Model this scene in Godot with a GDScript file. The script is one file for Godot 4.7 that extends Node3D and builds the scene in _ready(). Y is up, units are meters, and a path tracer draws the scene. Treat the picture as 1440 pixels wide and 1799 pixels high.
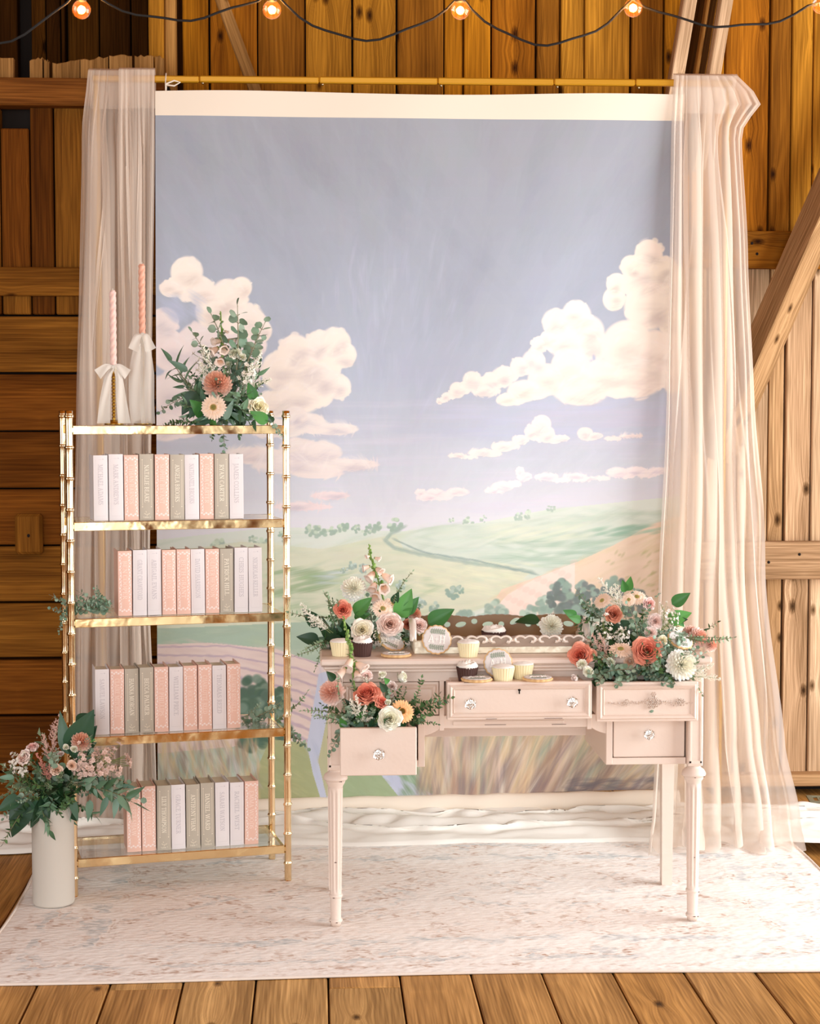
extends Node3D


func _ready() -> void:
	# ---- camera
	var cam := Camera3D.new()
	cam.name = "camera"
	add_child(cam)
	cam.position = Vector3(0, 1.45, 0)
	cam.rotation_degrees = Vector3(-3.367, -3.1427, 0)
	cam.fov = 33.381
	cam.near = 0.05
	cam.far = 60.0
	cam.current = true
	# ---- sky and exposure
	var env := Environment.new()
	env.background_mode = Environment.BG_SKY
	var sky := Sky.new()
	var sm := ProceduralSkyMaterial.new()
	sm.sky_top_color = Color("a9c2e0")
	sm.sky_horizon_color = Color("e6ebee")
	sm.ground_bottom_color = Color("8a8676")
	sm.ground_horizon_color = Color("d8d6cb")
	sm.sky_energy_multiplier = 0.4
	sky.sky_material = sm
	env.sky = sky
	env.tonemap_mode = Environment.TONE_MAPPER_LINEAR
	env.tonemap_exposure = 1.0
	env.sdfgi_enabled = true
	env.ssao_enabled = true
	env.ssil_enabled = true
	var we := WorldEnvironment.new()
	we.name = "environment"
	we.environment = env
	add_child(we)
	# ---- daylight that comes through the three barn door openings
	daylight("daylight_right", Vector3(3.66, 1.45, -4.0), Vector3(-1, -0.02, 0.0), Vector2(3.0, 2.7), Color("f3f9fd"), 25.0)
	daylight("daylight_front", Vector3(-0.6, 1.7, 2.8), Vector3(0, -0.05, -1), Vector2(5.1, 3.1), Color("eff8fd"), 35.0)
	daylight("daylight_left", Vector3(-3.66, 1.8, -2.97), Vector3(1, -0.02, 0.0), Vector2(2.8, 1.9), Color("f0f7fc"), 5.0)
	# ---- the place
	make_materials()
	make_flora()
	build_room()
	build_backdrop()
	build_shelf()
	build_desk()
	build_tray()
	build_vase()
	build_books()
	build_candles()
	build_flowers()
	build_sweets()
	build_string_lights()


func daylight(called: String, at: Vector3, toward: Vector3, size: Vector2, color: Color, energy: float) -> void:
	var l := AreaLight3D.new()
	l.name = called
	l.area_size = size
	l.light_color = color
	l.light_energy = energy
	l.area_normalize_energy = true
	l.area_range = 20.0
	l.area_attenuation = 2.0
	l.shadow_enabled = true
	add_child(l)
	l.look_at_from_position(at, at + toward)


# ------------------------------------------------------------------ mesh builder
class MB:
	var v := PackedVector3Array()
	var n := PackedVector3Array()
	var t := PackedVector2Array()
	var c := PackedColorArray()
	var ix := PackedInt32Array()
	var col := Color.WHITE
	var xf := Transform3D.IDENTITY
	var grain := 1
	var uvs := 1.0
	var uvo := Vector2.ZERO

	func put(p: Vector3, nn: Vector3, uv: Vector2) -> int:
		v.append(xf * p)
		n.append((xf.basis * nn).normalized())
		t.append(uv)
		c.append(col)
		return v.size() - 1

	# rows run top to bottom, columns left to right, seen from the front
	func patch(rows: Array, closed := false, cols: Array = [], uv0 := Vector2.ZERO, uv1 := Vector2.ONE) -> void:
		var h := rows.size()
		var w: int = rows[0].size()
		var at := v.size()
		for i in h:
			var up: PackedVector3Array = rows[maxi(i - 1, 0)]
			var here: PackedVector3Array = rows[i]
			var down: PackedVector3Array = rows[mini(i + 1, h - 1)]
			if cols.size() > i:
				col = cols[i]
			for j in w:
				var l := j - 1
				var r := j + 1
				if closed:
					if l < 0: l = w - 2
					if r >= w: r = 1
				else:
					l = maxi(l, 0)
					r = mini(r, w - 1)
				var du := here[r] - here[l]
				var dv := down[j] - up[j]
				var nn := dv.cross(du)
				if nn.length_squared() < 1e-16:
					var other: PackedVector3Array = rows[mini(i + 1, h - 1)] if i < h / 2 else rows[maxi(i - 1, 0)]
					nn = dv.cross(other[r] - other[l])
				nn = nn.normalized() if nn.length_squared() > 1e-20 else Vector3.UP
				put(here[j], nn, Vector2(lerpf(uv0.x, uv1.x, j / float(w - 1)), lerpf(uv0.y, uv1.y, i / float(h - 1))))
		for i in h - 1:
			for j in w - 1:
				var a := at + i * w + j
				ix.append_array([a, a + 1, a + w + 1, a, a + w + 1, a + w])

	func wuv(p: Vector3) -> Vector2:
		var across := 0.0
		for k in 3:
			if k != grain: across += p[k]
		return Vector2(across, p[grain]) * uvs + uvo

	func face(pts: Array, nn: Vector3) -> void:
		# a flat convex face; turned so that it looks along nn
		var a: Vector3 = pts[0]
		var b: Vector3 = pts[1]
		var cc: Vector3 = pts[2]
		var real := (cc - a).cross(b - a)
		var q := pts.duplicate()
		if real.dot(nn) < 0: q.reverse()
		var at := v.size()
		var nf := real.normalized() * (1.0 if real.dot(nn) >= 0 else -1.0)
		for p: Vector3 in q: put(p, nf, wuv(p))
		for k in range(1, q.size() - 1): ix.append_array([at, at + k, at + k + 1])

	func box(mid: Vector3, size: Vector3, b := 0.0) -> void:
		var h := size * 0.5
		b = minf(b, minf(h.x, minf(h.y, h.z)) * 0.9)
		var cor := func(ax: int, s: Vector3) -> Vector3:
			var p := Vector3(s.x * h.x, s.y * h.y, s.z * h.z)
			for k in 3:
				if k != ax: p[k] -= s[k] * b
			return p + mid
		for ax in 3:
			var a2 := (ax + 1) % 3
			var a3 := (ax + 2) % 3
			for sg: float in [-1.0, 1.0]:
				var pts := []
				for q: Vector2 in [Vector2(-1, -1), Vector2(1, -1), Vector2(1, 1), Vector2(-1, 1)]:
					var s := Vector3.ZERO
					s[ax] = sg
					s[a2] = q.x
					s[a3] = q.y
					pts.append(cor.call(ax, s))
				var nn := Vector3.ZERO
				nn[ax] = sg
				face(pts, nn)
		if b <= 0.0: return
		for ax in 3:
			var a2 := (ax + 1) % 3
			var a3 := (ax + 2) % 3
			for s2: float in [-1.0, 1.0]:
				for s3: float in [-1.0, 1.0]:
					var lo := Vector3.ZERO
					lo[ax] = -1
					lo[a2] = s2
					lo[a3] = s3
					var hi := lo
					hi[ax] = 1
					var nn := Vector3.ZERO
					nn[a2] = s2
					nn[a3] = s3
					face([cor.call(a2, lo), cor.call(a2, hi), cor.call(a3, hi), cor.call(a3, lo)], nn)
		for sx: float in [-1.0, 1.0]:
			for sy: float in [-1.0, 1.0]:
				for sz: float in [-1.0, 1.0]:
					var s := Vector3(sx, sy, sz)
					face([cor.call(0, s), cor.call(1, s), cor.call(2, s)], s)

	# profile: Vector2(radius, height) from the top down
	func lathe(prof: Array, segs := 16, at := Vector3.ZERO, wave := 0.0, lobes := 8, twist := 0.0, cols: Array = []) -> void:
		var rows := []
		for p: Vector2 in prof:
			var row := PackedVector3Array()
			for j in segs + 1:
				var a := TAU * j / segs
				var r: float = p.x * (1.0 + wave * cos(lobes * (a + twist * p.y)))
				row.append(at + Vector3(r * sin(a), p.y, r * cos(a)))
			rows.append(row)
		patch(rows, true, cols)

	func tube(path: Array, rad: Variant, segs := 6, flat := 1.0) -> void:
		var rows := []
		var e1 := Vector3.ZERO
		var k := path.size()
		for i in k:
			var d: Vector3 = (path[mini(i + 1, k - 1)] - path[maxi(i - 1, 0)]).normalized()
			if i == 0:
				e1 = d.cross(Vector3.UP if absf(d.y) < 0.9 else Vector3.RIGHT).normalized()
			e1 = (e1 - d * e1.dot(d)).normalized()
			var e2 := d.cross(e1)
			var r: float = rad[i] if rad is Array else rad
			var row := PackedVector3Array()
			for j in segs + 1:
				var a := TAU * j / segs
				row.append(path[i] + (e1 * sin(a) + e2 * cos(a) * flat) * r)
			rows.append(row)
		patch(rows, true)

	func ball(at: Vector3, r: Vector3, segs := 8, rings := 5) -> void:
		var rows := []
		for i in rings + 1:
			var f := PI * i / rings
			var row := PackedVector3Array()
			for j in segs + 1:
				var a := TAU * j / segs
				row.append(at + Vector3(sin(f) * sin(a), cos(f), sin(f) * cos(a)) * r)
			rows.append(row)
		patch(rows, true)

	func gem(at: Vector3, r: float, y := 1.0) -> void:
		var p := [at + Vector3(0, r * y, 0), at + Vector3(r, 0, 0), at + Vector3(0, 0, r), at + Vector3(-r, 0, 0), at + Vector3(0, 0, -r), at - Vector3(0, r * y, 0)]
		for k in 4:
			var a: Vector3 = p[1 + k]
			var b: Vector3 = p[1 + (k + 1) % 4]
			face([p[0], a, b], a + b - at * 2 + Vector3(0, r, 0))
			face([p[5], a, b], a + b - at * 2 - Vector3(0, r, 0))

	# outline in x and y (any turn), thickness along z from z0 to z1, edge chamfer b
	func prism(poly: PackedVector2Array, z0: float, z1: float, b := 0.0) -> void:
		var pl := poly.duplicate()
		if Geometry2D.is_polygon_clockwise(pl): pl.reverse()
		var k := pl.size()
		var inn := PackedVector2Array()
		for i in k:
			var d1 := (pl[i] - pl[(i + k - 1) % k]).normalized()
			var d2 := (pl[(i + 1) % k] - pl[i]).normalized()
			var m := Vector2(-d1.y - d2.y, d1.x + d2.x)
			inn.append(pl[i] + (m.normalized() * b if m.length() > 0.01 else Vector2.ZERO))
		var tri := Geometry2D.triangulate_polygon(inn)
		for s in 2:
			var z: float = z1 if s == 0 else z0
			for i in range(0, tri.size(), 3):
				face([Vector3(inn[tri[i]].x, inn[tri[i]].y, z), Vector3(inn[tri[i + 1]].x, inn[tri[i + 1]].y, z), Vector3(inn[tri[i + 2]].x, inn[tri[i + 2]].y, z)], Vector3(0, 0, 1 if s == 0 else -1))
		for i in k:
			var j := (i + 1) % k
			var d := pl[j] - pl[i]
			var o := Vector3(d.y, -d.x, 0)
			var p := func(q: Vector2, z: float) -> Vector3: return Vector3(q.x, q.y, z)
			face([p.call(pl[i], z0 + b), p.call(pl[j], z0 + b), p.call(pl[j], z1 - b), p.call(pl[i], z1 - b)], o)
			if b > 0:
				face([p.call(pl[i], z1 - b), p.call(pl[j], z1 - b), p.call(inn[j], z1), p.call(inn[i], z1)], o + Vector3(0, 0, o.length()))
				face([p.call(pl[i], z0 + b), p.call(pl[j], z0 + b), p.call(inn[j], z0), p.call(inn[i], z0)], o - Vector3(0, 0, o.length()))

	func mesh() -> ArrayMesh:
		var arr := []
		arr.resize(Mesh.ARRAY_MAX)
		arr[Mesh.ARRAY_VERTEX] = v
		arr[Mesh.ARRAY_NORMAL] = n
		arr[Mesh.ARRAY_TEX_UV] = t
		arr[Mesh.ARRAY_COLOR] = c
		arr[Mesh.ARRAY_INDEX] = ix
		var m := ArrayMesh.new()
		m.add_surface_from_arrays(Mesh.PRIMITIVE_TRIANGLES, arr)
		return m


# ------------------------------------------------------------------ nodes
var rng := RandomNumberGenerator.new()
var M := {}
var taken := {}
var flower_kinds := {}


func numbered(called: String) -> String:
	taken[called] = taken.get(called, -1) + 1
	return called if taken[called] == 0 else "%s_%03d" % [called, taken[called]]


func tag(o: Node3D, label: String, category: String, group := "") -> Node3D:
	o.set_meta("label", label)
	o.set_meta("category", category)
	if group: o.set_meta("group", group)
	return o


func thing(called: String, label: String, category: String, at := Vector3.ZERO, turn := 0.0, group := "") -> Node3D:
	var o := Node3D.new()
	o.name = numbered(called)
	add_child(o)
	o.position = at
	o.rotation.y = turn
	return tag(o, label, category, group)


func obj(called: String, shape: Variant, mat: Material, parent: Node = null) -> MeshInstance3D:
	var o := MeshInstance3D.new()
	o.mesh = shape.mesh() if shape is MB else shape
	o.material_override = mat
	if parent == null:
		o.name = numbered(called)
		add_child(o)
	else:
		o.name = called
		parent.add_child(o, true)
	return o


func struct(called: String, shape: Variant, mat: Material) -> MeshInstance3D:
	var o := obj(called, shape, mat)
	o.set_meta("kind", "structure")
	return o


func lin(r: float, g: float, b: float) -> Color:
	return Color(r, g, b).srgb_to_linear()


func hexlin(h: String) -> Color:
	return Color(h).srgb_to_linear()


func mat(color: Color, rough := 0.7, metal := 0.0) -> StandardMaterial3D:
	var m := StandardMaterial3D.new()
	m.albedo_color = color
	m.roughness = rough
	m.metallic = metal
	return m


func rr(a: float, b: float) -> float:
	return rng.randf_range(a, b)


func noise_tex(freq: float, size := 256, seed_ := 1, normal := false, strength := 4.0) -> ImageTexture:
	var f := FastNoiseLite.new()
	f.seed = seed_
	f.frequency = freq
	f.fractal_octaves = 4
	var im := f.get_seamless_image(size, size)
	if normal:
		im.convert(Image.FORMAT_RGBA8)
		im.bump_map_to_normal_map(strength)
	return ImageTexture.create_from_image(im)
# ------------------------------------------------------------------ computed textures
func wood_image(seed_: int, knots: int) -> Image:
	var w := 384
	var h := 640
	var f := FastNoiseLite.new()
	f.seed = seed_
	f.frequency = 0.03
	f.fractal_octaves = 3
	var fine := FastNoiseLite.new()
	fine.seed = seed_ + 7
	fine.frequency = 0.35
	fine.fractal_octaves = 2
	var r := RandomNumberGenerator.new()
	r.seed = seed_
	var kn := []
	for k in knots:
		kn.append(Vector3(r.randf_range(20, w - 20), r.randf_range(30, h - 30), r.randf_range(5, 11)))
	var out := PackedByteArray()
	out.resize(w * h * 3)
	var at := 0
	for y in h:
		for x in w:
			var u := float(x)
			var dark := 0.0
			for k: Vector3 in kn:
				var dy: float = (y - k.y) / 3.2
				if absf(dy) > 40.0: continue
				var dx: float = x - k.x
				var d := sqrt(dx * dx + dy * dy)
				if d < 60.0:
					u += (k.z * 2.2 * dx / (d + 4.0)) * exp(-d / (k.z * 1.6))
					if d < k.z * 0.9: dark = maxf(dark, 1.0 - d / (k.z * 0.9))
			var wob := f.get_noise_2d(u * 0.25, y * 0.02) * 7.0
			var ring := 0.5 + 0.5 * sin((u * 0.22 + wob) * TAU * 0.5)
			var streak := fine.get_noise_2d(u * 0.9, y * 0.012)
			var broad := f.get_noise_2d(u * 0.5 + 300.0, y * 0.03)
			var val := clampf(0.80 + 0.07 * (ring - 0.5) + 0.16 * streak + 0.20 * broad - dark * 0.55, 0.12, 1.0)
			out[at] = int(255.0 * val)
			out[at + 1] = int(255.0 * pow(val, 1.13))
			out[at + 2] = int(255.0 * pow(val, 1.32))
			at += 3
	# mirrored both ways, so that it repeats without a seam
	var q := Image.create_from_data(w, h, false, Image.FORMAT_RGB8, out)
	var all := Image.create(w * 2, h * 2, false, Image.FORMAT_RGB8)
	all.blit_rect(q, Rect2i(0, 0, w, h), Vector2i.ZERO)
	q.flip_x()
	all.blit_rect(q, Rect2i(0, 0, w, h), Vector2i(w, 0))
	q.flip_y()
	all.blit_rect(q, Rect2i(0, 0, w, h), Vector2i(w, h))
	q.flip_x()
	all.blit_rect(q, Rect2i(0, 0, w, h), Vector2i(0, h))
	return all


# ---- a small brush engine for the painted canvas
var can: Image
var stamps := {}


func stamp(len_: int, wid: int, turn: int, color: Color, alpha: float, hard: float) -> Image:
	var q := Color(snappedf(color.r, 0.012), snappedf(color.g, 0.012), snappedf(color.b, 0.012))
	alpha = snappedf(alpha, 0.03)
	var key := [len_, wid, turn, q, alpha, hard]
	if stamps.has(key): return stamps[key]
	var a := TAU * turn / 32.0
	var ca := cos(a)
	var sa := sin(a)
	var hw := int(ceilf(absf(len_ * ca) + absf(wid * sa))) + 1
	var hh := int(ceilf(absf(len_ * sa) + absf(wid * ca))) + 1
	var w := hw * 2 + 1
	var h := hh * 2 + 1
	var d := PackedByteArray()
	d.resize(w * h * 4)
	var at := 0
	var R := int(q.r * 255.0)
	var G := int(q.g * 255.0)
	var B := int(q.b * 255.0)
	for y in h:
		for x in w:
			var px := x - hw
			var py := y - hh
			var u := (px * ca + py * sa) / len_
			var v := (-px * sa + py * ca) / wid
			var rad := sqrt(u * u + v * v)
			var k := clampf((1.0 - rad) / (1.0 - hard), 0.0, 1.0)
			if len_ > wid * 1.5:
				k *= 0.75 + 0.25 * sin(v * 9.0 + turn * 2.0)
			d[at] = R
			d[at + 1] = G
			d[at + 2] = B
			d[at + 3] = int(255.0 * k * alpha)
			at += 4
	var im := Image.create_from_data(w, h, false, Image.FORMAT_RGBA8, d)
	stamps[key] = im
	return im


# all places on the canvas are given in its own units, offset by (272, 204)
func dab(x: float, y: float, len_: float, wid: float, ang: float, color: Color, alpha: float, hard := 0.3) -> void:
	var s := stamp(int(maxf(2, len_)), int(maxf(2, wid)), posmod(int(roundf(ang / TAU * 32.0)), 32), color, alpha, hard)
	can.blend_rect(s, Rect2i(0, 0, s.get_width(), s.get_height()), Vector2i(int(x) - 272 - s.get_width() / 2, int(y) - 204 - s.get_height() / 2))


func jit(color: Color, k: float) -> Color:
	var a := rr(-k, k)
	return Color(clampf(color.r + a, 0, 1), clampf(color.g + a + rr(-k, k) * 0.3, 0, 1), clampf(color.b + a + rr(-k, k) * 0.4, 0, 1))


func fill_poly(pts: Array, color: Color) -> void:
	var lo := 99999.0
	var hi := -99999.0
	for p: Vector2 in pts:
		lo = minf(lo, p.y)
		hi = maxf(hi, p.y)
	for y in range(int(lo), int(hi) + 1):
		var xs := []
		for i in pts.size():
			var a: Vector2 = pts[i]
			var b: Vector2 = pts[(i + 1) % pts.size()]
			if (a.y <= y and b.y > y) or (b.y <= y and a.y > y):
				xs.append(a.x + (b.x - a.x) * (y - a.y) / (b.y - a.y))
		xs.sort()
		for k in range(0, xs.size() - 1, 2):
			can.fill_rect(Rect2i(int(xs[k]) - 272, y - 204, int(xs[k + 1]) - int(xs[k]) + 1, 1), color)


func inside(pts: PackedVector2Array, n_: int, do: Callable) -> void:
	var lo := pts[0]
	var hi := pts[0]
	for p in pts:
		lo = lo.min(p)
		hi = hi.max(p)
	for k in n_:
		var p := Vector2(rr(lo.x, hi.x), rr(lo.y, hi.y))
		if Geometry2D.is_point_in_polygon(p, pts): do.call(p)


func field(pts: Array, color: Color, dabs: int, ang: float, len_ := 26.0, wid := 6.0, vary := 0.035, second := Color(0, 0, 0, 0)) -> void:
	fill_poly(pts, color)
	inside(PackedVector2Array(pts), dabs, func(p: Vector2) -> void:
		var cc := jit(color, vary)
		if second.a > 0 and rng.randf() < 0.4: cc = jit(second, vary)
		dab(p.x, p.y, len_ * rr(0.5, 1.2), wid * rr(0.5, 1.2), ang + rr(-0.25, 0.25), cc, 0.5, 0.2))


func stroke(path: Array, wid: float, color: Color, alpha := 0.6) -> void:
	for i in path.size() - 1:
		var a: Vector2 = path[i]
		var b: Vector2 = path[i + 1]
		var k := int(a.distance_to(b) / 5.0) + 1
		for j in k:
			var p := a.lerp(b, j / float(k))
			dab(p.x + rr(-1, 1), p.y + rr(-1, 1), 9, wid * rr(0.8, 1.15), (b - a).angle(), jit(color, 0.015), alpha, 0.35)


func cloud(puffs: Array, lit: Color, shade: Color) -> void:
	# each puff: x, y, radius (and flatness); broken round dabs, then soft shade from below and light strokes on top
	var more := []
	for i in puffs.size() - 1:
		var a: Array = puffs[i]
		var b: Array = puffs[i + 1]
		var far := Vector2(a[0] - b[0], a[1] - b[1]).length()
		if far < (a[2] + b[2]) * 1.5:
			more.append([(a[0] + b[0]) * 0.5, (a[1] + b[1]) * 0.5 + minf(a[2], b[2]) * 0.25, (a[2] + b[2]) * 0.42, ((a[3] if a.size() > 3 else 1.0) + (b[3] if b.size() > 3 else 1.0)) * 0.45])
	for p: Array in more + puffs:
		var r: float = p[2]
		var fl: float = p[3] if p.size() > 3 else 1.0
		for k in 4:
			dab(p[0] + rr(-0.1, 0.1) * r, p[1] + rr(-0.1, 0.1) * r * fl, r * 0.88, r * 0.88 * fl, 0, jit(lit, 0.006), 0.9, 0.82)
		for k in 14:
			var a := rr(0, TAU)
			var q := rr(0.62, 0.84)
			dab(p[0] + cos(a) * r * q, p[1] + sin(a) * r * q * fl, r * rr(0.12, 0.3), r * rr(0.10, 0.24) * fl, a + PI / 2, jit(lit, 0.008), 0.75, 0.6)
	for p: Array in puffs:
		var r: float = p[2]
		var fl: float = p[3] if p.size() > 3 else 1.0
		for k in 7:
			dab(p[0] + rr(-0.3, 0.5) * r, p[1] + rr(0.05, 0.7) * r * fl, r * rr(0.4, 0.75), r * rr(0.22, 0.4) * maxf(fl, 0.4), rr(-0.7, 0.3), jit(shade.darkened(0.09), 0.014), 0.27, 0.0)
	for p: Array in puffs:
		var r: float = p[2]
		var fl: float = p[3] if p.size() > 3 else 1.0
		if r < 8: continue
		for k in 7:
			var a := rr(-2.9, -0.6)
			var q := rr(0.4, 0.85)
			dab(p[0] + cos(a) * r * q, p[1] + sin(a) * r * q * fl, r * rr(0.25, 0.45), r * rr(0.08, 0.16), a + PI / 2, jit(lit.lightened(0.25), 0.008), 0.4, 0.25)


func bush(x: float, y: float, r: float, color: Color, lit: Color) -> void:
	for k in int(10 + r * 0.7):
		var a := rr(0, TAU)
		var d := sqrt(rng.randf()) * r * 0.7
		var up := sin(a) < 0.1
		dab(x + cos(a) * d, y + sin(a) * d, r * 0.33, r * 0.3, 0, jit(lit if up and rng.randf() < 0.5 else color.darkened(0.05), 0.02), 0.9, 0.6)


func paint_canvas() -> ImageTexture:
	var W := 928
	var H := 1192
	can = Image.create(W, H, false, Image.FORMAT_RGBA8)
	var sky := Gradient.new()
	sky.offsets = PackedFloat32Array([0.0, 0.2, 0.38, 0.5, 0.6])
	sky.colors = PackedColorArray([Color("a3a6af"), Color("aab0bd"), Color("b4bac9"), Color("c9ccd6"), Color("dbd9de")])
	for y in H: can.fill_rect(Rect2i(0, y, W, 1), sky.sample(y / float(H)))
	# long soft strokes that fan upward from low in the middle
	for k in 900:
		var x := rr(272, 1200)
		var y := rr(204, 860)
		var d := Vector2(x - 660, y - 1050).angle() + rr(-0.3, 0.3)
		var base := sky.sample((y - 204.0) / H)
		dab(x, y, rr(30, 95), rr(8, 26), d, jit(base, 0.035), 0.24, 0.0)
	for k in 46:
		dab(rr(290, 900), rr(215, 470), rr(60, 120), rr(20, 40), rr(0.7, 1.2), jit(Color("9a9cab"), 0.01), 0.12, 0.0)
	for k in 90:
		var x := rr(560, 800)
		var y := rr(430, 720)
		dab(x, y, rr(20, 50), rr(4, 9), Vector2(x - 660, (y - 900) * 1.3).angle() + rr(-0.2, 0.2), jit(Color("c3c6d8"), 0.03), 0.27, 0.0)
	for k in 120:
		dab(rr(272, 1200), rr(700, 900), rr(40, 110), rr(5, 13), rr(-0.1, 0.1), jit(Color("d8d3e0"), 0.025), 0.3, 0.0)
	var cream := Color("f6eadf")
	var pink := Color("e2d3d2")
	var lilac := Color("d5cedb")
	# clouds on the left
	cloud([[285, 560, 30], [300, 610, 40], [350, 600, 46], [410, 590, 42], [445, 565, 28], [438, 600, 30], [300, 680, 44], [360, 650, 46], [420, 640, 44], [290, 740, 40, 0.7], [350, 720, 50, 0.7]], Color("ecdfdc"), Color("d9d0d8"))
	cloud([[372, 540, 36], [432, 556, 34], [455, 575, 22], [400, 518, 38], [352, 505, 30], [300, 500, 26, 0.7], [325, 475, 32], [420, 500, 22]], cream, Color("ead8cf"))
	for k in 26: dab(rr(285, 345), rr(515, 555), rr(12, 30), rr(6, 12), 0.5, jit(Color("b9bfd3"), 0.015), 0.5, 0.1)
	cloud([[480, 700, 40, 0.7], [520, 690, 46, 0.7], [590, 672, 26], [490, 645, 40], [535, 640, 46], [512, 610, 36], [555, 600, 30], [600, 618, 26], [585, 594, 30], [560, 660, 36]], Color("f4e8dd"), Color("e0d3d3"))
	cloud([[470, 742, 50, 0.4], [530, 732, 40, 0.5], [515, 722, 22], [580, 745, 50, 0.25]], Color("ece1db"), lilac)
	cloud([[440, 790, 60, 0.3], [520, 782, 42, 0.6], [555, 785, 46, 0.5], [610, 808, 60, 0.2], [500, 805, 70, 0.3]], Color("ebded9"), Color("dccfd8"))
	cloud([[520, 880, 50, 0.16], [575, 862, 40, 0.2]], Color("e9d6d6"), lilac)
	# clouds on the right
	for k in 60: dab(rr(760, 1195), rr(690, 765), rr(40, 100), rr(7, 16), rr(-0.15, 0.05), jit(Color("bfc3d6"), 0.015), 0.4, 0.0)
	cloud([[1195, 560, 40], [1195, 500, 40], [1140, 530, 50], [1130, 480, 40], [1082, 494, 22], [1078, 520, 24], [1108, 462, 22], [1140, 440, 30], [1165, 470, 30]], Color("f6e9dc"), Color("dccdc8"))
	cloud([[1012, 548, 30], [974, 560, 28], [1030, 580, 36], [985, 590, 34], [960, 590, 18], [1040, 600, 34], [945, 600, 18]], Color("f6e9df"), Color("dfd0cd"))
	for k in 8: dab(rr(1032, 1044), rr(615, 640), 8, 4, 1.4, Color("a9b2cc"), 0.7, 0.3)
	cloud([[1190, 640, 50], [1150, 620, 50], [1105, 605, 55], [1120, 660, 60, 0.7], [1060, 655, 50, 0.7], [1000, 640, 42], [960, 660, 40, 0.8], [920, 680, 36, 0.6], [890, 695, 26, 0.5], [1020, 680, 60, 0.5]], Color("f7e9dd"), Color("e6d4cd"))
	cloud([[935, 628, 24], [910, 638, 20], [880, 655, 22], [858, 662, 18], [826, 662, 20], [800, 678, 16], [780, 690, 10], [768, 697, 6], [850, 680, 30, 0.4]], Color("f3e6de"), Color("dbd0d4"))
	for k in 46: dab(rr(930, 1195), rr(715, 745), rr(30, 80), rr(5, 12), rr(-0.1, 0.06), jit(Color("c6c4d2"), 0.015), 0.4, 0.0)
	cloud([[950, 740, 20], [935, 752, 18], [960, 758, 18], [985, 765, 18, 0.4], [912, 766, 18, 0.6], [880, 778, 26, 0.4], [840, 788, 26, 0.3], [800, 793, 20, 0.2]], Color("f3e6df"), Color("ded1d8"))
	cloud([[1028, 757, 16, 0.8], [1045, 761, 18, 0.4], [1110, 761, 26, 0.15]], Color("f0e0da"), Color("d8c8cf"))
	cloud([[912, 822, 10], [920, 832, 16, 0.6], [880, 848, 24, 0.45], [862, 855, 16, 0.4], [960, 832, 26, 0.3], [1010, 832, 26, 0.25], [1035, 836, 18, 0.2], [1085, 826, 22, 0.5], [1120, 824, 26, 0.35], [1160, 824, 26, 0.3]], Color("f2e5e3"), Color("ddcfe0"))
	cloud([[735, 857, 12, 0.6], [760, 858, 20, 0.45], [800, 857, 24, 0.35], [745, 866, 22, 0.3]], Color("f2e2e0"), Color("e2d0dd"))
	# far hills
	var pale := Color("d5dbd1")
	field([Vector2(272, 935), Vector2(480, 915), Vector2(700, 925), Vector2(820, 915), Vector2(960, 890), Vector2(1200, 868), Vector2(1200, 1100), Vector2(272, 1100)], pale, 420, -0.06, 46, 6, 0.02, Color("c8d4c7"))
	for q: Vector2 in [Vector2(540, 922), Vector2(556, 926), Vector2(600, 918), Vector2(622, 920), Vector2(655, 916), Vector2(690, 914), Vector2(380, 945), Vector2(440, 940), Vector2(460, 945), Vector2(495, 932), Vector2(580, 925), Vector2(640, 924)]:
		bush(q.x, q.y, rr(11, 19), Color("a9bdae"), Color("c3d0bd"))
	for q: Vector2 in [Vector2(790, 908), Vector2(820, 910), Vector2(846, 905), Vector2(925, 899), Vector2(968, 888), Vector2(910, 902)]:
		bush(q.x, q.y, rr(7, 13), Color("bccdbf"), Color("d0dccb"))
	# right valley side
	field([Vector2(690, 930), Vector2(770, 915), Vector2(980, 905), Vector2(1200, 890), Vector2(1200, 1010), Vector2(940, 1000), Vector2(830, 985), Vector2(760, 968), Vector2(700, 955)], Color("cfd7cb"), 500, -0.12, 44, 7, 0.025, Color("bac9ba"))
	for k in 70: dab(rr(870, 1160), rr(935, 990), rr(20, 60), rr(4, 8), rr(-0.25, 0.1), jit(Color("a3bba8"), 0.025), 0.6, 0.1)
	for k in 60: dab(rr(860, 1040), rr(915, 945), rr(20, 50), rr(3, 7), -0.15, jit(Color("dcdfcb"), 0.02), 0.5, 0.0)
	# left slope, light field
	field([Vector2(272, 960), Vector2(420, 940), Vector2(560, 955), Vector2(690, 930), Vector2(705, 955), Vector2(770, 970), Vector2(930, 1002), Vector2(850, 1060), Vector2(700, 1110), Vector2(272, 1110)], Color("d3d5bf"), 620, -0.1, 40, 7, 0.03, Color("c4ceb8"))
	for k in 80: dab(rr(720, 930), rr(985, 1040), rr(16, 40), rr(4, 8), 0.25, jit(Color("e0dfc4"), 0.02), 0.55, 0.0)
	for k in 90: dab(rr(480, 760), rr(1010, 1090), rr(16, 44), rr(4, 9), rr(-0.4, 0.2), jit(Color("b3c4a6"), 0.03), 0.66, 0.1)
	for k in 26: dab(rr(480, 590), rr(990, 1035), rr(24, 44), rr(4, 7), -0.2, jit(Color("9bb08d"), 0.03), 0.84, 0.3)
	for k in 14: dab(rr(560, 660), rr(995, 1030), rr(20, 40), rr(3, 6), -0.05, jit(Color("c2cdd6"), 0.02), 0.6, 0.1)
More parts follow.
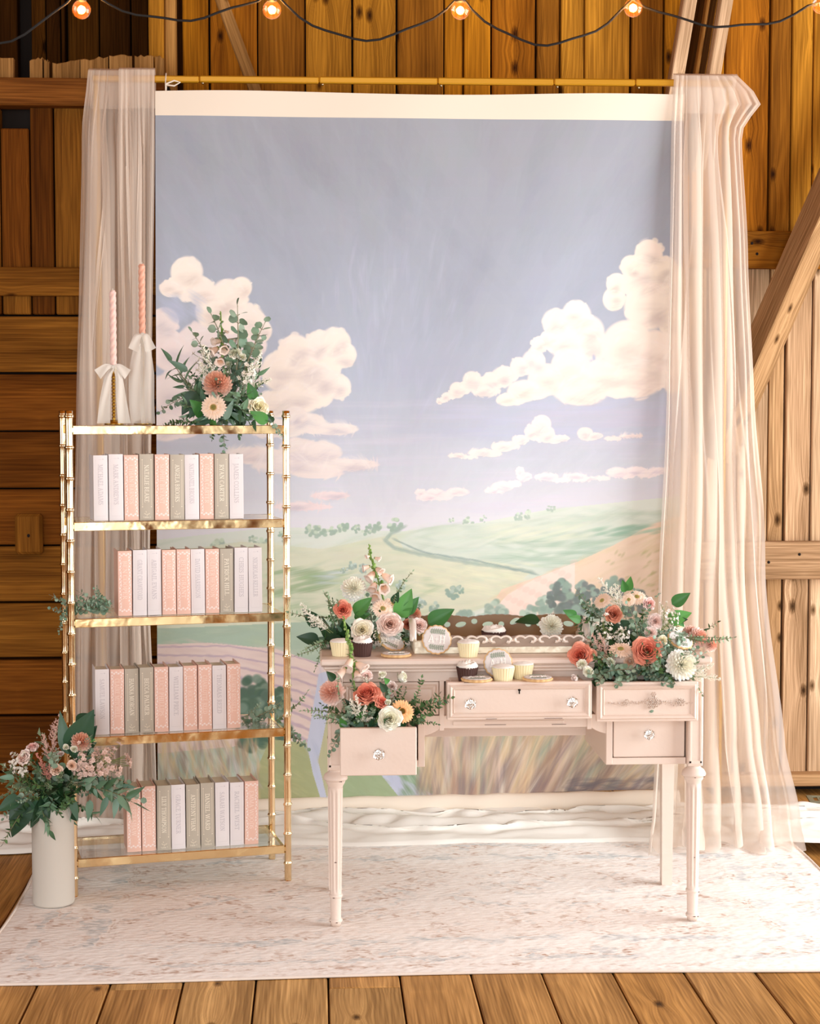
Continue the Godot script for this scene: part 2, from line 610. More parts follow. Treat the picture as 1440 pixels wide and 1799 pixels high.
	# the lane between the hills
	stroke([Vector2(705, 918), Vector2(682, 930), Vector2(673, 942), Vector2(690, 955), Vector2(735, 966), Vector2(800, 978), Vector2(870, 990), Vector2(938, 1000)], 5, Color("a3b3a9"), 0.7)
	stroke([Vector2(690, 940), Vector2(740, 962), Vector2(840, 980), Vector2(945, 1006)], 3, Color("8d9f9b"), 0.5)
	# brown hill at the right edge with its tufts
	field([Vector2(1200, 905), Vector2(1150, 918), Vector2(1080, 955), Vector2(1000, 990), Vector2(880, 1030), Vector2(830, 1110), Vector2(1200, 1110)], Color("e3cdb8"), 420, -0.45, 34, 7, 0.025, Color("d8c6a3"))
	for k in 46: dab(rr(1060, 1190), rr(965, 1060), rr(5, 11), 3, -0.7 + rr(-0.3, 0.3), jit(Color("b8b083"), 0.03), 0.6, 0.3)
	field([Vector2(1010, 985), Vector2(940, 1012), Vector2(890, 1040), Vector2(835, 1100), Vector2(930, 1110), Vector2(1010, 1040)], Color("ecd8cc"), 90, -0.5, 24, 6, 0.012)
	for i in 9:
		for j in 6:
			if (i + j) % 2 == 0: dab(880 + i * 16 - j * 5, 1040 - i * 7 + j * 12, 8, 6, -0.45, Color("e0beb0"), 0.3, 0.7)
	for k in 30: dab(rr(1050, 1190), rr(920, 935), rr(14, 30), 4, -0.15, jit(Color("93b5a0"), 0.03), 0.6, 0.2)
	# bushes along the desk
	for q: Array in [[792, 1036, 16], [806, 1030, 10], [760, 1062, 14], [815, 1080, 20], [870, 1070, 26], [880, 1082, 22], [850, 1085, 20], [930, 1080, 24], [960, 1060, 22]]:
		bush(q[0], q[1], q[2], Color("9db3a6"), Color("b4c5b8"))
	for q: Array in [[985, 1035, 26], [1005, 1060, 32], [1030, 1035, 22], [970, 1050, 18], [1060, 1045, 22], [1085, 1030, 24], [1000, 1085, 34], [1060, 1085, 34], [1120, 1060, 30]]:
		bush(q[0], q[1], q[2], Color("7c8885"), Color("93a89c"))
	for q: Array in [[615, 985, 10], [635, 990, 12], [600, 992, 9], [700, 1020, 12], [735, 1050, 14]]:
		bush(q[0], q[1], q[2], Color("a9bcb2"), Color("bfcdc6"))
	# low ground: green band, striped field
	field([Vector2(272, 1090), Vector2(480, 1085), Vector2(700, 1075), Vector2(1200, 1090), Vector2(1200, 1400), Vector2(272, 1400)], Color("aabcaa"), 500, 0.05, 40, 9, 0.03, Color("bac8b2"))
	field([Vector2(272, 1118), Vector2(360, 1116), Vector2(480, 1130), Vector2(640, 1185), Vector2(720, 1240), Vector2(600, 1330), Vector2(420, 1300), Vector2(272, 1310)], Color("dfcbc4"), 400, 0.2, 44, 6, 0.02, Color("d5bfbb"))
	for k in 9:
		stroke([Vector2(272, 1122 + k * 15), Vector2(400, 1124 + k * 17), Vector2(520, 1146 + k * 20), Vector2(680, 1200 + k * 24)], 2.5 + k * 0.4, Color("b49fb2"), 0.5)
	# dark bush and slope behind the bookshelf
	for q: Array in [[440, 1205, 34], [465, 1235, 40], [430, 1250, 40], [480, 1270, 34], [440, 1285, 34], [490, 1215, 22]]:
		bush(q[0], q[1], q[2], Color("5f7768"), Color("7c9180"))
	field([Vector2(470, 1290), Vector2(560, 1300), Vector2(640, 1400), Vector2(420, 1400)], Color("a9ad84"), 200, 0.4, 24, 8, 0.03, Color("b9b88c"))
	for k in 260:
		dab(rr(272, 450), rr(1290, 1395), rr(16, 42), rr(3, 8), 1.4 + rr(-0.35, 0.3), jit([Color("c9ac86"), Color("dcc9b2"), Color("a58a72"), Color("cfc7c4"), Color("9a8a80"), Color("d8c08e")][rng.randi() % 6], 0.03), 0.55, 0.15)
	# the stream
	field([Vector2(556, 1175), Vector2(585, 1165), Vector2(590, 1215), Vector2(600, 1290), Vector2(660, 1340), Vector2(770, 1400), Vector2(560, 1400), Vector2(545, 1350), Vector2(535, 1300), Vector2(545, 1240)], Color("c1c5d6"), 160, 1.3, 34, 9, 0.015, Color("b4bacf"))
	field([Vector2(575, 1230), Vector2(590, 1225), Vector2(600, 1330), Vector2(570, 1395), Vector2(555, 1330)], Color("b9b694"), 60, 1.4, 18, 6, 0.03, Color("c9c39b"))
	field([Vector2(600, 1330), Vector2(640, 1325), Vector2(700, 1400), Vector2(590, 1400)], Color("9fae8b"), 60, 0.6, 18, 6, 0.03)
	for k in 60: dab(rr(700, 760), rr(1330, 1400), rr(10, 24), rr(4, 8), 0.9, jit(Color("7f9678"), 0.04), 0.6, 0.2)
	# tall dry grass below the desk
	field([Vector2(735, 1240), Vector2(1200, 1240), Vector2(1200, 1400), Vector2(760, 1400)], Color("c3ab97"), 200, -1.1, 40, 8, 0.03)
	var grass := [Color("dbc8ac"), Color("e6d9c8"), Color("cdb48c"), Color("b99d80"), Color("d8bfae"), Color("cbbfb8"), Color("a98f82"), Color("e2cba2"), Color("8d7f7e"), Color("9aa595")]
	for k in 760:
		var x := rr(730, 1200)
		var y := rr(1245, 1392)
		var lean := lerpf(1.5, 2.4, clampf((x - 730) / 420.0, 0, 1)) + rr(-0.22, 0.22)
		var low := clampf((y - 1335) / 60.0, 0, 1)
		var cc: Color = grass[rng.randi() % 10]
		if rng.randf() < low * 0.6: cc = Color("877a7a") if rng.randf() < 0.7 else Color("b38d78")
		dab(x, y, rr(26, 74), rr(4, 12), lean, jit(cc, 0.03), 0.6, 0.15)
	for k in 40: dab(rr(1000, 1190), rr(1375, 1398), rr(14, 30), rr(5, 9), rr(-0.4, 0.2), jit(Color("7b7478"), 0.03), 0.6, 0.2)
	stamps.clear()
	can.convert(Image.FORMAT_RGB8)
	return ImageTexture.create_from_image(can)


func spine_image(kind: String) -> ImageTexture:
	# left 96 columns: the printed spine; the strip at the right: the plain cover colour
	var w := 112
	var h := 440
	var base := {"pink": Color("ecc0ad"), "grey": Color("b9ae9d"), "white": Color("e6dedd")}[kind] as Color
	can = Image.create(w, h, false, Image.FORMAT_RGBA8)
	can.fill(base)
	var put := func(x: float, y: float, l: float, wd: float, a: float, cc: Color, al: float) -> void:
		dab(x + 272, y + 204, l, wd, a, cc, al, 0.5)
	if kind == "pink":
		var wh := Color("f8e6de")
		for side: float in [16.0, 80.0]:
			var y := 42.0
			while y < 392.0:
				put.call(side + 4.0 * sin(y * 0.09), y, 8, 7, 0.0, wh, 0.95)
				put.call(side + 7.0 + rr(-2, 2), y + 10, 4, 4, 0.0, wh, 0.9)
				put.call(side - 6.0 + rr(-2, 2), y + 8, 5, 3, 0.8, wh, 0.85)
				put.call(side + rr(-8, 8), y + 15, 3, 3, 0.0, wh, 0.85)
				y += 21.0
		for yy: float in [24.0, 402.0]:
			for x in 6:
				put.call(12.0 + x * 15, yy + (5.0 if x % 2 else -4.0), 9, 8, 0.0, wh, 0.95)
				put.call(19.0 + x * 14, yy + rr(-12, 12), 3, 3, 0.0, wh, 0.9)
	elif kind == "grey":
		var ln := Color("e9dcc6")
		for x: float in [18.0, 78.0]:
			can.fill_rect(Rect2i(int(x), 46, 2, 296), ln)
			for y: float in [38.0, 350.0]:
				put.call(x, y, 5, 5, 0.0, ln, 0.95)
		for s: float in [-1.0, 1.0]:
			put.call(48 + s * 12, 398, 13, 4, -0.5 * s, ln, 0.9)
		put.call(42, 384, 8, 4, 1.2, ln, 0.9)
		put.call(48, 404, 3, 10, 0.0, ln, 0.8)
	else:
		var g := Color("bfb6b8")
		put.call(44, 28, 16, 2, 0.0, g, 0.5)
		put.call(64, 26, 6, 4, 0.4, g, 0.7)
		can.fill_rect(Rect2i(16, 408, 62, 1), Color("cfc5c4"))
		can.fill_rect(Rect2i(14, 30, 1, 378), Color("d6cccb"))
		can.fill_rect(Rect2i(80, 30, 1, 378), Color("d6cccb"))
	can.fill_rect(Rect2i(98, 0, 14, h), base)
	can.convert(Image.FORMAT_RGB8)
	return ImageTexture.create_from_image(can)


func rug_image() -> Image:
	var w := 1100
	var h := 600
	var n1 := FastNoiseLite.new()
	n1.seed = 5
	n1.frequency = 0.012
	n1.fractal_octaves = 4
	var n2 := FastNoiseLite.new()
	n2.seed = 9
	n2.frequency = 0.09
	n2.fractal_octaves = 3
	var n3 := FastNoiseLite.new()
	n3.seed = 12
	n3.frequency = 0.03
	n3.fractal_octaves = 3
	var cream := Vector3(0.975, 0.95, 0.925)
	var brown := Vector3(0.70, 0.56, 0.48)
	var blue := Vector3(0.74, 0.77, 0.78)
	var rose := Vector3(0.94, 0.86, 0.81)
	var out := PackedByteArray()
	out.resize(w * h * 3)
	var at := 0
	for y in h:
		for x in w:
			var wx := x + n3.get_noise_2d(x, y) * 12.0
			var wy := y + n3.get_noise_2d(y + 500.0, x) * 12.0
			var e := minf(minf(wx, w - wx), minf(wy, h - wy))
			var worn := clampf(0.5 + 1.2 * n1.get_noise_2d(x * 0.8, y * 1.6), 0.0, 1.0)
			var spk := n2.get_noise_2d(x * 0.7, y * 2.2)
			var p := 0.0
			var b := 0.0
			var k := cream
			if e > 22.0 and e < 30.0: p = 0.5
			elif e > 44.0 and e < 56.0: b = 0.6
			elif e > 58.0 and e < 62.0: p = 0.6
			elif e > 62.0 and e < 112.0:
				# border flowers
				var s := sin(wx * 0.075) * sin(wy * 0.075) + 0.5 * sin(wx * 0.19 + 2.0) * cos(wy * 0.19)
				if s > 0.55: p = 0.45
				elif s < -0.55: b = 0.5
			elif e > 112.0 and e < 128.0: b = 0.65
			elif e > 131.0 and e < 146.0: p = 0.55 if fmod(e, 7.0) < 3.0 else 0.1
			elif e >= 146.0:
				k = k.lerp(rose, 0.22)
				var ux := absf(fmod(wx - 146.0 + 130.0, 268.0) - 134.0)
				var uy := absf(wy - h * 0.5)
				var d := ux * 0.9 + uy * 1.5
				if d < 22.0: b = 0.5
				elif d > 62.0 and d < 70.0: p = 0.6
				elif d > 104.0 and d < 120.0: b = 0.45
				elif d > 136.0 and d < 142.0: p = 0.5
				var fl := sin(wx * 0.13) * cos(wy * 0.15) + 0.6 * sin(wx * 0.31 + wy * 0.05) * sin(wy * 0.29)
				if fl > 0.6: p = maxf(p, 0.5)
				elif fl < -0.75: b = maxf(b, 0.35)
			var dirt := clampf((spk - 0.12) * 2.6, 0.0, 1.0) * clampf(worn * 1.5 - 0.5, 0.0, 1.0)
			p = p * clampf(0.55 + spk * 1.3, 0.0, 1.0) * clampf(worn * 1.5 - 0.25, 0.0, 1.0)
			b = b * clampf(0.6 + spk * 1.1, 0.0, 1.0) * clampf(worn * 1.4 - 0.2, 0.0, 1.0)
			k = k.lerp(brown, clampf(p * 1.05 + dirt * 0.46, 0.0, 0.9)).lerp(blue, clampf(b * 1.2, 0.0, 0.8))
			k += Vector3.ONE * (n2.get_noise_2d(x * 3.1, y * 3.1) * 0.03)
			out[at] = int(clampf(k.x, 0, 1) * 255.0)
			out[at + 1] = int(clampf(k.y, 0, 1) * 255.0)
			out[at + 2] = int(clampf(k.z, 0, 1) * 255.0)
			at += 3
	return Image.create_from_data(w, h, false, Image.FORMAT_RGB8, out)


func cloth(color: Color, opacity := 1.0, back := 0.5) -> StandardMaterial3D:
	var m := mat(color, 0.9)
	m.metallic_specular = 0.2
	m.backlight_enabled = true
	m.backlight = Color(back, back, back)
	if opacity < 1.0:
		m.transparency = BaseMaterial3D.TRANSPARENCY_ALPHA
		m.albedo_color.a = opacity
	return m


func make_materials() -> void:
	var wim := wood_image(3, 5)
	var wt := ImageTexture.create_from_image(wim)
	var wim2 := wood_image(21, 3)
	var wt2 := ImageTexture.create_from_image(wim2)
	var wood := func(called: String, color: Color, rough: float, second := false) -> void:
		var m := mat(color, rough)
		m.albedo_texture = wt2 if second else wt
		m.metallic_specular = 0.2
		m.heightmap_enabled = true
		m.heightmap_texture = m.albedo_texture
		m.heightmap_scale = 0.12
		M[called] = m
	wood.call("wall_a", Color("dc9020"), 0.75)
	wood.call("wall_b", Color("c97d1e"), 0.75, true)
	wood.call("wall_c", Color("e49f34"), 0.75)
	wood.call("wall_d", Color("ad6f20"), 0.75, true)
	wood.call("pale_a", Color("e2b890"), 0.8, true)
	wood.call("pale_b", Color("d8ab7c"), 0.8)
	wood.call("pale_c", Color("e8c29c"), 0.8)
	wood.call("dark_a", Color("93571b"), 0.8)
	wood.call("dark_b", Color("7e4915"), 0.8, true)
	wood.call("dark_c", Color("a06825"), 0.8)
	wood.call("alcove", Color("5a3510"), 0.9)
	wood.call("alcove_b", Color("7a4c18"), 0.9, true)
	wood.call("beam", Color("a0642a"), 0.7, true)
	wood.call("broken", Color("b7874f"), 0.85)
	wood.call("stud", Color("d9a35c"), 0.8)
	wood.call("floor_a", Color("dfaa68"), 0.45)
	wood.call("floor_b", Color("d39c58"), 0.45, true)
	wood.call("floor_c", Color("e8b978"), 0.5)
	M.gap = mat(Color("1a0e06"), 0.95)
	M.canvas = cloth(Color.WHITE, 1.0, 0.12)
	M.canvas.albedo_texture = paint_canvas()
	M.canvas.normal_enabled = true
	M.canvas.normal_texture = noise_tex(0.2, 256, 4, true, 1.0)
	M.canvas.normal_scale = 0.06
	M.hem = cloth(Color("f0e2d0"), 1.0, 0.2)
	M.sheer = cloth(Color("f5e2d0"), 0.63, 0.8)
	M.sheer_dim = cloth(Color("f5e2d0"), 0.48, 0.8)
	M.pool = cloth(Color("eee8de"), 1.0, 0.25)
	M.rod = mat(Color("c9901c"), 0.35, 0.3)
	M.screw = mat(Color("b9aa8c"), 0.3, 1.0)
	M.rug = mat(Color("ffffff"), 0.95)
	M.rug.albedo_texture = ImageTexture.create_from_image(rug_image())
	M.rug.metallic_specular = 0.1
	M.rug.heightmap_enabled = true
	M.rug.heightmap_texture = noise_tex(0.12, 512, 6)
	M.rug.heightmap_scale = 0.25
	M.rug_edge = mat(Color("e9dccf"), 0.95)
	var gold := mat(Color("f4dbb0"), 0.14, 1.0)
	gold.normal_enabled = true
	gold.normal_texture = noise_tex(0.02, 256, 8, true, 3.0)
	gold.normal_scale = 0.03
	M.gold = gold
	var gold2 := mat(Color("efd3a0"), 0.2, 1.0)
	gold2.normal_enabled = true
	gold2.normal_texture = noise_tex(0.035, 256, 18, true, 5.0)
	gold2.normal_scale = 0.07
	gold2.roughness_texture = noise_tex(0.03, 256, 11)
	gold2.roughness = 0.45
	M.gold_rail = gold2
	M.brass = mat(Color("c9a04a"), 0.28, 1.0)
	M.pane = mat(Color(0.86, 0.95, 0.92, 0.12), 0.02)
	M.pane.transparency = BaseMaterial3D.TRANSPARENCY_ALPHA
	M.glass = mat(Color(0.97, 0.98, 0.98, 0.0), 0.02)
	M.glass.refraction_enabled = true
	M.glass.refraction_scale = 0.05
	for k: String in ["pink", "grey", "white"]:
		M["cover_" + k] = mat(Color.WHITE, 0.6)
		M["cover_" + k].albedo_texture = spine_image(k)
	M.letter_pink = mat(Color("f7dccf"), 0.6)
	M.letter_grey = mat(Color("f3ead8"), 0.5)
	M.letter_white = mat(Color("c5bcbf"), 0.6)
	M.pages = mat(Color("ddd0b8"), 0.9)
	var paint := mat(Color("e5d0c1"), 0.42)
	paint.normal_enabled = true
	paint.normal_texture = noise_tex(0.05, 256, 14, true, 1.5)
	paint.normal_scale = 0.15
	paint.uv1_triplanar = true
	paint.uv1_scale = Vector3(4, 4, 4)
	M.paint = paint
	M.chip = mat(Color("5b3c30"), 0.8)
	M.hollow = mat(Color("3a2a22"), 0.9)
	M.vase = mat(Color("cbc2b5"), 0.8)
	M.flora = mat(Color.WHITE, 0.6)
	M.flora.vertex_color_use_as_albedo = true
	M.flora.backlight_enabled = true
	M.flora.backlight = Color(0.35, 0.35, 0.35)
	M.flora.metallic_specular = 0.25
	M.leafy = mat(Color.WHITE, 0.42)
	M.leafy.vertex_color_use_as_albedo = true
	M.leafy.backlight_enabled = true
	M.leafy.backlight = Color(0.22, 0.22, 0.22)
	M.leafy.metallic_specular = 0.4
	M.wax_pale = mat(Color("e9c6ba"), 0.6)
	M.wax_pale.subsurf_scatter_enabled = true
	M.wax_pale.subsurf_scatter_strength = 0.3
	M.wax_deep = mat(Color("e6a78c"), 0.45)
	M.ribbon = cloth(Color("f4eee3"), 0.85, 0.7)
	M.organza = cloth(Color("f1ece2"), 0.62, 0.7)
	M.wick = mat(Color("e8e0d0"), 0.9)
	M.yellow_paper = mat(Color("f7e9bd"), 0.7)
	M.brown_paper = mat(Color("4a2c25"), 0.6)
	M.icing = mat(Color("f7f0e6"), 0.5)
	M.sugar = mat(Color("ddd5d0"), 0.55)
	M.biscuit = mat(Color("e2b983"), 0.8)
	M.icing_leaf = mat(Color("98a08f"), 0.6)
	M.icing_letter = mat(Color("fdf8f0"), 0.5)
	M.gilt = mat(Color("f1e8d0"), 0.45, 0.15)
	M.gilt.normal_enabled = true
	M.gilt.normal_texture = noise_tex(0.06, 256, 31, true, 6.0)
	M.gilt.normal_scale = 0.4
	M.scroll = mat(Color("e6d8ca"), 0.3, 0.15)
	M.tray_wood = mat(Color("7f5c35"), 0.4)
	M.crest = mat(Color("9c8573"), 0.4, 0.2)
	M.cord = mat(Color("080605"), 0.7)
	M.filament = mat(Color("fff0d0"), 0.5)
	M.filament.emission_enabled = true
	M.filament.emission = Color("ffb45e")
	M.filament.emission_energy_multiplier = 14.0
	M.bulb = mat(Color(1.0, 0.66, 0.36, 0.02), 0.02)
	M.bulb.transparency = BaseMaterial3D.TRANSPARENCY_ALPHA
	M.bulb.emission_enabled = true
	M.bulb.emission = Color("ff9a3c")
	M.bulb.emission_energy_multiplier = 0.10
	M.vent = mat(Color("8d8f78"), 0.5, 0.4)
	M.silver = mat(Color("ece3dc"), 0.2, 0.8)
# ------------------------------------------------------------------ flowers and leaves; every bloom looks along its own +y, every sprig grows along +y
func bez(a: Vector2, b: Vector2, c: Vector2, d: Vector2, t: float) -> Vector2:
	var s := 1.0 - t
	return a * s * s * s + b * 3 * s * s * t + c * 3 * s * t * t + d * t * t * t


# a petal wrapped about the y axis: profile from base to lip as (radius, height)
func shell(mb: MB, a0: float, halfw: float, p: Array, drop: float, curl: float, c0: Color, c1: Color, nu := 6, nv := 7) -> void:
	var rows := []
	var cols := []
	for i in nv + 1:
		var t := 1.0 - i / float(nv)
		var q := bez(p[0], p[1], p[2], p[3], t)
		var w := 0.4 + 0.6 * sin(PI * minf(t * 0.72 + 0.05, 0.5)) if t < 0.7 else sqrt(maxf(0.1, 1.0 - pow((t - 0.7) / 0.32, 2.0) * 0.98))
		var row := PackedVector3Array()
		for j in nu + 1:
			var s := 2.0 * j / nu - 1.0
			var a := a0 + s * halfw * w
			var r := q.x + curl * s * s * t
			row.append(Vector3(r * sin(a), q.y - drop * s * s * t * t, r * cos(a)))
		rows.append(row)
		cols.append(c0.lerp(c1, pow(t, 1.3)))
	mb.patch(rows, false, cols)


func rose_mesh(sd: int, inner: Color, outer: Color, open := 0.7, n_ := 26) -> ArrayMesh:
	# unit radius
	rng.seed = sd
	var mb := MB.new()
	for i in n_:
		var t := i / float(n_ - 1)
		var a := i * 2.39996 + rr(-0.25, 0.25)
		var rt := 0.05 + 0.64 * pow(t, 0.9) * lerpf(0.85, 1.0, open)
		var yt := lerpf(0.62, 0.20, pow(t, 1.3) * lerpf(0.4, 1.0, open)) + rr(-0.04, 0.04)
		var rb := 0.03 + 0.14 * t
		var lip := lerpf(0.03, 0.32, pow(t, 0.7) * lerpf(0.35, 1.0, open)) + rr(0, 0.04)
		var cc := inner.lerp(outer, t)
		cc = cc * rr(0.92, 1.05)
		shell(mb, a, lerpf(2.2, 0.72, pow(t, 0.5)), [Vector2(rb, -0.5), Vector2(rt * 1.05 + 0.06, -0.42), Vector2(rt * 0.86, yt * 0.8), Vector2(rt * 1.0 + lip, yt)], lerpf(0.05, 0.26, t), 0.06 * t, cc, cc)
	for k in 5:
		mb.col = hexlin("5d7d4a")
		shell(mb, TAU * k / 5.0, 0.25, [Vector2(0.05, -0.6), Vector2(0.3, -0.6), Vector2(0.5, -0.5), Vector2(0.72, -0.42)], 0.0, 0.0, hexlin("55703f"), hexlin("6b8a52"), 2, 3)
	return mb.mesh()


func strap(mb: MB, base: Vector3, mid: Vector3, tip: Vector3, side: Vector3, w: float, cup: float, c0: Color, c1: Color, nv := 4) -> void:
	var rows := []
	var cols := []
	for i in nv + 1:
		var t := 1.0 - i / float(nv)
		var p := base * (1 - t) * (1 - t) + mid * 2 * t * (1 - t) + tip * t * t
		var d := ((mid - base) * (1 - t) + (tip - mid) * t).normalized()
		var up := side.cross(d).normalized()
		var ww := w * (0.45 + 0.55 * sin(PI * minf(0.5, t * 0.7))) * (1.0 if t < 0.75 else sqrt(maxf(0.1, 1.0 - pow((t - 0.75) / 0.25, 2.0) * 0.9)))
		var row := PackedVector3Array()
		for j in 3:
			var s := j - 1.0
			row.append(p + side * s * ww + up * (cup * ww * s * s))
		rows.append(row)
		cols.append(c0.lerp(c1, t))
	mb.patch(rows, false, cols)


func mum_mesh(sd: int, inner: Color, outer: Color, n_ := 130, incurve := 0.5, wide := 0.13) -> ArrayMesh:
	rng.seed = sd
	var mb := MB.new()
	for i in n_:
		var f := (i + 0.5) / n_
		var y := 1.0 - f * 1.38
		var a := i * 2.39996
		var s := sqrt(maxf(0.0, 1.0 - y * y))
		var d := Vector3(s * sin(a), y, s * cos(a)).normalized()
		var side := Vector3.UP.cross(d)
		side = side.normalized() if side.length() > 0.05 else Vector3.RIGHT
		var up := d.cross(side).normalized()
		if up.y < 0: up = -up
		var rad := rr(0.88, 1.04) * lerpf(0.86, 1.0, f)
		var cc := inner.lerp(outer, f) * rr(0.93, 1.05)
		strap(mb, d * 0.15, d * rad * 0.75 - up * 0.12 * incurve, d * rad + up * 0.3 * incurve * (1.0 - absf(y) * 0.6), side, wide * lerpf(0.7, 1.15, f), 0.7, cc * 0.95, cc, 4)
	return mb.mesh()


func gerbera_mesh(sd: int, c0: Color, c1: Color) -> ArrayMesh:
	rng.seed = sd
	var mb := MB.new()
	for ring in 3:
		var k: int = [26, 24, 20][ring]
		for i in k:
			var a := TAU * (i + ring * 0.4) / k + rr(-0.04, 0.04)
			var d := Vector3(sin(a), 0, cos(a))
			var side := Vector3(cos(a), 0, -sin(a))
			var L: float = [1.0, 0.9, 0.52][ring] * rr(0.93, 1.04)
			var y: float = [0.0, 0.05, 0.1][ring]
			strap(mb, d * 0.18 + Vector3(0, y, 0), d * L * 0.6 + Vector3(0, y + 0.14 + rr(-0.02, 0.03), 0), d * L + Vector3(0, y + rr(-0.03, 0.08), 0), side, [0.115, 0.105, 0.06][ring], 0.35, c0 * rr(0.95, 1.03), c1 * rr(0.95, 1.03), 5)
	return mb.mesh()


func disc_mesh(sd: int, rim: Color, mid: Color) -> ArrayMesh:
	rng.seed = sd
	var mb := MB.new()
	for i in 90:
		var f := sqrt((i + 0.5) / 90.0)
		var a := i * 2.39996
		mb.col = mid.lerp(rim, f) * rr(0.85, 1.1)
		mb.gem(Vector3(f * 0.27 * sin(a), 0.12 + 0.05 * (1 - f), f * 0.27 * cos(a)), 0.035, 1.7)
	return mb.mesh()


func bell_mesh(sd: int, c0: Color, c1: Color) -> ArrayMesh:
	# a foxglove bell: closed end at the origin, mouth along +y, unit length
	rng.seed = sd
	var mb := MB.new()
	var prof := [Vector2(0.30, 0.93), Vector2(0.46, 1.02), Vector2(0.43, 0.92), Vector2(0.33, 0.78), Vector2(0.30, 0.55), Vector2(0.25, 0.3), Vector2(0.13, 0.1), Vector2(0.02, 0.0)]
	var rows := []
	var cols := []
	for q: Vector2 in prof:
		var row := PackedVector3Array()
		for j in 13:
			var a := TAU * j / 12.0
			var r := q.x * (1.0 + (0.12 * cos(a * 5.0) if q.y > 0.85 else 0.0))
			row.append(Vector3(r * sin(a), q.y + (0.12 * cos(a) if q.y > 0.85 else 0.0), r * cos(a)))
		rows.append(row)
		cols.append(c0.lerp(c1, q.y))
	mb.patch(rows, true, cols)
	# inside of the throat
	rows.clear()
	for q: Vector2 in [Vector2(0.04, 0.25), Vector2(0.2, 0.45), Vector2(0.27, 0.75), Vector2(0.30, 0.93)]:
		var row := PackedVector3Array()
		for j in 13:
			var a := TAU * j / 12.0
			row.append(Vector3(q.x * sin(a), q.y, q.x * cos(a)))
		rows.append(row)
	mb.patch(rows, true, [c0 * 0.85, c0, c1, c1])
	mb.col = hexlin("7f9c55")
	for k in 4:
		var a := TAU * k / 4.0
		mb.gem(Vector3(0.12 * sin(a), 0.05, 0.12 * cos(a)), 0.09, 1.6)
	return mb.mesh()


func leaf_into(mb: MB, base: Vector3, dir: Vector3, face_: Vector3, L: float, w: float, bend: float, fold: float, c0: Color, round_ := 0.5, nu := 4, nv := 6) -> void:
	var side := dir.cross(face_).normalized()
	var up := side.cross(dir).normalized()
	var rows := []
	var cols := []
	for i in nv + 1:
		var t := 1.0 - i / float(nv)
		var p := base + dir * (t * L * (1.0 - 0.15 * bend * bend * t)) + up * (-bend * t * t * L * 0.5)
		var ww: float
		if round_ > 0.8: ww = w * sqrt(maxf(0.0, 1.0 - pow(2.0 * t - 1.0, 2.0)))
		else: ww = w * pow(sin(PI * pow(clampf(t, 0.0, 1.0), lerpf(0.55, 0.75, round_))), lerpf(1.0, 0.75, round_)) * (1.0 - 0.25 * t * (1 - round_))
		ww = maxf(ww, w * 0.02)
		var row := PackedVector3Array()
		for j in nu + 1:
			var s := 2.0 * j / nu - 1.0
			row.append(p + side * (s * ww) + up * (absf(s) * ww * fold))
		rows.append(row)
		cols.append(c0 * (1.0 + 0.06 * sin(t * 5.0)))
	mb.patch(rows, false, cols)


func rand_dir() -> Vector3:
	var y := rr(-1, 1)
	var a := rr(0, TAU)
	var s := sqrt(1 - y * y)
	return Vector3(s * cos(a), y, s * sin(a))


func any_side(d: Vector3) -> Vector3:
	var v := rand_dir()
	v = (v - d * v.dot(d))
	return v.normalized() if v.length() > 0.05 else any_side(d)


func stem_path(L: float, sway: float, k := 7) -> Array:
	var a := rr(0, TAU)
	var b := rr(-1, 1) * 0.5
	var out := []
	for i in k:
		var t := i / float(k - 1)
		out.append(Vector3(sin(a) * sway * t * t + 0.2 * sway * sin(t * 5.0) * b, t * L, cos(a) * sway * t * t))
	return out


func along(path: Array, t: float) -> Vector3:
	var f := clampf(t, 0, 1) * (path.size() - 1)
	var i := mini(int(f), path.size() - 2)
	return (path[i] as Vector3).lerp(path[i + 1], f - i)


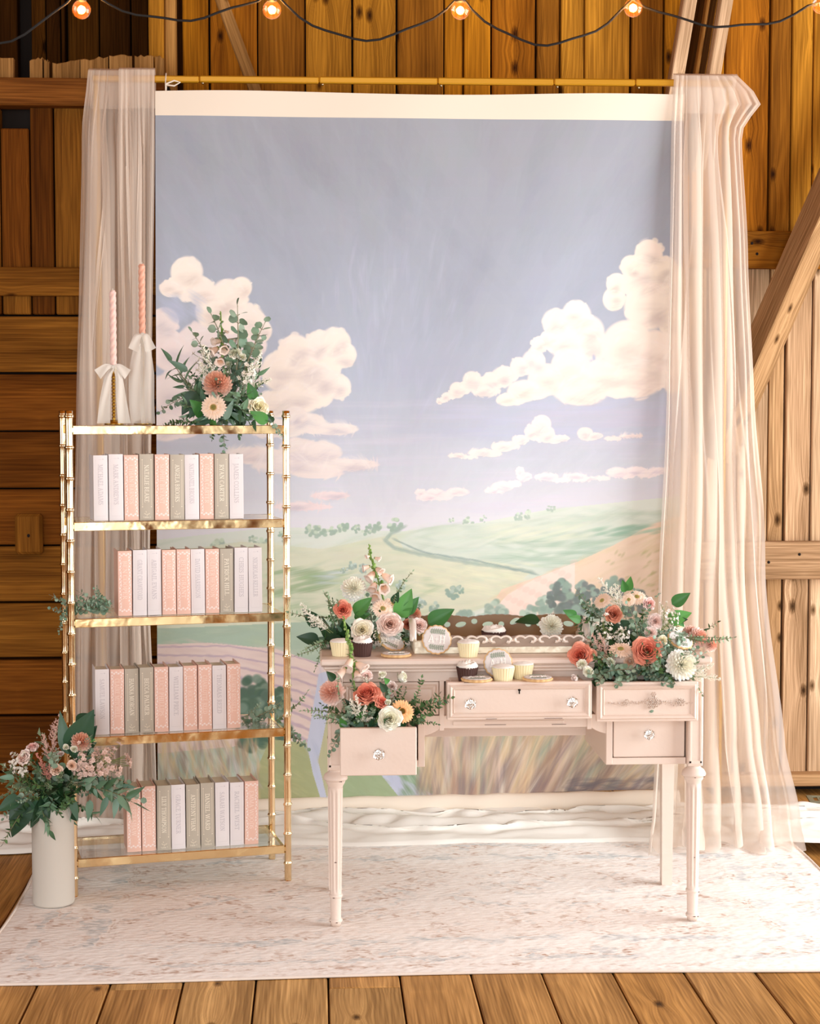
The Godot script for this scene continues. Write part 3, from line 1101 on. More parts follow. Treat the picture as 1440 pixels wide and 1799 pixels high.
# sprigs of unit length: round, long or small pointed leaves
func sprig_mesh(sd: int, kind: String) -> ArrayMesh:
	rng.seed = sd
	var mb := MB.new()
	var path := stem_path(1.0, 0.3)
	var greens := {"round": ["7f9a80", "97ab95", "6c8870", "879f88"], "willow": ["6f8e70", "5f8062", "83a184", "547454"], "small": ["3f5f3a", "4d6f42", "5c7e4a", "365330"], "fine": ["7e9a76", "8faa84", "6f8d68", "9ab08f"], "seeded": ["71876a", "5e7a58", "869a78", "64805f"]}[kind] as Array
	mb.col = hexlin("7d7b58") if kind != "round" else hexlin("98947a")
	mb.tube(path, [0.016, 0.014, 0.013, 0.011, 0.009, 0.007, 0.004], 5)
	var n_: int = {"round": 11, "willow": 8, "small": 13, "fine": 13, "seeded": 7}[kind]
	for i in n_:
		var t := 0.1 + 0.9 * i / float(n_ - 1)
		var p := along(path, t)
		var d := (along(path, minf(t + 0.1, 1.0)) - along(path, maxf(t - 0.1, 0))).normalized()
		var s0 := any_side(d)
		for k in 2:
			if i == n_ - 1 and k == 1: continue
			var s := s0 if k == 0 else -s0
			var dir := (s * rr(0.7, 1.1) + d * rr(0.25, 0.7)).normalized() if i < n_ - 1 else d
			var face_ := any_side(dir)
			face_ = (face_ * 0.7 + d * 0.6).normalized()
			var cc := hexlin(greens[rng.randi() % 4]) * rr(0.85, 1.1)
			var tp := 1.0 - 0.45 * t
			match kind:
				"round":
					mb.tube([p, p + dir * 0.03], 0.005, 3)
					leaf_into(mb, p + dir * 0.02, dir, face_, 0.19 * tp, 0.09 * tp, rr(-0.4, 0.6), rr(-0.1, 0.35), cc, 1.0, 4, 5)
				"willow":
					leaf_into(mb, p, (dir + d * 0.4 + Vector3(0, -0.1, 0)).normalized(), face_, 0.42 * rr(0.8, 1.15), 0.062, rr(-0.2, 0.9), 0.25, cc, 0.25, 4, 6)
				"small":
					leaf_into(mb, p, dir, face_, 0.19 * tp, 0.058 * tp, rr(0, 0.6), 0.3, cc, 0.5, 4, 5)
				"fine":
					leaf_into(mb, p, dir, face_, 0.15 * tp, 0.042 * tp, rr(-0.2, 0.6), 0.25, cc, 0.5, 2, 5)
				"seeded":
					leaf_into(mb, p, (dir + d * 0.5).normalized(), face_, 0.3 * tp, 0.085 * tp, rr(0, 0.7), 0.2, cc, 0.35, 4, 6)
			mb.col = hexlin("7d7b58")
		if kind == "seeded":
			for q in 9:
				mb.col = hexlin("9aa080") * rr(0.8, 1.1)
				mb.gem(p + rand_dir() * rr(0.03, 0.1), 0.016)
	return mb.mesh()


func astilbe_mesh(sd: int, color: Color, wide := 0.26) -> ArrayMesh:
	rng.seed = sd
	var mb := MB.new()
	mb.col = hexlin("8a9a62")
	var path := stem_path(1.0, 0.12)
	mb.tube(path, [0.012, 0.011, 0.01, 0.008, 0.007, 0.005, 0.003], 4)
	for i in 26:
		var t := 0.25 + 0.75 * i / 25.0
		var p := along(path, t)
		var L := wide * pow(1.04 - t, 0.75) * rr(0.8, 1.15) + 0.02
		var d := (any_side(Vector3.UP) + Vector3(0, 0.75, 0)).normalized()
		mb.col = color * 0.9
		var tip := p + d * L + Vector3(0, L * 0.15, 0)
		mb.tube([p, tip], 0.004, 3)
		var k := int(4 + L * 60)
		for j in k:
			mb.col = color * rr(0.85, 1.1)
			mb.gem(p.lerp(tip, (j + 0.7) / k) + rand_dir() * 0.016, rr(0.010, 0.019) * lerpf(1.15, 0.7, j / float(k)), 1.2)
	return mb.mesh()


func wax_mesh(sd: int, petal: Color, heart: Color) -> ArrayMesh:
	# thin forking stems with little five-petalled flowers
	rng.seed = sd
	var mb := MB.new()
	var path := stem_path(0.75, 0.15)
	mb.col = hexlin("7f8f56")
	mb.tube(path, [0.013, 0.012, 0.011, 0.010, 0.009, 0.008, 0.006], 4)
	for i in 26:
		var t := 0.2 + 0.8 * i / 25.0
		var p := along(path, t)
		var d := (any_side(Vector3.UP) * 0.8 + Vector3(0, 0.9, 0)).normalized()
		var q := p + d * rr(0.14, 0.36)
		mb.col = hexlin("8b9a60")
		mb.tube([p, q], 0.0055, 3)
		for s in 2:
			var e := q + rand_dir() * 0.045 if s == 1 else q
			var up := (d + rand_dir() * 0.5).normalized()
			var s1 := any_side(up)
			var s2 := up.cross(s1)
			for k in 5:
				var a := TAU * k / 5.0
				var pd := s1 * cos(a) + s2 * sin(a)
				mb.col = petal * rr(0.92, 1.05)
				var m := e + pd * 0.030 + up * 0.010
				var pt := pd.cross(up) * 0.020
				mb.face([e, m + pt, e + pd * 0.054 + up * 0.016, m - pt], up)
			mb.col = heart
			mb.gem(e + up * 0.006, 0.010)
	return mb.mesh()


func bud_mesh(sd: int, c0: Color, c1: Color) -> ArrayMesh:
	return rose_mesh(sd, c0, c1, 0.12, 14)


func make_flora() -> void:
	var w := Color(1, 1, 1)
	var add := func(kind: String, called: String, mesh: Mesh, mat_: String) -> void:
		if not flower_kinds.has(kind): flower_kinds[kind] = {"name": called, "meshes": [], "mat": mat_}
		flower_kinds[kind].meshes.append(mesh)
	for s in 2:
		add.call("rose_coral", "rose", rose_mesh(11 + s, hexlin("e67058"), hexlin("f7aa90"), 0.75, 28), "flora")
		add.call("rose_dark", "rose", rose_mesh(21 + s, hexlin("c2654c"), hexlin("e09a7e"), 0.6, 26), "flora")
		add.call("rose_blush", "rose", rose_mesh(31 + s, hexlin("efc1ac"), hexlin("fbeae0"), 0.62, 30), "flora")
		add.call("rose_cream", "rose", rose_mesh(41 + s, hexlin("faecc4"), hexlin("fdf7ea"), 0.7, 30), "flora")
		add.call("rose_yellow", "rose", rose_mesh(45 + s, hexlin("fbf0c4"), hexlin("fdf8e4"), 0.7, 28), "flora")
		add.call("rose_peach", "rose", rose_mesh(51 + s, hexlin("f6c9a6"), hexlin("fbe0cd"), 0.55, 22), "flora")
		add.call("rose_pink", "rose", rose_mesh(56 + s, hexlin("f3b7ab"), hexlin("fbe4dc"), 0.5, 26), "flora")
		add.call("ranunculus", "ranunculus", rose_mesh(61 + s, hexlin("f6f2d2"), hexlin("fcf9ec"), 0.38, 48), "flora")
		add.call("ranunculus_pink", "ranunculus", rose_mesh(66 + s, hexlin("f8cfc2"), hexlin("fdece5"), 0.42, 44), "flora")
		add.call("bud_cream", "flower_bud", bud_mesh(71 + s, hexlin("f4f2d4"), hexlin("fcf8ea")), "flora")
		add.call("bud_blush", "flower_bud", bud_mesh(76 + s, hexlin("f8ded2"), hexlin("fdf3ed")), "flora")
		add.call("gerbera_peach", "gerbera", gerbera_mesh(81 + s, hexlin("f7cda3"), hexlin("fce7d5")), "flora")
		add.call("gerbera_orange", "gerbera", gerbera_mesh(86 + s, hexlin("eaa05f"), hexlin("f3c08d")), "flora")
		add.call("dahlia", "dahlia", mum_mesh(91 + s, hexlin("fcf7e2"), hexlin("fffdf8"), 130, 0.1, 0.13), "flora")
		add.call("mum_coral", "chrysanthemum", mum_mesh(96 + s, hexlin("eba583"), hexlin("fde3d3"), 110, 0.4, 0.14), "flora")
		add.call("mum_peach", "chrysanthemum", mum_mesh(101 + s, hexlin("f6bca4"), hexlin("feeae0"), 110, 0.4, 0.14), "flora")
		add.call("astilbe_white", "astilbe_plume", astilbe_mesh(111 + s, hexlin("fdf7e8")), "flora")
		add.call("astilbe_pink", "astilbe_plume", astilbe_mesh(116 + s, hexlin("e9c1b2")), "flora")
		add.call("astilbe_coral", "astilbe_plume", astilbe_mesh(121 + s, hexlin("dc9686"), 0.18), "flora")
		add.call("wax_white", "waxflower_sprig", wax_mesh(131 + s, hexlin("f8f1e6"), hexlin("b9b070")), "flora")
		add.call("wax_pink", "waxflower_sprig", wax_mesh(136 + s, hexlin("eccfc2"), hexlin("b08a62")), "flora")
		add.call("bell", "bell", bell_mesh(141 + s, hexlin("f9d0ae"), hexlin("fde8da")), "flora")
	for s in 4:
		add.call("round", "eucalyptus_sprig", sprig_mesh(151 + s, "round"), "leafy")
		add.call("willow", "eucalyptus_sprig", sprig_mesh(161 + s, "willow"), "leafy")
		add.call("small", "leaf_sprig", sprig_mesh(171 + s, "small"), "leafy")
		add.call("fine", "leaf_sprig", sprig_mesh(181 + s, "fine"), "leafy")
		add.call("seeded", "eucalyptus_sprig", sprig_mesh(191 + s, "seeded"), "leafy")
		rng.seed = 201 + s
		var mb := MB.new()
		leaf_into(mb, Vector3.ZERO, Vector3.UP, Vector3.BACK, 1.0, 0.31, rr(0.1, 0.6), 0.22, hexlin(["4f8a44", "3e7438", "5c9a4c", "467f40"][s]), 0.55, 6, 10)
		add.call("leaf", "leaf", mb.mesh(), "leafy")
		mb = MB.new()
		leaf_into(mb, Vector3.ZERO, Vector3.UP, Vector3.BACK, 1.0, 0.3, rr(0.1, 0.6), 0.2, hexlin(["2c4a2b", "27432a", "33553a", "2f4a35"][s]), 0.5, 6, 10)
		add.call("leaf_dark", "leaf", mb.mesh(), "leafy")
		mb = MB.new()
		leaf_into(mb, Vector3.ZERO, Vector3.UP, Vector3.BACK, 1.0, 0.17, rr(0.2, 0.9), 0.2, hexlin(["6a8a74", "5d7c68", "7d9a88", "52705b"][s]), 0.3, 4, 10)
		add.call("leaf_grey", "leaf", mb.mesh(), "leafy")
	add.call("disc_green", "flower_center", disc_mesh(7, hexlin("d9c07e"), hexlin("a9a860")), "flora")
	add.call("disc_brown", "flower_center", disc_mesh(8, hexlin("b07f3c"), hexlin("6f6a2c")), "flora")
	rng.seed = 1234


var pick_at := 0


func frame(dir: Vector3, face_ := Vector3.ZERO, roll := -100.0) -> Basis:
	var y := dir.normalized()
	var z := face_
	if z == Vector3.ZERO:
		z = Vector3.BACK if absf(y.z) < 0.9 else Vector3.UP
	z = (z - y * z.dot(y))
	z = z.normalized() if z.length() > 0.01 else y.cross(Vector3.RIGHT).normalized()
	var x := y.cross(z)
	var b := Basis(x, y, z)
	if roll > -50.0: b = b.rotated(y, roll)
	return b


# one bloom or sprig as a part of an arrangement; at is in the room, size is its radius (blooms) or length (sprigs)
func bloom(parent: Node3D, kind: String, at: Vector3, dir: Vector3, size: float, face_ := Vector3.ZERO) -> MeshInstance3D:
	var k: Dictionary = flower_kinds[kind]
	pick_at += 1
	var o := obj(k.name, k.meshes[pick_at % k.meshes.size()], M[k.mat], parent)
	var roll := rr(0, TAU) if face_ == Vector3.ZERO else -100.0
	o.transform = Transform3D(frame(dir, face_, roll).scaled(Vector3.ONE * size), parent.transform.affine_inverse() * at)
	if kind.begins_with("gerbera"):
		obj("flower_center", flower_kinds["disc_green" if kind == "gerbera_peach" else "disc_brown"].meshes[0], M.flora, o)
	return o


# a foxglove spike: stem with buds, and bells that are pieces of it
func foxglove(parent: Node3D, path: Array, bells: Array, bell_len: float) -> void:
	var inv := parent.transform.affine_inverse()
	var p := []
	for q: Vector3 in path: p.append(inv * q)
	var mb := MB.new()
	mb.col = hexlin("86a35a")
	var rad := []
	for i in p.size(): rad.append(lerpf(0.0034, 0.0014, i / float(p.size() - 1)))
	mb.tube(p, rad, 6)
	for i in 30:
		var t := 0.4 + 0.6 * i / 29.0
		var c := along(p, t)
		var s := lerpf(0.0085, 0.003, (t - 0.4) / 0.6)
		var d := any_side(Vector3.UP)
		mb.col = hexlin(["7fa04f", "93b362", "a9c07a", "6d9145"][i % 4])
		if t > 0.62 or i % 3 == 0:
			mb.ball(c + d * s * 1.1, Vector3(s, s * 1.25, s) * 0.8, 6, 4)
		leaf_into(mb, c, (d + Vector3(0, 0.5, 0)).normalized(), Vector3.UP, s * 2.4, s * 0.7, 0.3, 0.2, mb.col, 0.4, 2, 4)
	var o := obj("foxglove", mb, M.flora, parent)
	for b: Array in bells:
		var at: Vector3 = inv * (b[0] as Vector3)
		var d: Vector3 = (b[1] as Vector3).normalized()
		var L: float = bell_len * (b[2] if b.size() > 2 else 1.0)
		pick_at += 1
		var c := obj("bell", flower_kinds["bell"].meshes[pick_at % 2], M.flora, o)
		c.transform = Transform3D(frame(d, Vector3.ZERO, rr(0, 6)).scaled(Vector3.ONE * L), at - d * L * 0.7)


# greenery that radiates from a core
func green(parent: Node3D, kinds: Array, at: Vector3, spread: Vector3, n_: int, len_: float, toward := Vector3(0, 0.4, 0.5), wide := 1.0) -> void:
	for i in n_:
		var d := (rand_dir() * wide + toward).normalized()
		var p := at + Vector3(rr(-1, 1) * spread.x, rr(-1, 1) * spread.y, rr(-1, 1) * spread.z)
		bloom(parent, kinds[i % kinds.size()], p, d, len_ * rr(0.75, 1.25))
# ------------------------------------------------------------------ the room
func plank(parent: Node3D, called: String, lo: Vector3, hi: Vector3, m: Material, grain_axis: int, bevel := 0.004) -> MeshInstance3D:
	var mb := MB.new()
	mb.grain = grain_axis
	mb.uvs = 0.62
	mb.uvo = Vector2(rr(0, 1), rr(0, 1))
	mb.box((lo + hi) * 0.5, hi - lo, bevel)
	return obj(called, mb, m, parent)


func timber(called: String, a: Vector3, b: Vector3, w: float, d: float, m: Material, spin := 0.0, label := "", cat := "timber", group := "") -> MeshInstance3D:
	var mb := MB.new()
	mb.grain = 1
	mb.uvs = 0.62
	mb.uvo = Vector2(rr(0, 1), rr(0, 1))
	var L := a.distance_to(b)
	mb.box(Vector3(0, L * 0.5, 0), Vector3(w, L, d), 0.004)
	var o := obj(called, mb, m)
	o.transform = Transform3D(frame(b - a, Vector3.BACK).rotated((b - a).normalized(), spin), a)
	tag(o, label, cat, group)
	return o


func build_room() -> void:
	rng.seed = 77
	# floor: a slab, and boards laid on it where the photograph looks
	var mb := MB.new()
	mb.grain = 2
	mb.uvs = 0.5
	mb.box(Vector3(0.5, -0.09, -2.3), Vector3(8.4, 0.1, 11.0))
	var floor_ := struct("floor", mb, M.floor_b)
	var tones := ["floor_a", "floor_b", "floor_c", "floor_a", "floor_c"]
	var x := -0.7096 - 0.1840 * 5
	for i in 17:
		var cuts := [-6.62, rr(-5.2, -3.9), -2.9]
		if i % 3 == 1: cuts = [-6.62, -2.9]
		for k in cuts.size() - 1:
			plank(floor_, "floorboard", Vector3(x + 0.0025, -0.04, cuts[k] + 0.001), Vector3(x + 0.1815, rr(-0.0015, 0.0), cuts[k + 1] - 0.001), M[tones[(i * 2 + k) % 5]], 2, 0.003)
		x += 0.1840
	# back wall: a dark backing with upright boards, rails and a low sill
	mb = MB.new()
	mb.box(Vector3(1.95, 2.1, -6.63), Vector3(4.9, 4.3, 0.1))
	var back := struct("wall_back", mb, M.gap)
	var seams := [-0.50, -0.393, -0.215, -0.036, 0.139, 0.309, 0.487, 0.560, 0.664, 0.837, 0.928, 1.019, 1.195, 1.324, 1.43, 1.559, 1.731, 1.819, 1.903, 2.06, 2.2, 2.38]
	var up := ["wall_a", "wall_d", "wall_c", "wall_b", "wall_a", "wall_c", "wall_d"]
	for i in seams.size() - 1:
		var g := 0.005 if i % 4 else 0.011
		var z := rr(-6.528, -6.514)
		plank(back, "board", Vector3(seams[i] + g * 0.5, 2.07, -6.575), Vector3(seams[i + 1] - g * 0.5, 4.1, z), M[up[(i * 3) % 7]], 1)
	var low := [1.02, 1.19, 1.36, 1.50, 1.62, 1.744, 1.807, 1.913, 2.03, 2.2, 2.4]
	var lo_m := ["pale_a", "pale_c", "pale_b"]  # low boards paler: weathering, with the daylight wash also put into the colour
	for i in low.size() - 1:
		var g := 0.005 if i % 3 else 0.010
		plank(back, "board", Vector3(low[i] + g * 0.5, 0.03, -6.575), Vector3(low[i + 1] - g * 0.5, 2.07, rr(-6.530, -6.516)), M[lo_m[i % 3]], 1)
	plank(back, "rail", Vector3(1.0, 1.996, -6.54), Vector3(2.5, 2.137, -6.475), M.wall_d, 0)
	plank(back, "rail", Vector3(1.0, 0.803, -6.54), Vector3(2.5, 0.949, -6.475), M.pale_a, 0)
	for p: Vector3 in [Vector3(1.66, 2.09, -6.474), Vector3(1.68, 2.05, -6.474), Vector3(1.85, 2.06, -6.474), Vector3(1.74, 0.87, -6.474), Vector3(1.86, 0.90, -6.474)]:
		mb = MB.new()
		mb.ball(p, Vector3(0.006, 0.006, 0.003), 6, 4)
		obj("nail_head", mb, M.gap, back)
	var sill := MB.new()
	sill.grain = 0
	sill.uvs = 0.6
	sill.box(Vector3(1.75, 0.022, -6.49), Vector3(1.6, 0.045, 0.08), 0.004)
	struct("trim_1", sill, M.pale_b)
	# recess behind the broken partition: old dark boards, its shade also in their colour
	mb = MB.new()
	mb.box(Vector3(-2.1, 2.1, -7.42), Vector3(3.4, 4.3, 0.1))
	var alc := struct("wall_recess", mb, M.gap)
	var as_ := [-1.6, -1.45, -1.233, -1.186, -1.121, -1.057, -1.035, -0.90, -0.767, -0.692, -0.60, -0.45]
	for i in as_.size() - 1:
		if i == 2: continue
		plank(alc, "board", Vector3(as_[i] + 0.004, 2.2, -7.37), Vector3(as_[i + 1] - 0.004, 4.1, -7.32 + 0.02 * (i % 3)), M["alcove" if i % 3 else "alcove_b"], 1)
	mb = MB.new()
	mb.box(Vector3(-0.47, 2.1, -7.0), Vector3(0.08, 4.3, 0.8))
	struct("trim_2", mb, M.alcove)
	# left partition
	mb = MB.new()
	mb.box(Vector3(-2.2, 1.31, -6.31), Vector3(3.35, 2.62, 0.06))
	var left := struct("wall_left", mb, M.gap)
	var y := 1.789
	for i in 9:
		var y0 := maxf(y - 0.198 + rr(-0.003, 0.003), 0.0)
		if y0 < y - 0.02:
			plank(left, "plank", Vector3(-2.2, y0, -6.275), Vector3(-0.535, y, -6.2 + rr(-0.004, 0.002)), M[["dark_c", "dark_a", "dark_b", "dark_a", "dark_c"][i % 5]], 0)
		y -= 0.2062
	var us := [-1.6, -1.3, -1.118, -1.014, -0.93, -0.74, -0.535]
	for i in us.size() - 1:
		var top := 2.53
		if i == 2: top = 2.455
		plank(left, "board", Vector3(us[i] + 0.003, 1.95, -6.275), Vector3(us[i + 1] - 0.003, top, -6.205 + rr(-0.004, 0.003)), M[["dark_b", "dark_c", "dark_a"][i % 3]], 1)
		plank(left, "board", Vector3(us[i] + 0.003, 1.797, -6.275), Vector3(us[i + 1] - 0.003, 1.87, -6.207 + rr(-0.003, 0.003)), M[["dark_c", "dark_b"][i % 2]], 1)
	plank(left, "rail", Vector3(-2.2, 2.528, -6.25), Vector3(-0.535, 2.624, -6.155), M.beam, 0)
	plank(left, "rail", Vector3(-2.2, 1.862, -6.24), Vector3(-0.535, 1.963, -6.175), M.dark_c, 0)
	# board ends that stick up above the rail, broken off at different heights
	var ends := [[-1.3, -1.066, 2.703, 2.700], [-1.009, -0.964, 2.690, 2.704], [-0.959, -0.940, 2.699, 2.690], [-0.929, -0.833, 2.685, 2.697], [-0.831, -0.733, 2.697, 2.708], [-0.729, -0.649, 2.712, 2.711], [-0.640, -0.573, 2.713, 2.712], [-0.568, -0.537, 2.713, 2.706]]
	for e: Array in ends:
		var poly := PackedVector2Array()
		poly.append(Vector2(e[0], 2.60))
		poly.append(Vector2(e[1], 2.60))
		var k := 6
		for j in k + 1:
			var t := 1.0 - j / float(k)
			poly.append(Vector2(lerpf(e[0], e[1], t), lerpf(e[2], e[3], t) + (rr(-0.006, 0.005) if j > 0 and j < k else 0.0)))
		mb = MB.new()
		mb.uvs = 0.62
		mb.uvo = Vector2(rr(0, 1), rr(0, 1))
		mb.prism(poly, -6.235, -6.195, 0.002)
		obj("board_end", mb, M.broken, left)
	# the rest of the shell: right wall with a wide barn door opening, front wall with another, ceiling
	mb = MB.new()
	mb.grain = 1
	mb.uvs = 0.6
	mb.box(Vector3(3.75, 2.1, -6.05), Vector3(0.12, 4.3, 1.1))
	mb.box(Vector3(3.75, 2.1, -0.3), Vector3(0.12, 4.3, 4.4))
	mb.box(Vector3(3.75, 3.55, -4.0), Vector3(0.12, 1.4, 3.1))
	mb.box(Vector3(3.75, 2.1, 2.3), Vector3(0.12, 4.3, 1.2))
	struct("wall_right", mb, M.pale_a)
	mb = MB.new()
	mb.grain = 1
	mb.uvs = 0.6
	mb.box(Vector3(-3.5, 2.1, 2.9), Vector3(0.6, 4.3, 0.12))
	mb.box(Vector3(2.9, 2.1, 2.9), Vector3(1.8, 4.3, 0.12))
	mb.box(Vector3(-0.6, 3.75, 2.9), Vector3(5.2, 1.0, 0.12))
	struct("wall_front", mb, M.pale_b)
	mb = MB.new()
	mb.grain = 1
	mb.uvs = 0.6
	mb.box(Vector3(-3.75, 2.1, -5.95), Vector3(0.12, 4.3, 3.0))
	mb.box(Vector3(-3.75, 2.1, 0.75), Vector3(0.12, 4.3, 4.5))
	mb.box(Vector3(-3.75, 3.5, -2.97), Vector3(0.12, 1.5, 2.95))
	mb.box(Vector3(-3.75, 0.4, -2.97), Vector3(0.12, 0.9, 2.95))
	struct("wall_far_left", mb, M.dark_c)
	mb = MB.new()
	mb.box(Vector3(0.2, 4.3, -2.2), Vector3(8.2, 0.12, 10.6))
	struct("ceiling", mb, M.wall_b)
	# framing that stands in front of the boards
	timber("wall_stud", Vector3(-0.574, 1.9, -6.36), Vector3(-0.574, 4.15, -6.36), 0.054, 0.09, M.wall_c, 0.0, "orange upright stud at the inner end of the broken partition, above the left curtain", "stud")
	timber("wall_stud", Vector3(-0.527, 1.9, -6.40), Vector3(-0.527, 4.15, -6.40), 0.038, 0.09, M.stud, 0.0, "narrow paler strip for the daylit right side of the orange upright, above the left curtain", "stud")  # daylit side face of that post, its light put into a paler wood
	timber("diagonal_batten", Vector3(-0.207, 2.60, -6.46), Vector3(-0.40, 3.12, -6.46), 0.045, 0.03, M.broken, 0.0, "thin slanting batten crossing the upright boards near the top left of the backdrop", "batten")
	var t := timber("leaning_post", Vector3(1.29, 2.35, -6.40), Vector3(1.50, 3.65, -6.40), 0.05, 0.07, M.pale_c, 0.0, "left one of two pale leaning posts above the right curtain", "post")
	t = timber("leaning_post", Vector3(1.43, 2.35, -6.40), Vector3(1.635, 3.65, -6.40), 0.046, 0.07, M.pale_c, 0.0, "right one of two pale leaning posts above the right curtain", "post")
	timber("shade_board", Vector3(1.365, 2.35, -6.49), Vector3(1.57, 3.65, -6.49), 0.10, 0.02, M.alcove, 0.0, "dark board added as shade behind the gap between the two pale leaning posts", "board")  # dark sheet added for the deep shade between the posts
	timber("leaning_board", Vector3(1.372, 2.35, -6.44), Vector3(1.575, 3.65, -6.44), 0.012, 0.06, M.stud, 0.0, "thin board edge in the gap between the two leaning posts above the right curtain", "board")
	timber("diagonal_brace", Vector3(1.50, 1.27, -6.38), Vector3(2.25, 3.02, -6.38), 0.105, 0.105, M.pale_b, 0.62, "thick diagonal timber brace across the boards to the right of the curtain", "brace")
	# a block on the left planks and a floor vent
	mb = MB.new()
	mb.uvs = 0.7
	mb.uvo = Vector2(0.3, 0.55)
	mb.box(Vector3(-1.03, 1.011, -6.185), Vector3(0.098, 0.146, 0.03), 0.010)
	var blk := obj("wall_block", mb, M.dark_c)
	tag(blk, "small square wooden plate with a hole on the dark planks left of the gold shelf", "block")
	mb = MB.new()
	mb.ball(Vector3(-1.03, 1.006, -6.1705), Vector3(0.006, 0.007, 0.003), 8, 4)
	obj("screw_hole", mb, M.gap, blk)
	var vent := thing("floor_vent", "small grey-green metal grille let into the floor by the wall at right", "vent", Vector3(1.98, 0.0, -6.2))
	mb = MB.new()
	for s: Array in [[Vector3(0, 0.003, 0.045), Vector3(0.3, 0.006, 0.02)], [Vector3(0, 0.003, -0.045), Vector3(0.3, 0.006, 0.02)], [Vector3(-0.14, 0.003, 0), Vector3(0.02, 0.006, 0.07)], [Vector3(0.14, 0.003, 0), Vector3(0.02, 0.006, 0.07)]]:
		mb.box(s[0], s[1], 0.001)
	obj("frame", mb, M.vent, vent)
	for k in 9:
		mb = MB.new()
		mb.box(Vector3(-0.11 + k * 0.0275, 0.0025, 0), Vector3(0.008, 0.004, 0.072))
		obj("slat", mb, M.vent, vent)
	vent.rotation.y = -0.15


# ------------------------------------------------------------------ backdrop, stand, curtains, rug
func key(keys: Array, y: float, c: int) -> float:
	for i in keys.size() - 1:
		var a: Array = keys[i]
		var b: Array = keys[i + 1]
		if y <= a[0] and y >= b[0]:
			var t: float = (a[0] - y) / maxf(a[0] - b[0], 1e-6)
			t = t * t * (3 - 2 * t) * 0.5 + t * 0.5
			return lerpf(a[c], b[c], t)
	return keys[-1][c]


# keys: height, left edge, right edge, depth, fold depth; ends with a hem lying on the floor
func drape(keys: Array, folds: float, sway: float, sd: int, nx := 130, ny := 60, corner := 0.0) -> MB:
	var f := FastNoiseLite.new()
	f.seed = sd
	f.frequency = 1.0
	f.fractal_octaves = 2
	var mb := MB.new()
	var rows := []
	var top: float = keys[0][0]
	for i in ny + 4:
		var y := top
		var over := 0
		if i < 3: over = 3 - i
		else: y = lerpf(top, keys[-1][0], pow((i - 3) / float(ny), 0.9))
		var xl := key(keys, y, 1)
		var xr := key(keys, y, 2)
		var z := key(keys, y, 3)
		var d := key(keys, y, 4)
		var row := PackedVector3Array()
		for j in nx + 1:
			var u := j / float(nx)
			var th := u * folds * TAU + f.get_noise_2d(u * 3.0, y * 0.35) * 5.0 + f.get_noise_2d(u * 9.0 + 40.0, y * 0.2) * 2.0
			var fall := clampf((top - y) / 0.3, 0.25, 1.0)
			var flap := corner * exp(-pow((y - top + 0.085) / 0.062, 2.0)) * pow(smoothstep(0.3, 1.0, u), 2.0)
			var px := lerpf(xl, xr, u) + flap + sin(th) * sway * fall * sin(PI * clampf(u * 1.04, 0.02, 0.98))
			var pz := z + cos(th) * d * fall + f.get_noise_2d(u * 2.0, y * 0.8 + 9.0) * d * 0.7
			var py := y
			if over > 0:
				py = top - [0.0, -0.012, 0.02, 0.12][over]
				pz = z - [0.0, 0.020, 0.044, 0.048][over] - cos(th) * d * 0.1
			if y < 0.03: py = maxf(0.012, y + 0.012 + 0.018 * sin(th * 0.5 + u * 7.0))
			row.append(Vector3(px, py, pz))
		rows.append(row)
	mb.patch(rows)
	return mb


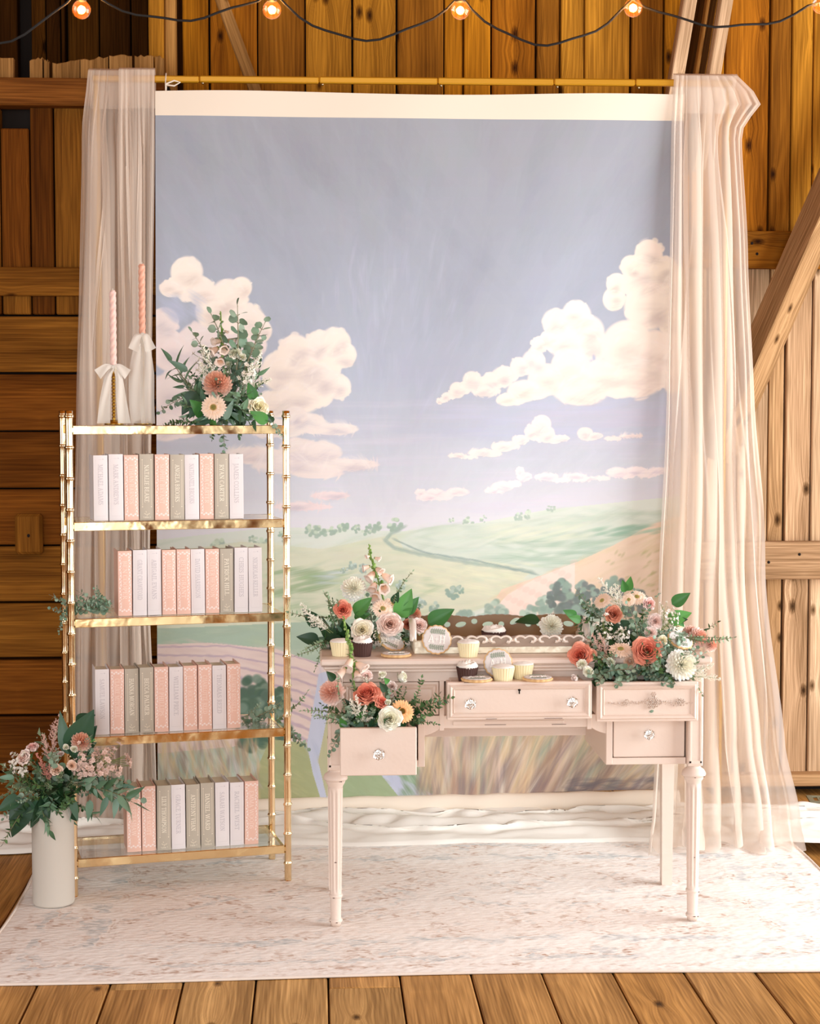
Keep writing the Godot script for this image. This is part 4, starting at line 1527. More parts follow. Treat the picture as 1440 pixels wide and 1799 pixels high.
func build_backdrop() -> void:
	rng.seed = 99
	# rug
	var x0 := -0.884
	var x1 := 1.585
	var z0 := -5.72
	var z1 := -4.305
	var rug := thing("area_rug", "large faded pink and cream vintage style rug under the desk and shelf", "rug", Vector3(0.35, 0, -5.0))
	var mb := MB.new()
	mb.xf.origin = -rug.position
	var rows := []
	var nz := 40
	var nx := 70
	for i in nz + 1:
		var row := PackedVector3Array()
		for j in nx + 1:
			var u := j / float(nx)
			var v := i / float(nz)
			var x := lerpf(x0, x1, u) + 0.012 * sin(v * 9.0) * (u - 0.5)
			var z := lerpf(z0, z1, v) + 0.016 * sin(u * 7.0 + 1.0) * v + 0.012 * u * v
			var e := minf(minf(u * nx, (1 - u) * nx), minf(v * nz, (1 - v) * nz))
			row.append(Vector3(x, 0.005 + 0.0008 * sin(u * 23.0) * sin(v * 11.0) - (0.002 if e < 0.5 else 0.0), z))
		rows.append(row)
	mb.patch(rows)
	obj("pile", mb, M.rug, rug)
	var edge := []
	for j in nx + 1: edge.append((rows[0] as PackedVector3Array)[j])
	for i in nz: edge.append((rows[i + 1] as PackedVector3Array)[nx])
	for j in nx: edge.append((rows[nz] as PackedVector3Array)[nx - 1 - j])
	for i in nz: edge.append((rows[nz - 1 - i] as PackedVector3Array)[0])
	mb = MB.new()
	mb.xf.origin = -rug.position - Vector3(0, 0.0025, 0)
	for k in edge.size(): edge[k] = edge[k] * Vector3(1, 0, 1) + Vector3(0, 0.0062, 0)
	mb.tube(edge, 0.0038, 6)
	obj("bound_edge", mb, M.rug_edge, rug)
	# stand
	var st := thing("backdrop_stand", "yellow metal crossbar and poles that carry the painted backdrop and curtains", "stand", Vector3(0.35, 0, -6.02))
	var ends := [-0.765, -0.398, 0.014, 0.425, 0.831, 1.117, 1.462]
	for k in 6:
		mb = MB.new()
		mb.xf.origin = -st.position
		mb.box(Vector3((ends[k] + ends[k + 1]) * 0.5, 2.593 + 0.006 * (k / 5.0), -6.0), Vector3(ends[k + 1] - ends[k] - 0.0016, 0.023, 0.023), 0.004)
		obj("crossbar_section", mb, M.rod, st)
		if k > 0:
			mb = MB.new()
			mb.xf.origin = -st.position
			mb.ball(Vector3(ends[k] + 0.012, 2.580, -5.992), Vector3(0.005, 0.005, 0.005), 6, 4)
			obj("thumb_screw", mb, M.screw, st)
	for x: float in [-0.755, 1.45]:
		mb = MB.new()
		mb.xf.origin = -st.position
		mb.tube([Vector3(x, 0.0, -6.06), Vector3(x, 2.61, -6.03)], 0.014, 10)
		obj("pole", mb, M.rod, st)
		mb = MB.new()
		mb.xf.origin = -st.position
		mb.box(Vector3(x, 0.004, -6.07), Vector3(0.22, 0.008, 0.2), 0.002)
		obj("base_plate", mb, M.rod, st)
	# painted cloth
	var bd := thing("painted_backdrop", "tall painted canvas backdrop of clouds over rolling fields hung from the yellow bar", "backdrop", Vector3(0.37, 0, -5.99))
	var wave := func(u: float, v: float) -> float: return 0.005 * sin(u * 11.0 + v * 1.5) * (0.3 + v) + 0.007 * sin(u * 4.3 + 2.0 - v * 2.0) + 0.003 * sin(v * 9.0 + u * 17.0)
	var sheet := func(ya: float, yb: float, ny: int, ws: float) -> MB:
		var m := MB.new()
		m.xf.origin = -bd.position
		var rs := []
		for i in ny + 1:
			var row := PackedVector3Array()
			for j in 81:
				var u := j / 80.0
				var v := i / float(ny)
				var gv := (2.547 - lerpf(ya, yb, v)) / 2.45
				row.append(Vector3(lerpf(-0.548, 1.29, u) - 0.012 * gv * (1 - u), lerpf(ya, yb, v) + (0.018 if yb < 1.0 else 0.0) * u * v + 0.006 * u * (1 - v) + 0.004 * sin(u * 9.0) * ws * (1 - v), -5.985 + wave.call(u, gv)))
			rs.append(row)
		m.patch(rs)
		return m
	obj("painted_cloth", sheet.call(2.470, 0.080, 90, 0.3), M.canvas, bd)
	obj("top_sleeve", sheet.call(2.549, 2.466, 4, 1.0), M.hem, bd).position.z = 0.0015
	mb = MB.new()
	mb.xf.origin = -bd.position
	rows = []
	for i in 61:
		var u := i / 60.0
		var row := PackedVector3Array()
		for j in 13:
			var a := TAU * j / 12.0
			var r := 0.039 + 0.0025 * sin(u * 60.0 + a * 2.0) * sin(u * 13.0)
			row.append(Vector3(lerpf(-0.56, 1.29, u), 0.044 + 0.018 * u + cos(a) * r, -5.975 + sin(a) * r * 0.8))
		rows.append(row)
	mb.patch(rows, true)
	obj("bottom_roll", mb, M.hem, bd)
	for x: float in [-0.512, 1.275]:
		mb = MB.new()
		mb.xf.origin = -bd.position
		mb.tube([Vector3(x, 2.545, -5.983), Vector3(x, 2.575, -5.975), Vector3(x, 2.612, -5.995), Vector3(x, 2.60, -6.018), Vector3(x, 2.55, -5.995)], 0.0025, 5)
		if x < 0.0:
			mb.tube([Vector3(x, 2.572, -5.974), Vector3(x + 0.03, 2.584, -5.972), Vector3(x + 0.05, 2.578, -5.972), Vector3(x + 0.03, 2.566, -5.972), Vector3(x, 2.570, -5.974)], 0.003, 5)
		obj("ribbon_tie", mb, M.hem, bd)
	# sheer curtains
	var cu := thing("sheer_curtain", "blush sheer curtain hanging left of the painted backdrop behind the gold shelf", "curtain", Vector3(-0.68, 0, -5.97), 0, "sheer curtains")
	mb = drape([[2.614, -0.775, -0.625, -5.974, 0.008], [2.4, -0.80, -0.63, -5.965, 0.016], [1.5, -0.825, -0.62, -5.95, 0.024], [0.8, -0.835, -0.61, -5.93, 0.026], [0.2, -0.84, -0.60, -5.90, 0.028], [0.02, -0.85, -0.58, -5.86, 0.03], [0.0, -0.85, -0.57, -5.80, 0.03]], 5.0, 0.020, 3)
	for k in mb.v.size(): mb.v[k] -= cu.position
	obj("panel", mb, M.sheer_dim, cu)
	mb = drape([[2.616, -0.67, -0.548, -5.964, 0.006], [2.4, -0.67, -0.550, -5.955, 0.010], [1.5, -0.66, -0.566, -5.935, 0.013], [0.8, -0.66, -0.578, -5.915, 0.014], [0.2, -0.66, -0.555, -5.88, 0.018], [0.02, -0.66, -0.54, -5.84, 0.02], [0.0, -0.66, -0.54, -5.79, 0.02]], 2.0, 0.012, 8, 60, 50)
	for k in mb.v.size(): mb.v[k] -= cu.position
	obj("panel", mb, M.sheer, cu)
	cu = thing("sheer_curtain", "blush sheer curtain gathered over the right end of the yellow bar, flaring onto the rug", "curtain", Vector3(1.38, 0, -5.9), 0, "sheer curtains")
	mb = drape([[2.618, 1.250, 1.465, -5.972, 0.008], [2.53, 1.246, 1.480, -5.970, 0.014], [2.43, 1.242, 1.488, -5.965, 0.018], [2.0, 1.236, 1.512, -5.955, 0.022], [1.5, 1.225, 1.538, -5.94, 0.025], [0.9, 1.195, 1.570, -5.90, 0.030], [0.3, 1.160, 1.610, -5.78, 0.036], [0.1, 1.12, 1.62, -5.64, 0.045], [0.02, 1.085, 1.60, -5.53, 0.05], [0.0, 1.07, 1.59, -5.46, 0.05]], 6.0, 0.024, 14, 200, 80, 0.078)
	for k in mb.v.size(): mb.v[k] -= cu.position
	obj("panel", mb, M.sheer, cu)
	# the cloth heaped on the floor along the foot of the backdrop
	rows = []
	var f := FastNoiseLite.new()
	f.seed = 41
	f.frequency = 1.0
	f.fractal_octaves = 3
	nx = 260
	nz = 64
	for i in nz + 1:
		var row := PackedVector3Array()
		var v := i / float(nz)
		for j in nx + 1:
			var u := j / float(nx)
			var x := lerpf(-1.45, 2.15, u)
			var mean := f.get_noise_2d(x * 0.7, 3.0) * 2.2 + f.get_noise_2d(x * 2.2, v * 3.0) * 0.9
			var ph := v * 3.4 * TAU + mean * 3.0
			var env := sin(PI * clampf(v, 0.0, 1.0))
			var hgt := 0.014 + 0.058 * env * (0.45 + 0.55 * sin(ph) * sin(ph)) * (0.65 + 0.7 * absf(f.get_noise_2d(x * 1.3 + 5.0, v * 2.0)))
			if v <= 0.0 or v >= 1.0: hgt = 0.004
			var z := lerpf(-6.13, -5.625, v) + 0.022 * sin(ph + 1.2) * env + f.get_noise_2d(x * 1.2, 8.0) * 0.05
			z += clampf((x - 1.3) * 0.16, 0.0, 0.1) + clampf((-0.7 - x) * 0.1, 0.0, 0.05)
			row.append(Vector3(x, hgt, z))
		rows.append(row)
	mb = MB.new()
	mb.patch(rows)
	tag(obj("floor_cloth", mb, M.pool), "ivory cloth heaped in long folds on the floor along the foot of the backdrop", "cloth")


func build_string_lights() -> void:
	var at := Vector3(0.3, 2.35, -3.75)
	var o := thing("string_lights", "strand of small glowing globe bulbs on black cord across the top of the scene", "string lights", at)
	var xs := [-0.92, -0.499, -0.092, 0.315, 0.693, 1.110, 1.52]
	var sag := [0.115, 0.060, 0.098, 0.105, 0.062, 0.1]
	var path := []
	for k in 6:
		for j in 14:
			var t := j / 14.0
			path.append(Vector3(lerpf(xs[k], xs[k + 1], t), 2.352 - sag[k] * 4 * t * (1 - t) + 0.004 * sin(t * 17.0 + k), -3.75 + 0.01 * sin(t * 9.0 + k)) - at)
	var mb := MB.new()
	mb.tube(path, 0.0026, 6)
	obj("cord", mb, M.cord, o)
	for k in range(1, 6):
		var c := Vector3(xs[k], [0, 2.310, 2.315, 2.319, 2.329, 2.341][k], -3.75) - at
		mb = MB.new()
		mb.lathe([Vector2(0.0, 0.036), Vector2(0.010, 0.036), Vector2(0.011, 0.030), Vector2(0.0105, 0.018), Vector2(0.0, 0.017)], 12, c)
		obj("socket", mb, M.cord, o)
		mb = MB.new()
		var prof := []
		for i in 15:
			var a := lerpf(0.35, PI, i / 14.0)
			prof.append(Vector2(sin(a) * 0.020, cos(a) * 0.020))
		mb.lathe(prof, 20, c)
		obj("light_bulb", mb, M.bulb, o)
		mb = MB.new()
		mb.ball(c + Vector3(0, 0.001, 0), Vector3(0.0045, 0.008, 0.0045), 8, 6)
		obj("bulb_filament", mb, M.filament, o)
		var l := OmniLight3D.new()
		l.name = "bulb_glow"
		l.light_color = Color("ffae5a")
		l.light_energy = 0.03
		l.light_size = 0.004
		l.omni_range = 12.0
		l.omni_attenuation = 2.0
		l.shadow_enabled = true
		o.add_child(l, true)
		l.position = c + Vector3(0, 0.001, 0)
# ------------------------------------------------------------------ gold bookshelf and what stands on it
const SHELF_AT := Vector3(-0.725, 0, -5.073)
const SHELF_TURN := 0.2158
const SHELF_Y := [1.409, 1.124, 0.837, 0.481, 0.117]


func on_shelf(p: Vector3) -> Vector3:
	return SHELF_AT + p.rotated(Vector3.UP, SHELF_TURN)


func build_shelf() -> void:
	rng.seed = 5
	var o := thing("bookshelf", "tall gold bamboo-style metal bookshelf with five glass shelves", "bookshelf", SHELF_AT, SHELF_TURN)
	var prof := []
	var y := 1.452
	prof.append(Vector2(0.0, y + 0.001))
	prof.append(Vector2(0.0108, y))
	y -= 0.016
	while y > 0.03:
		prof.append_array([Vector2(0.0104, y + 0.006), Vector2(0.0122, y + 0.003), Vector2(0.0134, y), Vector2(0.0122, y - 0.003), Vector2(0.0104, y - 0.006)])
		for q in 3: prof.append(Vector2(0.0102, y - 0.006 - 0.02 * (q + 1)))
		y -= 0.0918
	prof.append(Vector2(0.0104, 0.007))
	prof.append(Vector2(0.0, 0.006))
	var mb := MB.new()
	mb.lathe(prof, 32, Vector3.ZERO, 0.07, 8)
	var post := mb.mesh()
	for p: Vector3 in [Vector3(0, 0, 0), Vector3(0.649, 0, 0), Vector3(0, 0, -0.26), Vector3(0.649, 0, -0.26)]:
		obj("post", post, M.gold, o).position = p
	for s: float in SHELF_Y:
		mb = MB.new()
		mb.uvs = 1.0
		var yc := s - 0.0135
		mb.box(Vector3(0.3245, yc, 0.0), Vector3(0.626, 0.026, 0.010), 0.0015)
		mb.box(Vector3(0.3245, yc, -0.26), Vector3(0.626, 0.026, 0.010), 0.0015)
		mb.box(Vector3(0.0165, yc, -0.13), Vector3(0.010, 0.026, 0.25), 0.0015)
		mb.box(Vector3(0.6325, yc, -0.13), Vector3(0.010, 0.026, 0.25), 0.0015)
		for x: float in [0.006, 0.643]:
			for z: float in [0.0, -0.26]:
				mb.box(Vector3(x, yc, z), Vector3(0.016, 0.014, 0.007), 0.001)
		var sh := obj("shelf", mb, M.gold_rail, o)
		mb = MB.new()
		mb.box(Vector3(0.3245, s - 0.003, -0.13), Vector3(0.604, 0.005, 0.248), 0.0005)
		obj("glass_pane", mb, M.pane, sh)


func book_meshes() -> Array:
	# cover (two boards and a rounded spine, one printed face) and the block of pages; spine looks along +z, standing on y = 0
	var w := 0.0435
	var h := 0.198
	var d := 0.118
	var c := MB.new()
	var rows := []
	# printed spine
	var sp := []
	for i in 2:
		var row := PackedVector3Array()
		for j in 9:
			var s := j / 4.0 - 1.0
			row.append(Vector3(s * w * 0.5, h * (1 - i), 0.0018 * (1.0 - s * s)))
		sp.append(row)
	c.patch(sp, false, [], Vector2(0, 0), Vector2(96.0 / 112.0, 1))
	# the boards: plain colour from the strip at the right of the print
	c.uvs = 0.0
	c.uvo = Vector2(0.94, 0.5)
	for s: float in [-1.0, 1.0]: c.box(Vector3(s * (w * 0.5 - 0.0011), h * 0.5, -d * 0.5 - 0.0001), Vector3(0.0022, h, d), 0.0004)
	c.box(Vector3(0, h * 0.5, -0.0013), Vector3(w - 0.001, h, 0.002))
	var p := MB.new()
	var r2 := []
	for i in 2:
		var row := PackedVector3Array()
		for j in 7:
			var s := j / 3.0 - 1.0
			row.append(Vector3(s * (w * 0.5 - 0.0024), h - 0.004 if i == 1 else 0.004, -0.0024))
		r2.append(row)
	p.box(Vector3(0, h * 0.5 - 0.001, -d * 0.5 + 0.0005), Vector3(w - 0.005, h - 0.012, d - 0.007), 0.0006)
	return [c.mesh(), p.mesh()]


func build_books() -> void:
	rng.seed = 31
	var m := book_meshes()
	var sets := [
		[0, 0.071, 0.524, "top", ["MICHAEL ADAMS", "MARK ANDREWS", "ETHAN BARNES", "NATALIE BLAKE", "SOPHIE BRYANT", "ANGELA BROOKS", "NATHANIEL BROOKS", "OLIVIA CARTER", "RYAN CARTER", "JAMES COLLINS"], "wwpgpgwpgw"],
		[1, 0.140, 0.580, "second", ["BEN COOPER", "GRANT CRAWFORD", "ABIGAIL EVANS", "AMELIA FOSTER", "BETH GRANT", "DAVID HARRISON", "OLIVER HENSON", "PATRICK HILL", "CHRIS HUGHES", "NICHOLAS KELLER"], "pwwppwpgww"],
		[2, 0.069, 0.511, "third", ["SAMUEL LAWSON", "CLAIRE MITCHELL", "HANNA MORGAN", "BECCA PALMER", "LUCY PHILLIPS", "WILLIAM PRICE", "JULIA RICHARDS", "CHARLOTTE REED", "THOMAS REED", "LAUREN RUSSELL"], "wpggpwppwp"],
		[3, 0.160, 0.564, "bottom", ["AUBREY SHAW", "ELEANOR SCOTT", "LILY THOMPSON", "GRACE TURNER", "ANTHONY VHAN", "DANIEL WARD", "SARAH WATSON", "RACHEL WEST", "EMMA WOODS"], "ppgwggwwp"],
	]
	var names := {"w": "white", "p": "pink", "g": "grey"}
	var looks := {"w": "pale lilac-white book", "p": "pink floral-bordered book", "g": "grey-brown book"}
	var nth := ["first", "second", "third", "fourth", "fifth", "sixth", "seventh", "eighth", "ninth", "tenth"]
	var font := SystemFont.new()
	font.font_names = PackedStringArray(["Droid Serif"])
	for s: Array in sets:
		var titles: Array = s[4]
		var n_ := titles.size()
		for i in n_:
			var k: String = s[5][i]
			var x := lerpf(s[1], s[2], (i + 0.5) / n_)
			var at := Vector3(x, SHELF_Y[s[0] + 1] + 0.0005, -0.030 + rr(-0.004, 0.002))
			var lab := "%s, %s from the left in the %s row of books" % [looks[k], nth[i], s[3]]
			if i == n_ - 1: lab = "%s, rightmost in the %s row of books" % [looks[k], s[3]]
			if i == 0: lab = "%s, leftmost in the %s row of books" % [looks[k], s[3]]
			var b := thing("book", lab, "book", on_shelf(at), SHELF_TURN + rr(-0.025, 0.025), "books in the %s row" % s[3])
			var sc := Vector3((s[2] - s[1]) / n_ / 0.0435 - 0.06 + rr(-0.015, 0.0), rr(0.985, 1.005), 1.0)
			b.rotation.z = rr(-0.006, 0.006)
			obj("cover", m[0], M["cover_" + names[k]], b).scale = sc
			obj("page_block", m[1], M.pages, b).scale = sc
			var t := TextMesh.new()
			t.text = titles[i]
			t.font = font
			t.font_size = 40
			t.pixel_size = 0.0005
			t.depth = 0.0004
			t.curve_step = 3.0
			var box := t.get_aabb()
			var l := obj("spine_lettering", t, M["letter_" + names[k]], b)
			var want := {"w": 0.120, "p": 0.118, "g": 0.112}[k] as float
			var long: float = minf(1.0, want / maxf(box.size.x, 0.001))
			if titles[i].length() < 12: long = minf(long, 0.92)
			l.transform = Transform3D(Basis(Vector3(0, -1, 0) * long, Vector3(1, 0, 0) * 0.92, Vector3(0, 0, 1)), Vector3(-0.0005, 0.108 if k != "g" else 0.110, 0.0020))
			if k == "g":
				t = TextMesh.new()
				t.text = "Table %d" % (s[0] * 2 + 1 + i % 2)
				t.font = font
				t.font_size = 16
				t.pixel_size = 0.0004
				t.depth = 0.0004
				t.curve_step = 3.0
				obj("spine_lettering", t, M.letter_grey, b).position = Vector3(0, 0.0085, 0.0019)


func ribbon_strip(mb: MB, path: Array, wid: Array, side: Vector3, ripple: float) -> void:
	var rows := []
	var k := path.size()
	var n_ := k * 4
	for i in n_ + 1:
		var t := i / float(n_)
		var f := t * (k - 1)
		var a := mini(int(f), k - 2)
		var p0: Vector3 = path[maxi(a - 1, 0)]
		var p3: Vector3 = path[mini(a + 2, k - 1)]
		var p := (path[a] as Vector3).cubic_interpolate(path[a + 1], p0, p3, f - a)
		var w: float = lerpf(wid[a], wid[a + 1], f - a)
		var row := PackedVector3Array()
		for j in 9:
			var s := j / 4.0 - 1.0
			row.append(p + side * (s * w * 0.5) + Vector3(0, 0, 1) * (ripple * sin(s * 3.0 + t * 5.0)))
		rows.append(row)
	mb.patch(rows)


func build_candles() -> void:
	rng.seed = 8
	var top := SHELF_Y[0] + 0.0005 as float
	var spots := [[Vector3(0.140, top, -0.09), 0.178, 0.225, "wax_pale", "pale pink", "short"], [Vector3(0.232, top, -0.13), 0.275, 0.212, "wax_deep", "deep peach-pink", "tall"]]
	for q: Array in spots:
		var at := on_shelf(q[0])
		var h: float = q[1]
		var st := thing("candlestick", "%s beaded brass candlestick on the top shelf, %s" % [q[5], "in front at left" if q[5] == "short" else "half hidden behind sheer ribbon"], "candlestick", at, 0, "brass candlesticks")
		var mb := MB.new()
		mb.lathe([Vector2(0.0, 0.016), Vector2(0.010, 0.016), Vector2(0.014, 0.013), Vector2(0.022, 0.011), Vector2(0.026, 0.008), Vector2(0.0285, 0.004), Vector2(0.029, 0.0), Vector2(0.0, 0.0)], 24)
		obj("base", mb, M.brass, st)
		mb = MB.new()
		var prof := [Vector2(0.0, h - 0.03)]
		var y := h - 0.03
		while y > 0.02:
			prof.append_array([Vector2(0.0035, y), Vector2(0.006, y - 0.004), Vector2(0.0062, y - 0.006), Vector2(0.0035, y - 0.010)])
			y -= 0.0102
		prof.append(Vector2(0.008, 0.014))
		mb.lathe(prof, 14)
		obj("beaded_stem", mb, M.brass, st)
		mb = MB.new()
		mb.lathe([Vector2(0.0098, h - 0.004), Vector2(0.0118, h), Vector2(0.0112, h - 0.006), Vector2(0.0105, h - 0.022), Vector2(0.006, h - 0.029), Vector2(0.0, h - 0.03)], 18)
		obj("candle_cup", mb, M.brass, st)
		var ca := thing("taper_candle", "%s twisted taper candle standing in the %s brass candlestick" % [q[4], q[5]], "candle", at + Vector3(0, h - 0.018, 0), 0, "twisted taper candles")
		mb = MB.new()
		var L: float = q[2] + 0.018
		var rows := []
		for i in 101:
			var t := 1.0 - i / 100.0
			var row := PackedVector3Array()
			var r := 0.0096 * (1.0 if t < 0.985 else 0.72)
			for j in 25:
				var a := TAU * j / 24.0
				var lob := 1.0 + 0.24 * absf(cos(1.5 * (a - t * L * 95.0)))
				row.append(Vector3(sin(a), 0, cos(a)) * r * lob * 0.88 + Vector3(0, t * L, 0))
			rows.append(row)
		mb.patch(rows, true)
		mb.lathe([Vector2(0.0, L), Vector2(0.0075, L - 0.0002)], 12)
		obj("wax", mb, M[q[3]], ca)
		mb = MB.new()
		mb.tube([Vector3(0, L - 0.003, 0), Vector3(0.0006, L + 0.006, 0)], 0.0009, 5)
		obj("wick", mb, M.wick, ca)
	# ribbons
	var p0 := on_shelf(spots[0][0])
	var r := thing("ribbon_bow", "ivory ribbon tied round the short candlestick with two long tails and short bow ends", "ribbon", p0, 0, "ivory ribbons on the candlesticks")
	var h0 := 0.178
	var mb := MB.new()
	ribbon_strip(mb, [Vector3(0.001, h0 - 0.006, 0.013), Vector3(-0.014, h0 - 0.035, 0.020), Vector3(-0.023, h0 - 0.10, 0.022), Vector3(-0.028, 0.005, 0.020)], [0.012, 0.020, 0.032, 0.040], Vector3(1, 0, 0.12), 0.004)
	obj("tail", mb, M.ribbon, r)
	mb = MB.new()
	ribbon_strip(mb, [Vector3(0.004, h0 - 0.006, 0.013), Vector3(0.018, h0 - 0.035, 0.020), Vector3(0.025, h0 - 0.10, 0.022), Vector3(0.034, 0.005, 0.020)], [0.012, 0.020, 0.030, 0.038], Vector3(1, 0, -0.12), 0.004)
	obj("tail", mb, M.ribbon, r)
	for s: float in [-1.0, 1.0]:
		mb = MB.new()
		ribbon_strip(mb, [Vector3(0, h0 - 0.002, 0.015), Vector3(s * 0.018, h0 - 0.004, 0.022), Vector3(s * 0.045, h0 - 0.027, 0.020)], [0.010, 0.020, 0.034], Vector3(0.55 * s, 0.83, 0.1).normalized(), 0.002)
		obj("bow_end", mb, M.ribbon, r)
	mb = MB.new()
	mb.ball(Vector3(0.001, h0 - 0.004, 0.015), Vector3(0.007, 0.007, 0.005), 8, 6)
	obj("knot", mb, M.ribbon, r)
	var p1 := on_shelf(spots[1][0])
	r = thing("ribbon_bow", "wide sheer ivory ribbon veiling the tall candlestick from its cup down to the shelf", "ribbon", p1, 0, "ivory ribbons on the candlesticks")
	var h1 := 0.275
	for s: float in [-1.0, 1.0]:
		mb = MB.new()
		ribbon_strip(mb, [Vector3(s * 0.003, h1 - 0.004, 0.014), Vector3(s * 0.012, h1 - 0.05, 0.022), Vector3(s * 0.017, h1 - 0.12, 0.034), Vector3(s * 0.017, 0.07, 0.036), Vector3(s * 0.015 + 0.004, 0.004, 0.034)], [0.014, 0.030, 0.042, 0.042, 0.042], Vector3(1, 0, 0.1 * s), 0.004)
		obj("tail", mb, M.organza, r)
		mb = MB.new()
		ribbon_strip(mb, [Vector3(0.002, h1, 0.015), Vector3(s * 0.012, h1 - 0.008, 0.024), Vector3(s * 0.026 + 0.002, h1 - 0.05, 0.026)], [0.010, 0.022, 0.036], Vector3(0.9, 0.42 * s, 0.1).normalized(), 0.002)
		obj("bow_end", mb, M.ribbon, r)
	mb = MB.new()
	mb.ball(Vector3(0.002, h1 - 0.002, 0.015), Vector3(0.008, 0.007, 0.005), 8, 6)
	obj("knot", mb, M.ribbon, r)
# ------------------------------------------------------------------ desk
const DESK := Vector3(0.5575, 0, -4.92)


func mbd() -> MB:
	var mb := MB.new()
	mb.xf.origin = -DESK
	return mb


func knob(parent: Node, at: Vector3) -> void:
	var k := MB.new()
	var prof := [Vector2(0.0, 0.026), Vector2(0.006, 0.0255), Vector2(0.0105, 0.023), Vector2(0.0145, 0.018), Vector2(0.0150, 0.014), Vector2(0.012, 0.009), Vector2(0.007, 0.006), Vector2(0.0, 0.006)]
	# faceted glass: few flat sides, lobed
	var segs := 12
	for i in prof.size() - 1:
		for j in segs:
			var p := []
			for q: Vector2i in [Vector2i(i, j), Vector2i(i, j + 1), Vector2i(i + 1, j + 1), Vector2i(i + 1, j)]:
				var a := TAU * (q.y + 0.5 * q.x) / segs
				var r: float = prof[q.x].x * (1.0 + 0.10 * cos(a * 6.0))
				p.append(Vector3(r * sin(a), prof[q.x].y, r * cos(a)))
			var c: Vector3 = (p[0] + p[1] + p[2] + p[3]) * 0.25
			var out := c - Vector3(0, 0.014, 0)
			if (p[0] as Vector3).distance_to(p[1]) > 1e-6: k.face([p[0], p[1], p[2]], out)
			if (p[2] as Vector3).distance_to(p[3]) > 1e-6: k.face([p[0], p[2], p[3]], out)
	var o := obj("glass_knob", k, M.glass, parent)
	o.position = at
	o.rotation.x = PI / 2
	# its metal rosette stays behind the glass on the same drawer
	k = MB.new()
	k.lathe([Vector2(0.0, 0.0065), Vector2(0.004, 0.006), Vector2(0.0065, 0.003), Vector2(0.009, 0.0015), Vector2(0.0095, 0.0), Vector2(0.0, 0.0)], 16)
	var b := obj("knob_plate", k, M.silver, parent)
	b.position = at
	b.rotation.x = PI / 2


func drawer(desk: Node, x0: float, x1: float, y0: float, y1: float, z: float, depth: float, framed: bool, overlap := 0.0) -> MeshInstance3D:
	var mb := mbd()
	var w := x1 - x0
	var h := y1 - y0
	var mid := Vector3((x0 + x1) * 0.5, (y0 + y1) * 0.5, z)
	mb.box(mid - Vector3(0, 0, 0.010), Vector3(w, h, 0.018), 0.002)
	if framed:
		var e := 0.007
		var bw := 0.011
		# mitred raised moulding: outer step and inner bead
		for ring: Array in [[0.006, 0.013, 0.005], [0.017, 0.0045, 0.003]]:
			var a: float = ring[0]
			var b: float = ring[0] + ring[1]
			var t: float = ring[2]
			var c := [Vector2(x0 + a, y0 + a), Vector2(x1 - a, y0 + a), Vector2(x1 - a, y1 - a), Vector2(x0 + a, y1 - a)]
			var d := [Vector2(x0 + b, y0 + b), Vector2(x1 - b, y0 + b), Vector2(x1 - b, y1 - b), Vector2(x0 + b, y1 - b)]
			for i in 4:
				var j := (i + 1) % 4
				var q := func(p: Vector2, zz: float) -> Vector3: return Vector3(p.x, p.y, zz)
				var zb := z - 0.001
				var m0: Vector2 = c[i].lerp(d[i], 0.3)
				var m1: Vector2 = c[j].lerp(d[j], 0.3)
				var out: Vector2 = c[i] + c[j] - Vector2(mid.x, mid.y) * 2.0
				if absf(out.x) > absf(out.y) * w / h: out = Vector2(out.x, 0)
				else: out = Vector2(0, out.y)
				out = out.normalized()
				mb.face([q.call(c[i], zb), q.call(c[j], zb), q.call(m1, z + t), q.call(m0, z + t)], Vector3(out.x, out.y, 0.5))
				mb.face([q.call(m0, z + t), q.call(m1, z + t), q.call(d[j], zb), q.call(d[i], zb)], Vector3(-out.x * 0.3, -out.y * 0.3, 1))
	# box behind the front
	var hh := h - 0.024
	var xi := 0.012
	for s: float in [x0 + xi, x1 - xi]:
		mb.box(Vector3(s, y0 + 0.010 + hh * 0.5, z - 0.02 - depth * 0.5), Vector3(0.010, hh, depth), 0.001)
	mb.box(Vector3(mid.x, y0 + 0.010 + hh * 0.5, z - 0.02 - depth), Vector3(w - xi * 2, hh, 0.010), 0.001)
	mb.box(Vector3(mid.x, y0 + 0.013, z - 0.02 - depth * 0.5), Vector3(w - xi * 2, 0.006, depth))
	return obj("drawer", mb, M.paint, desk)


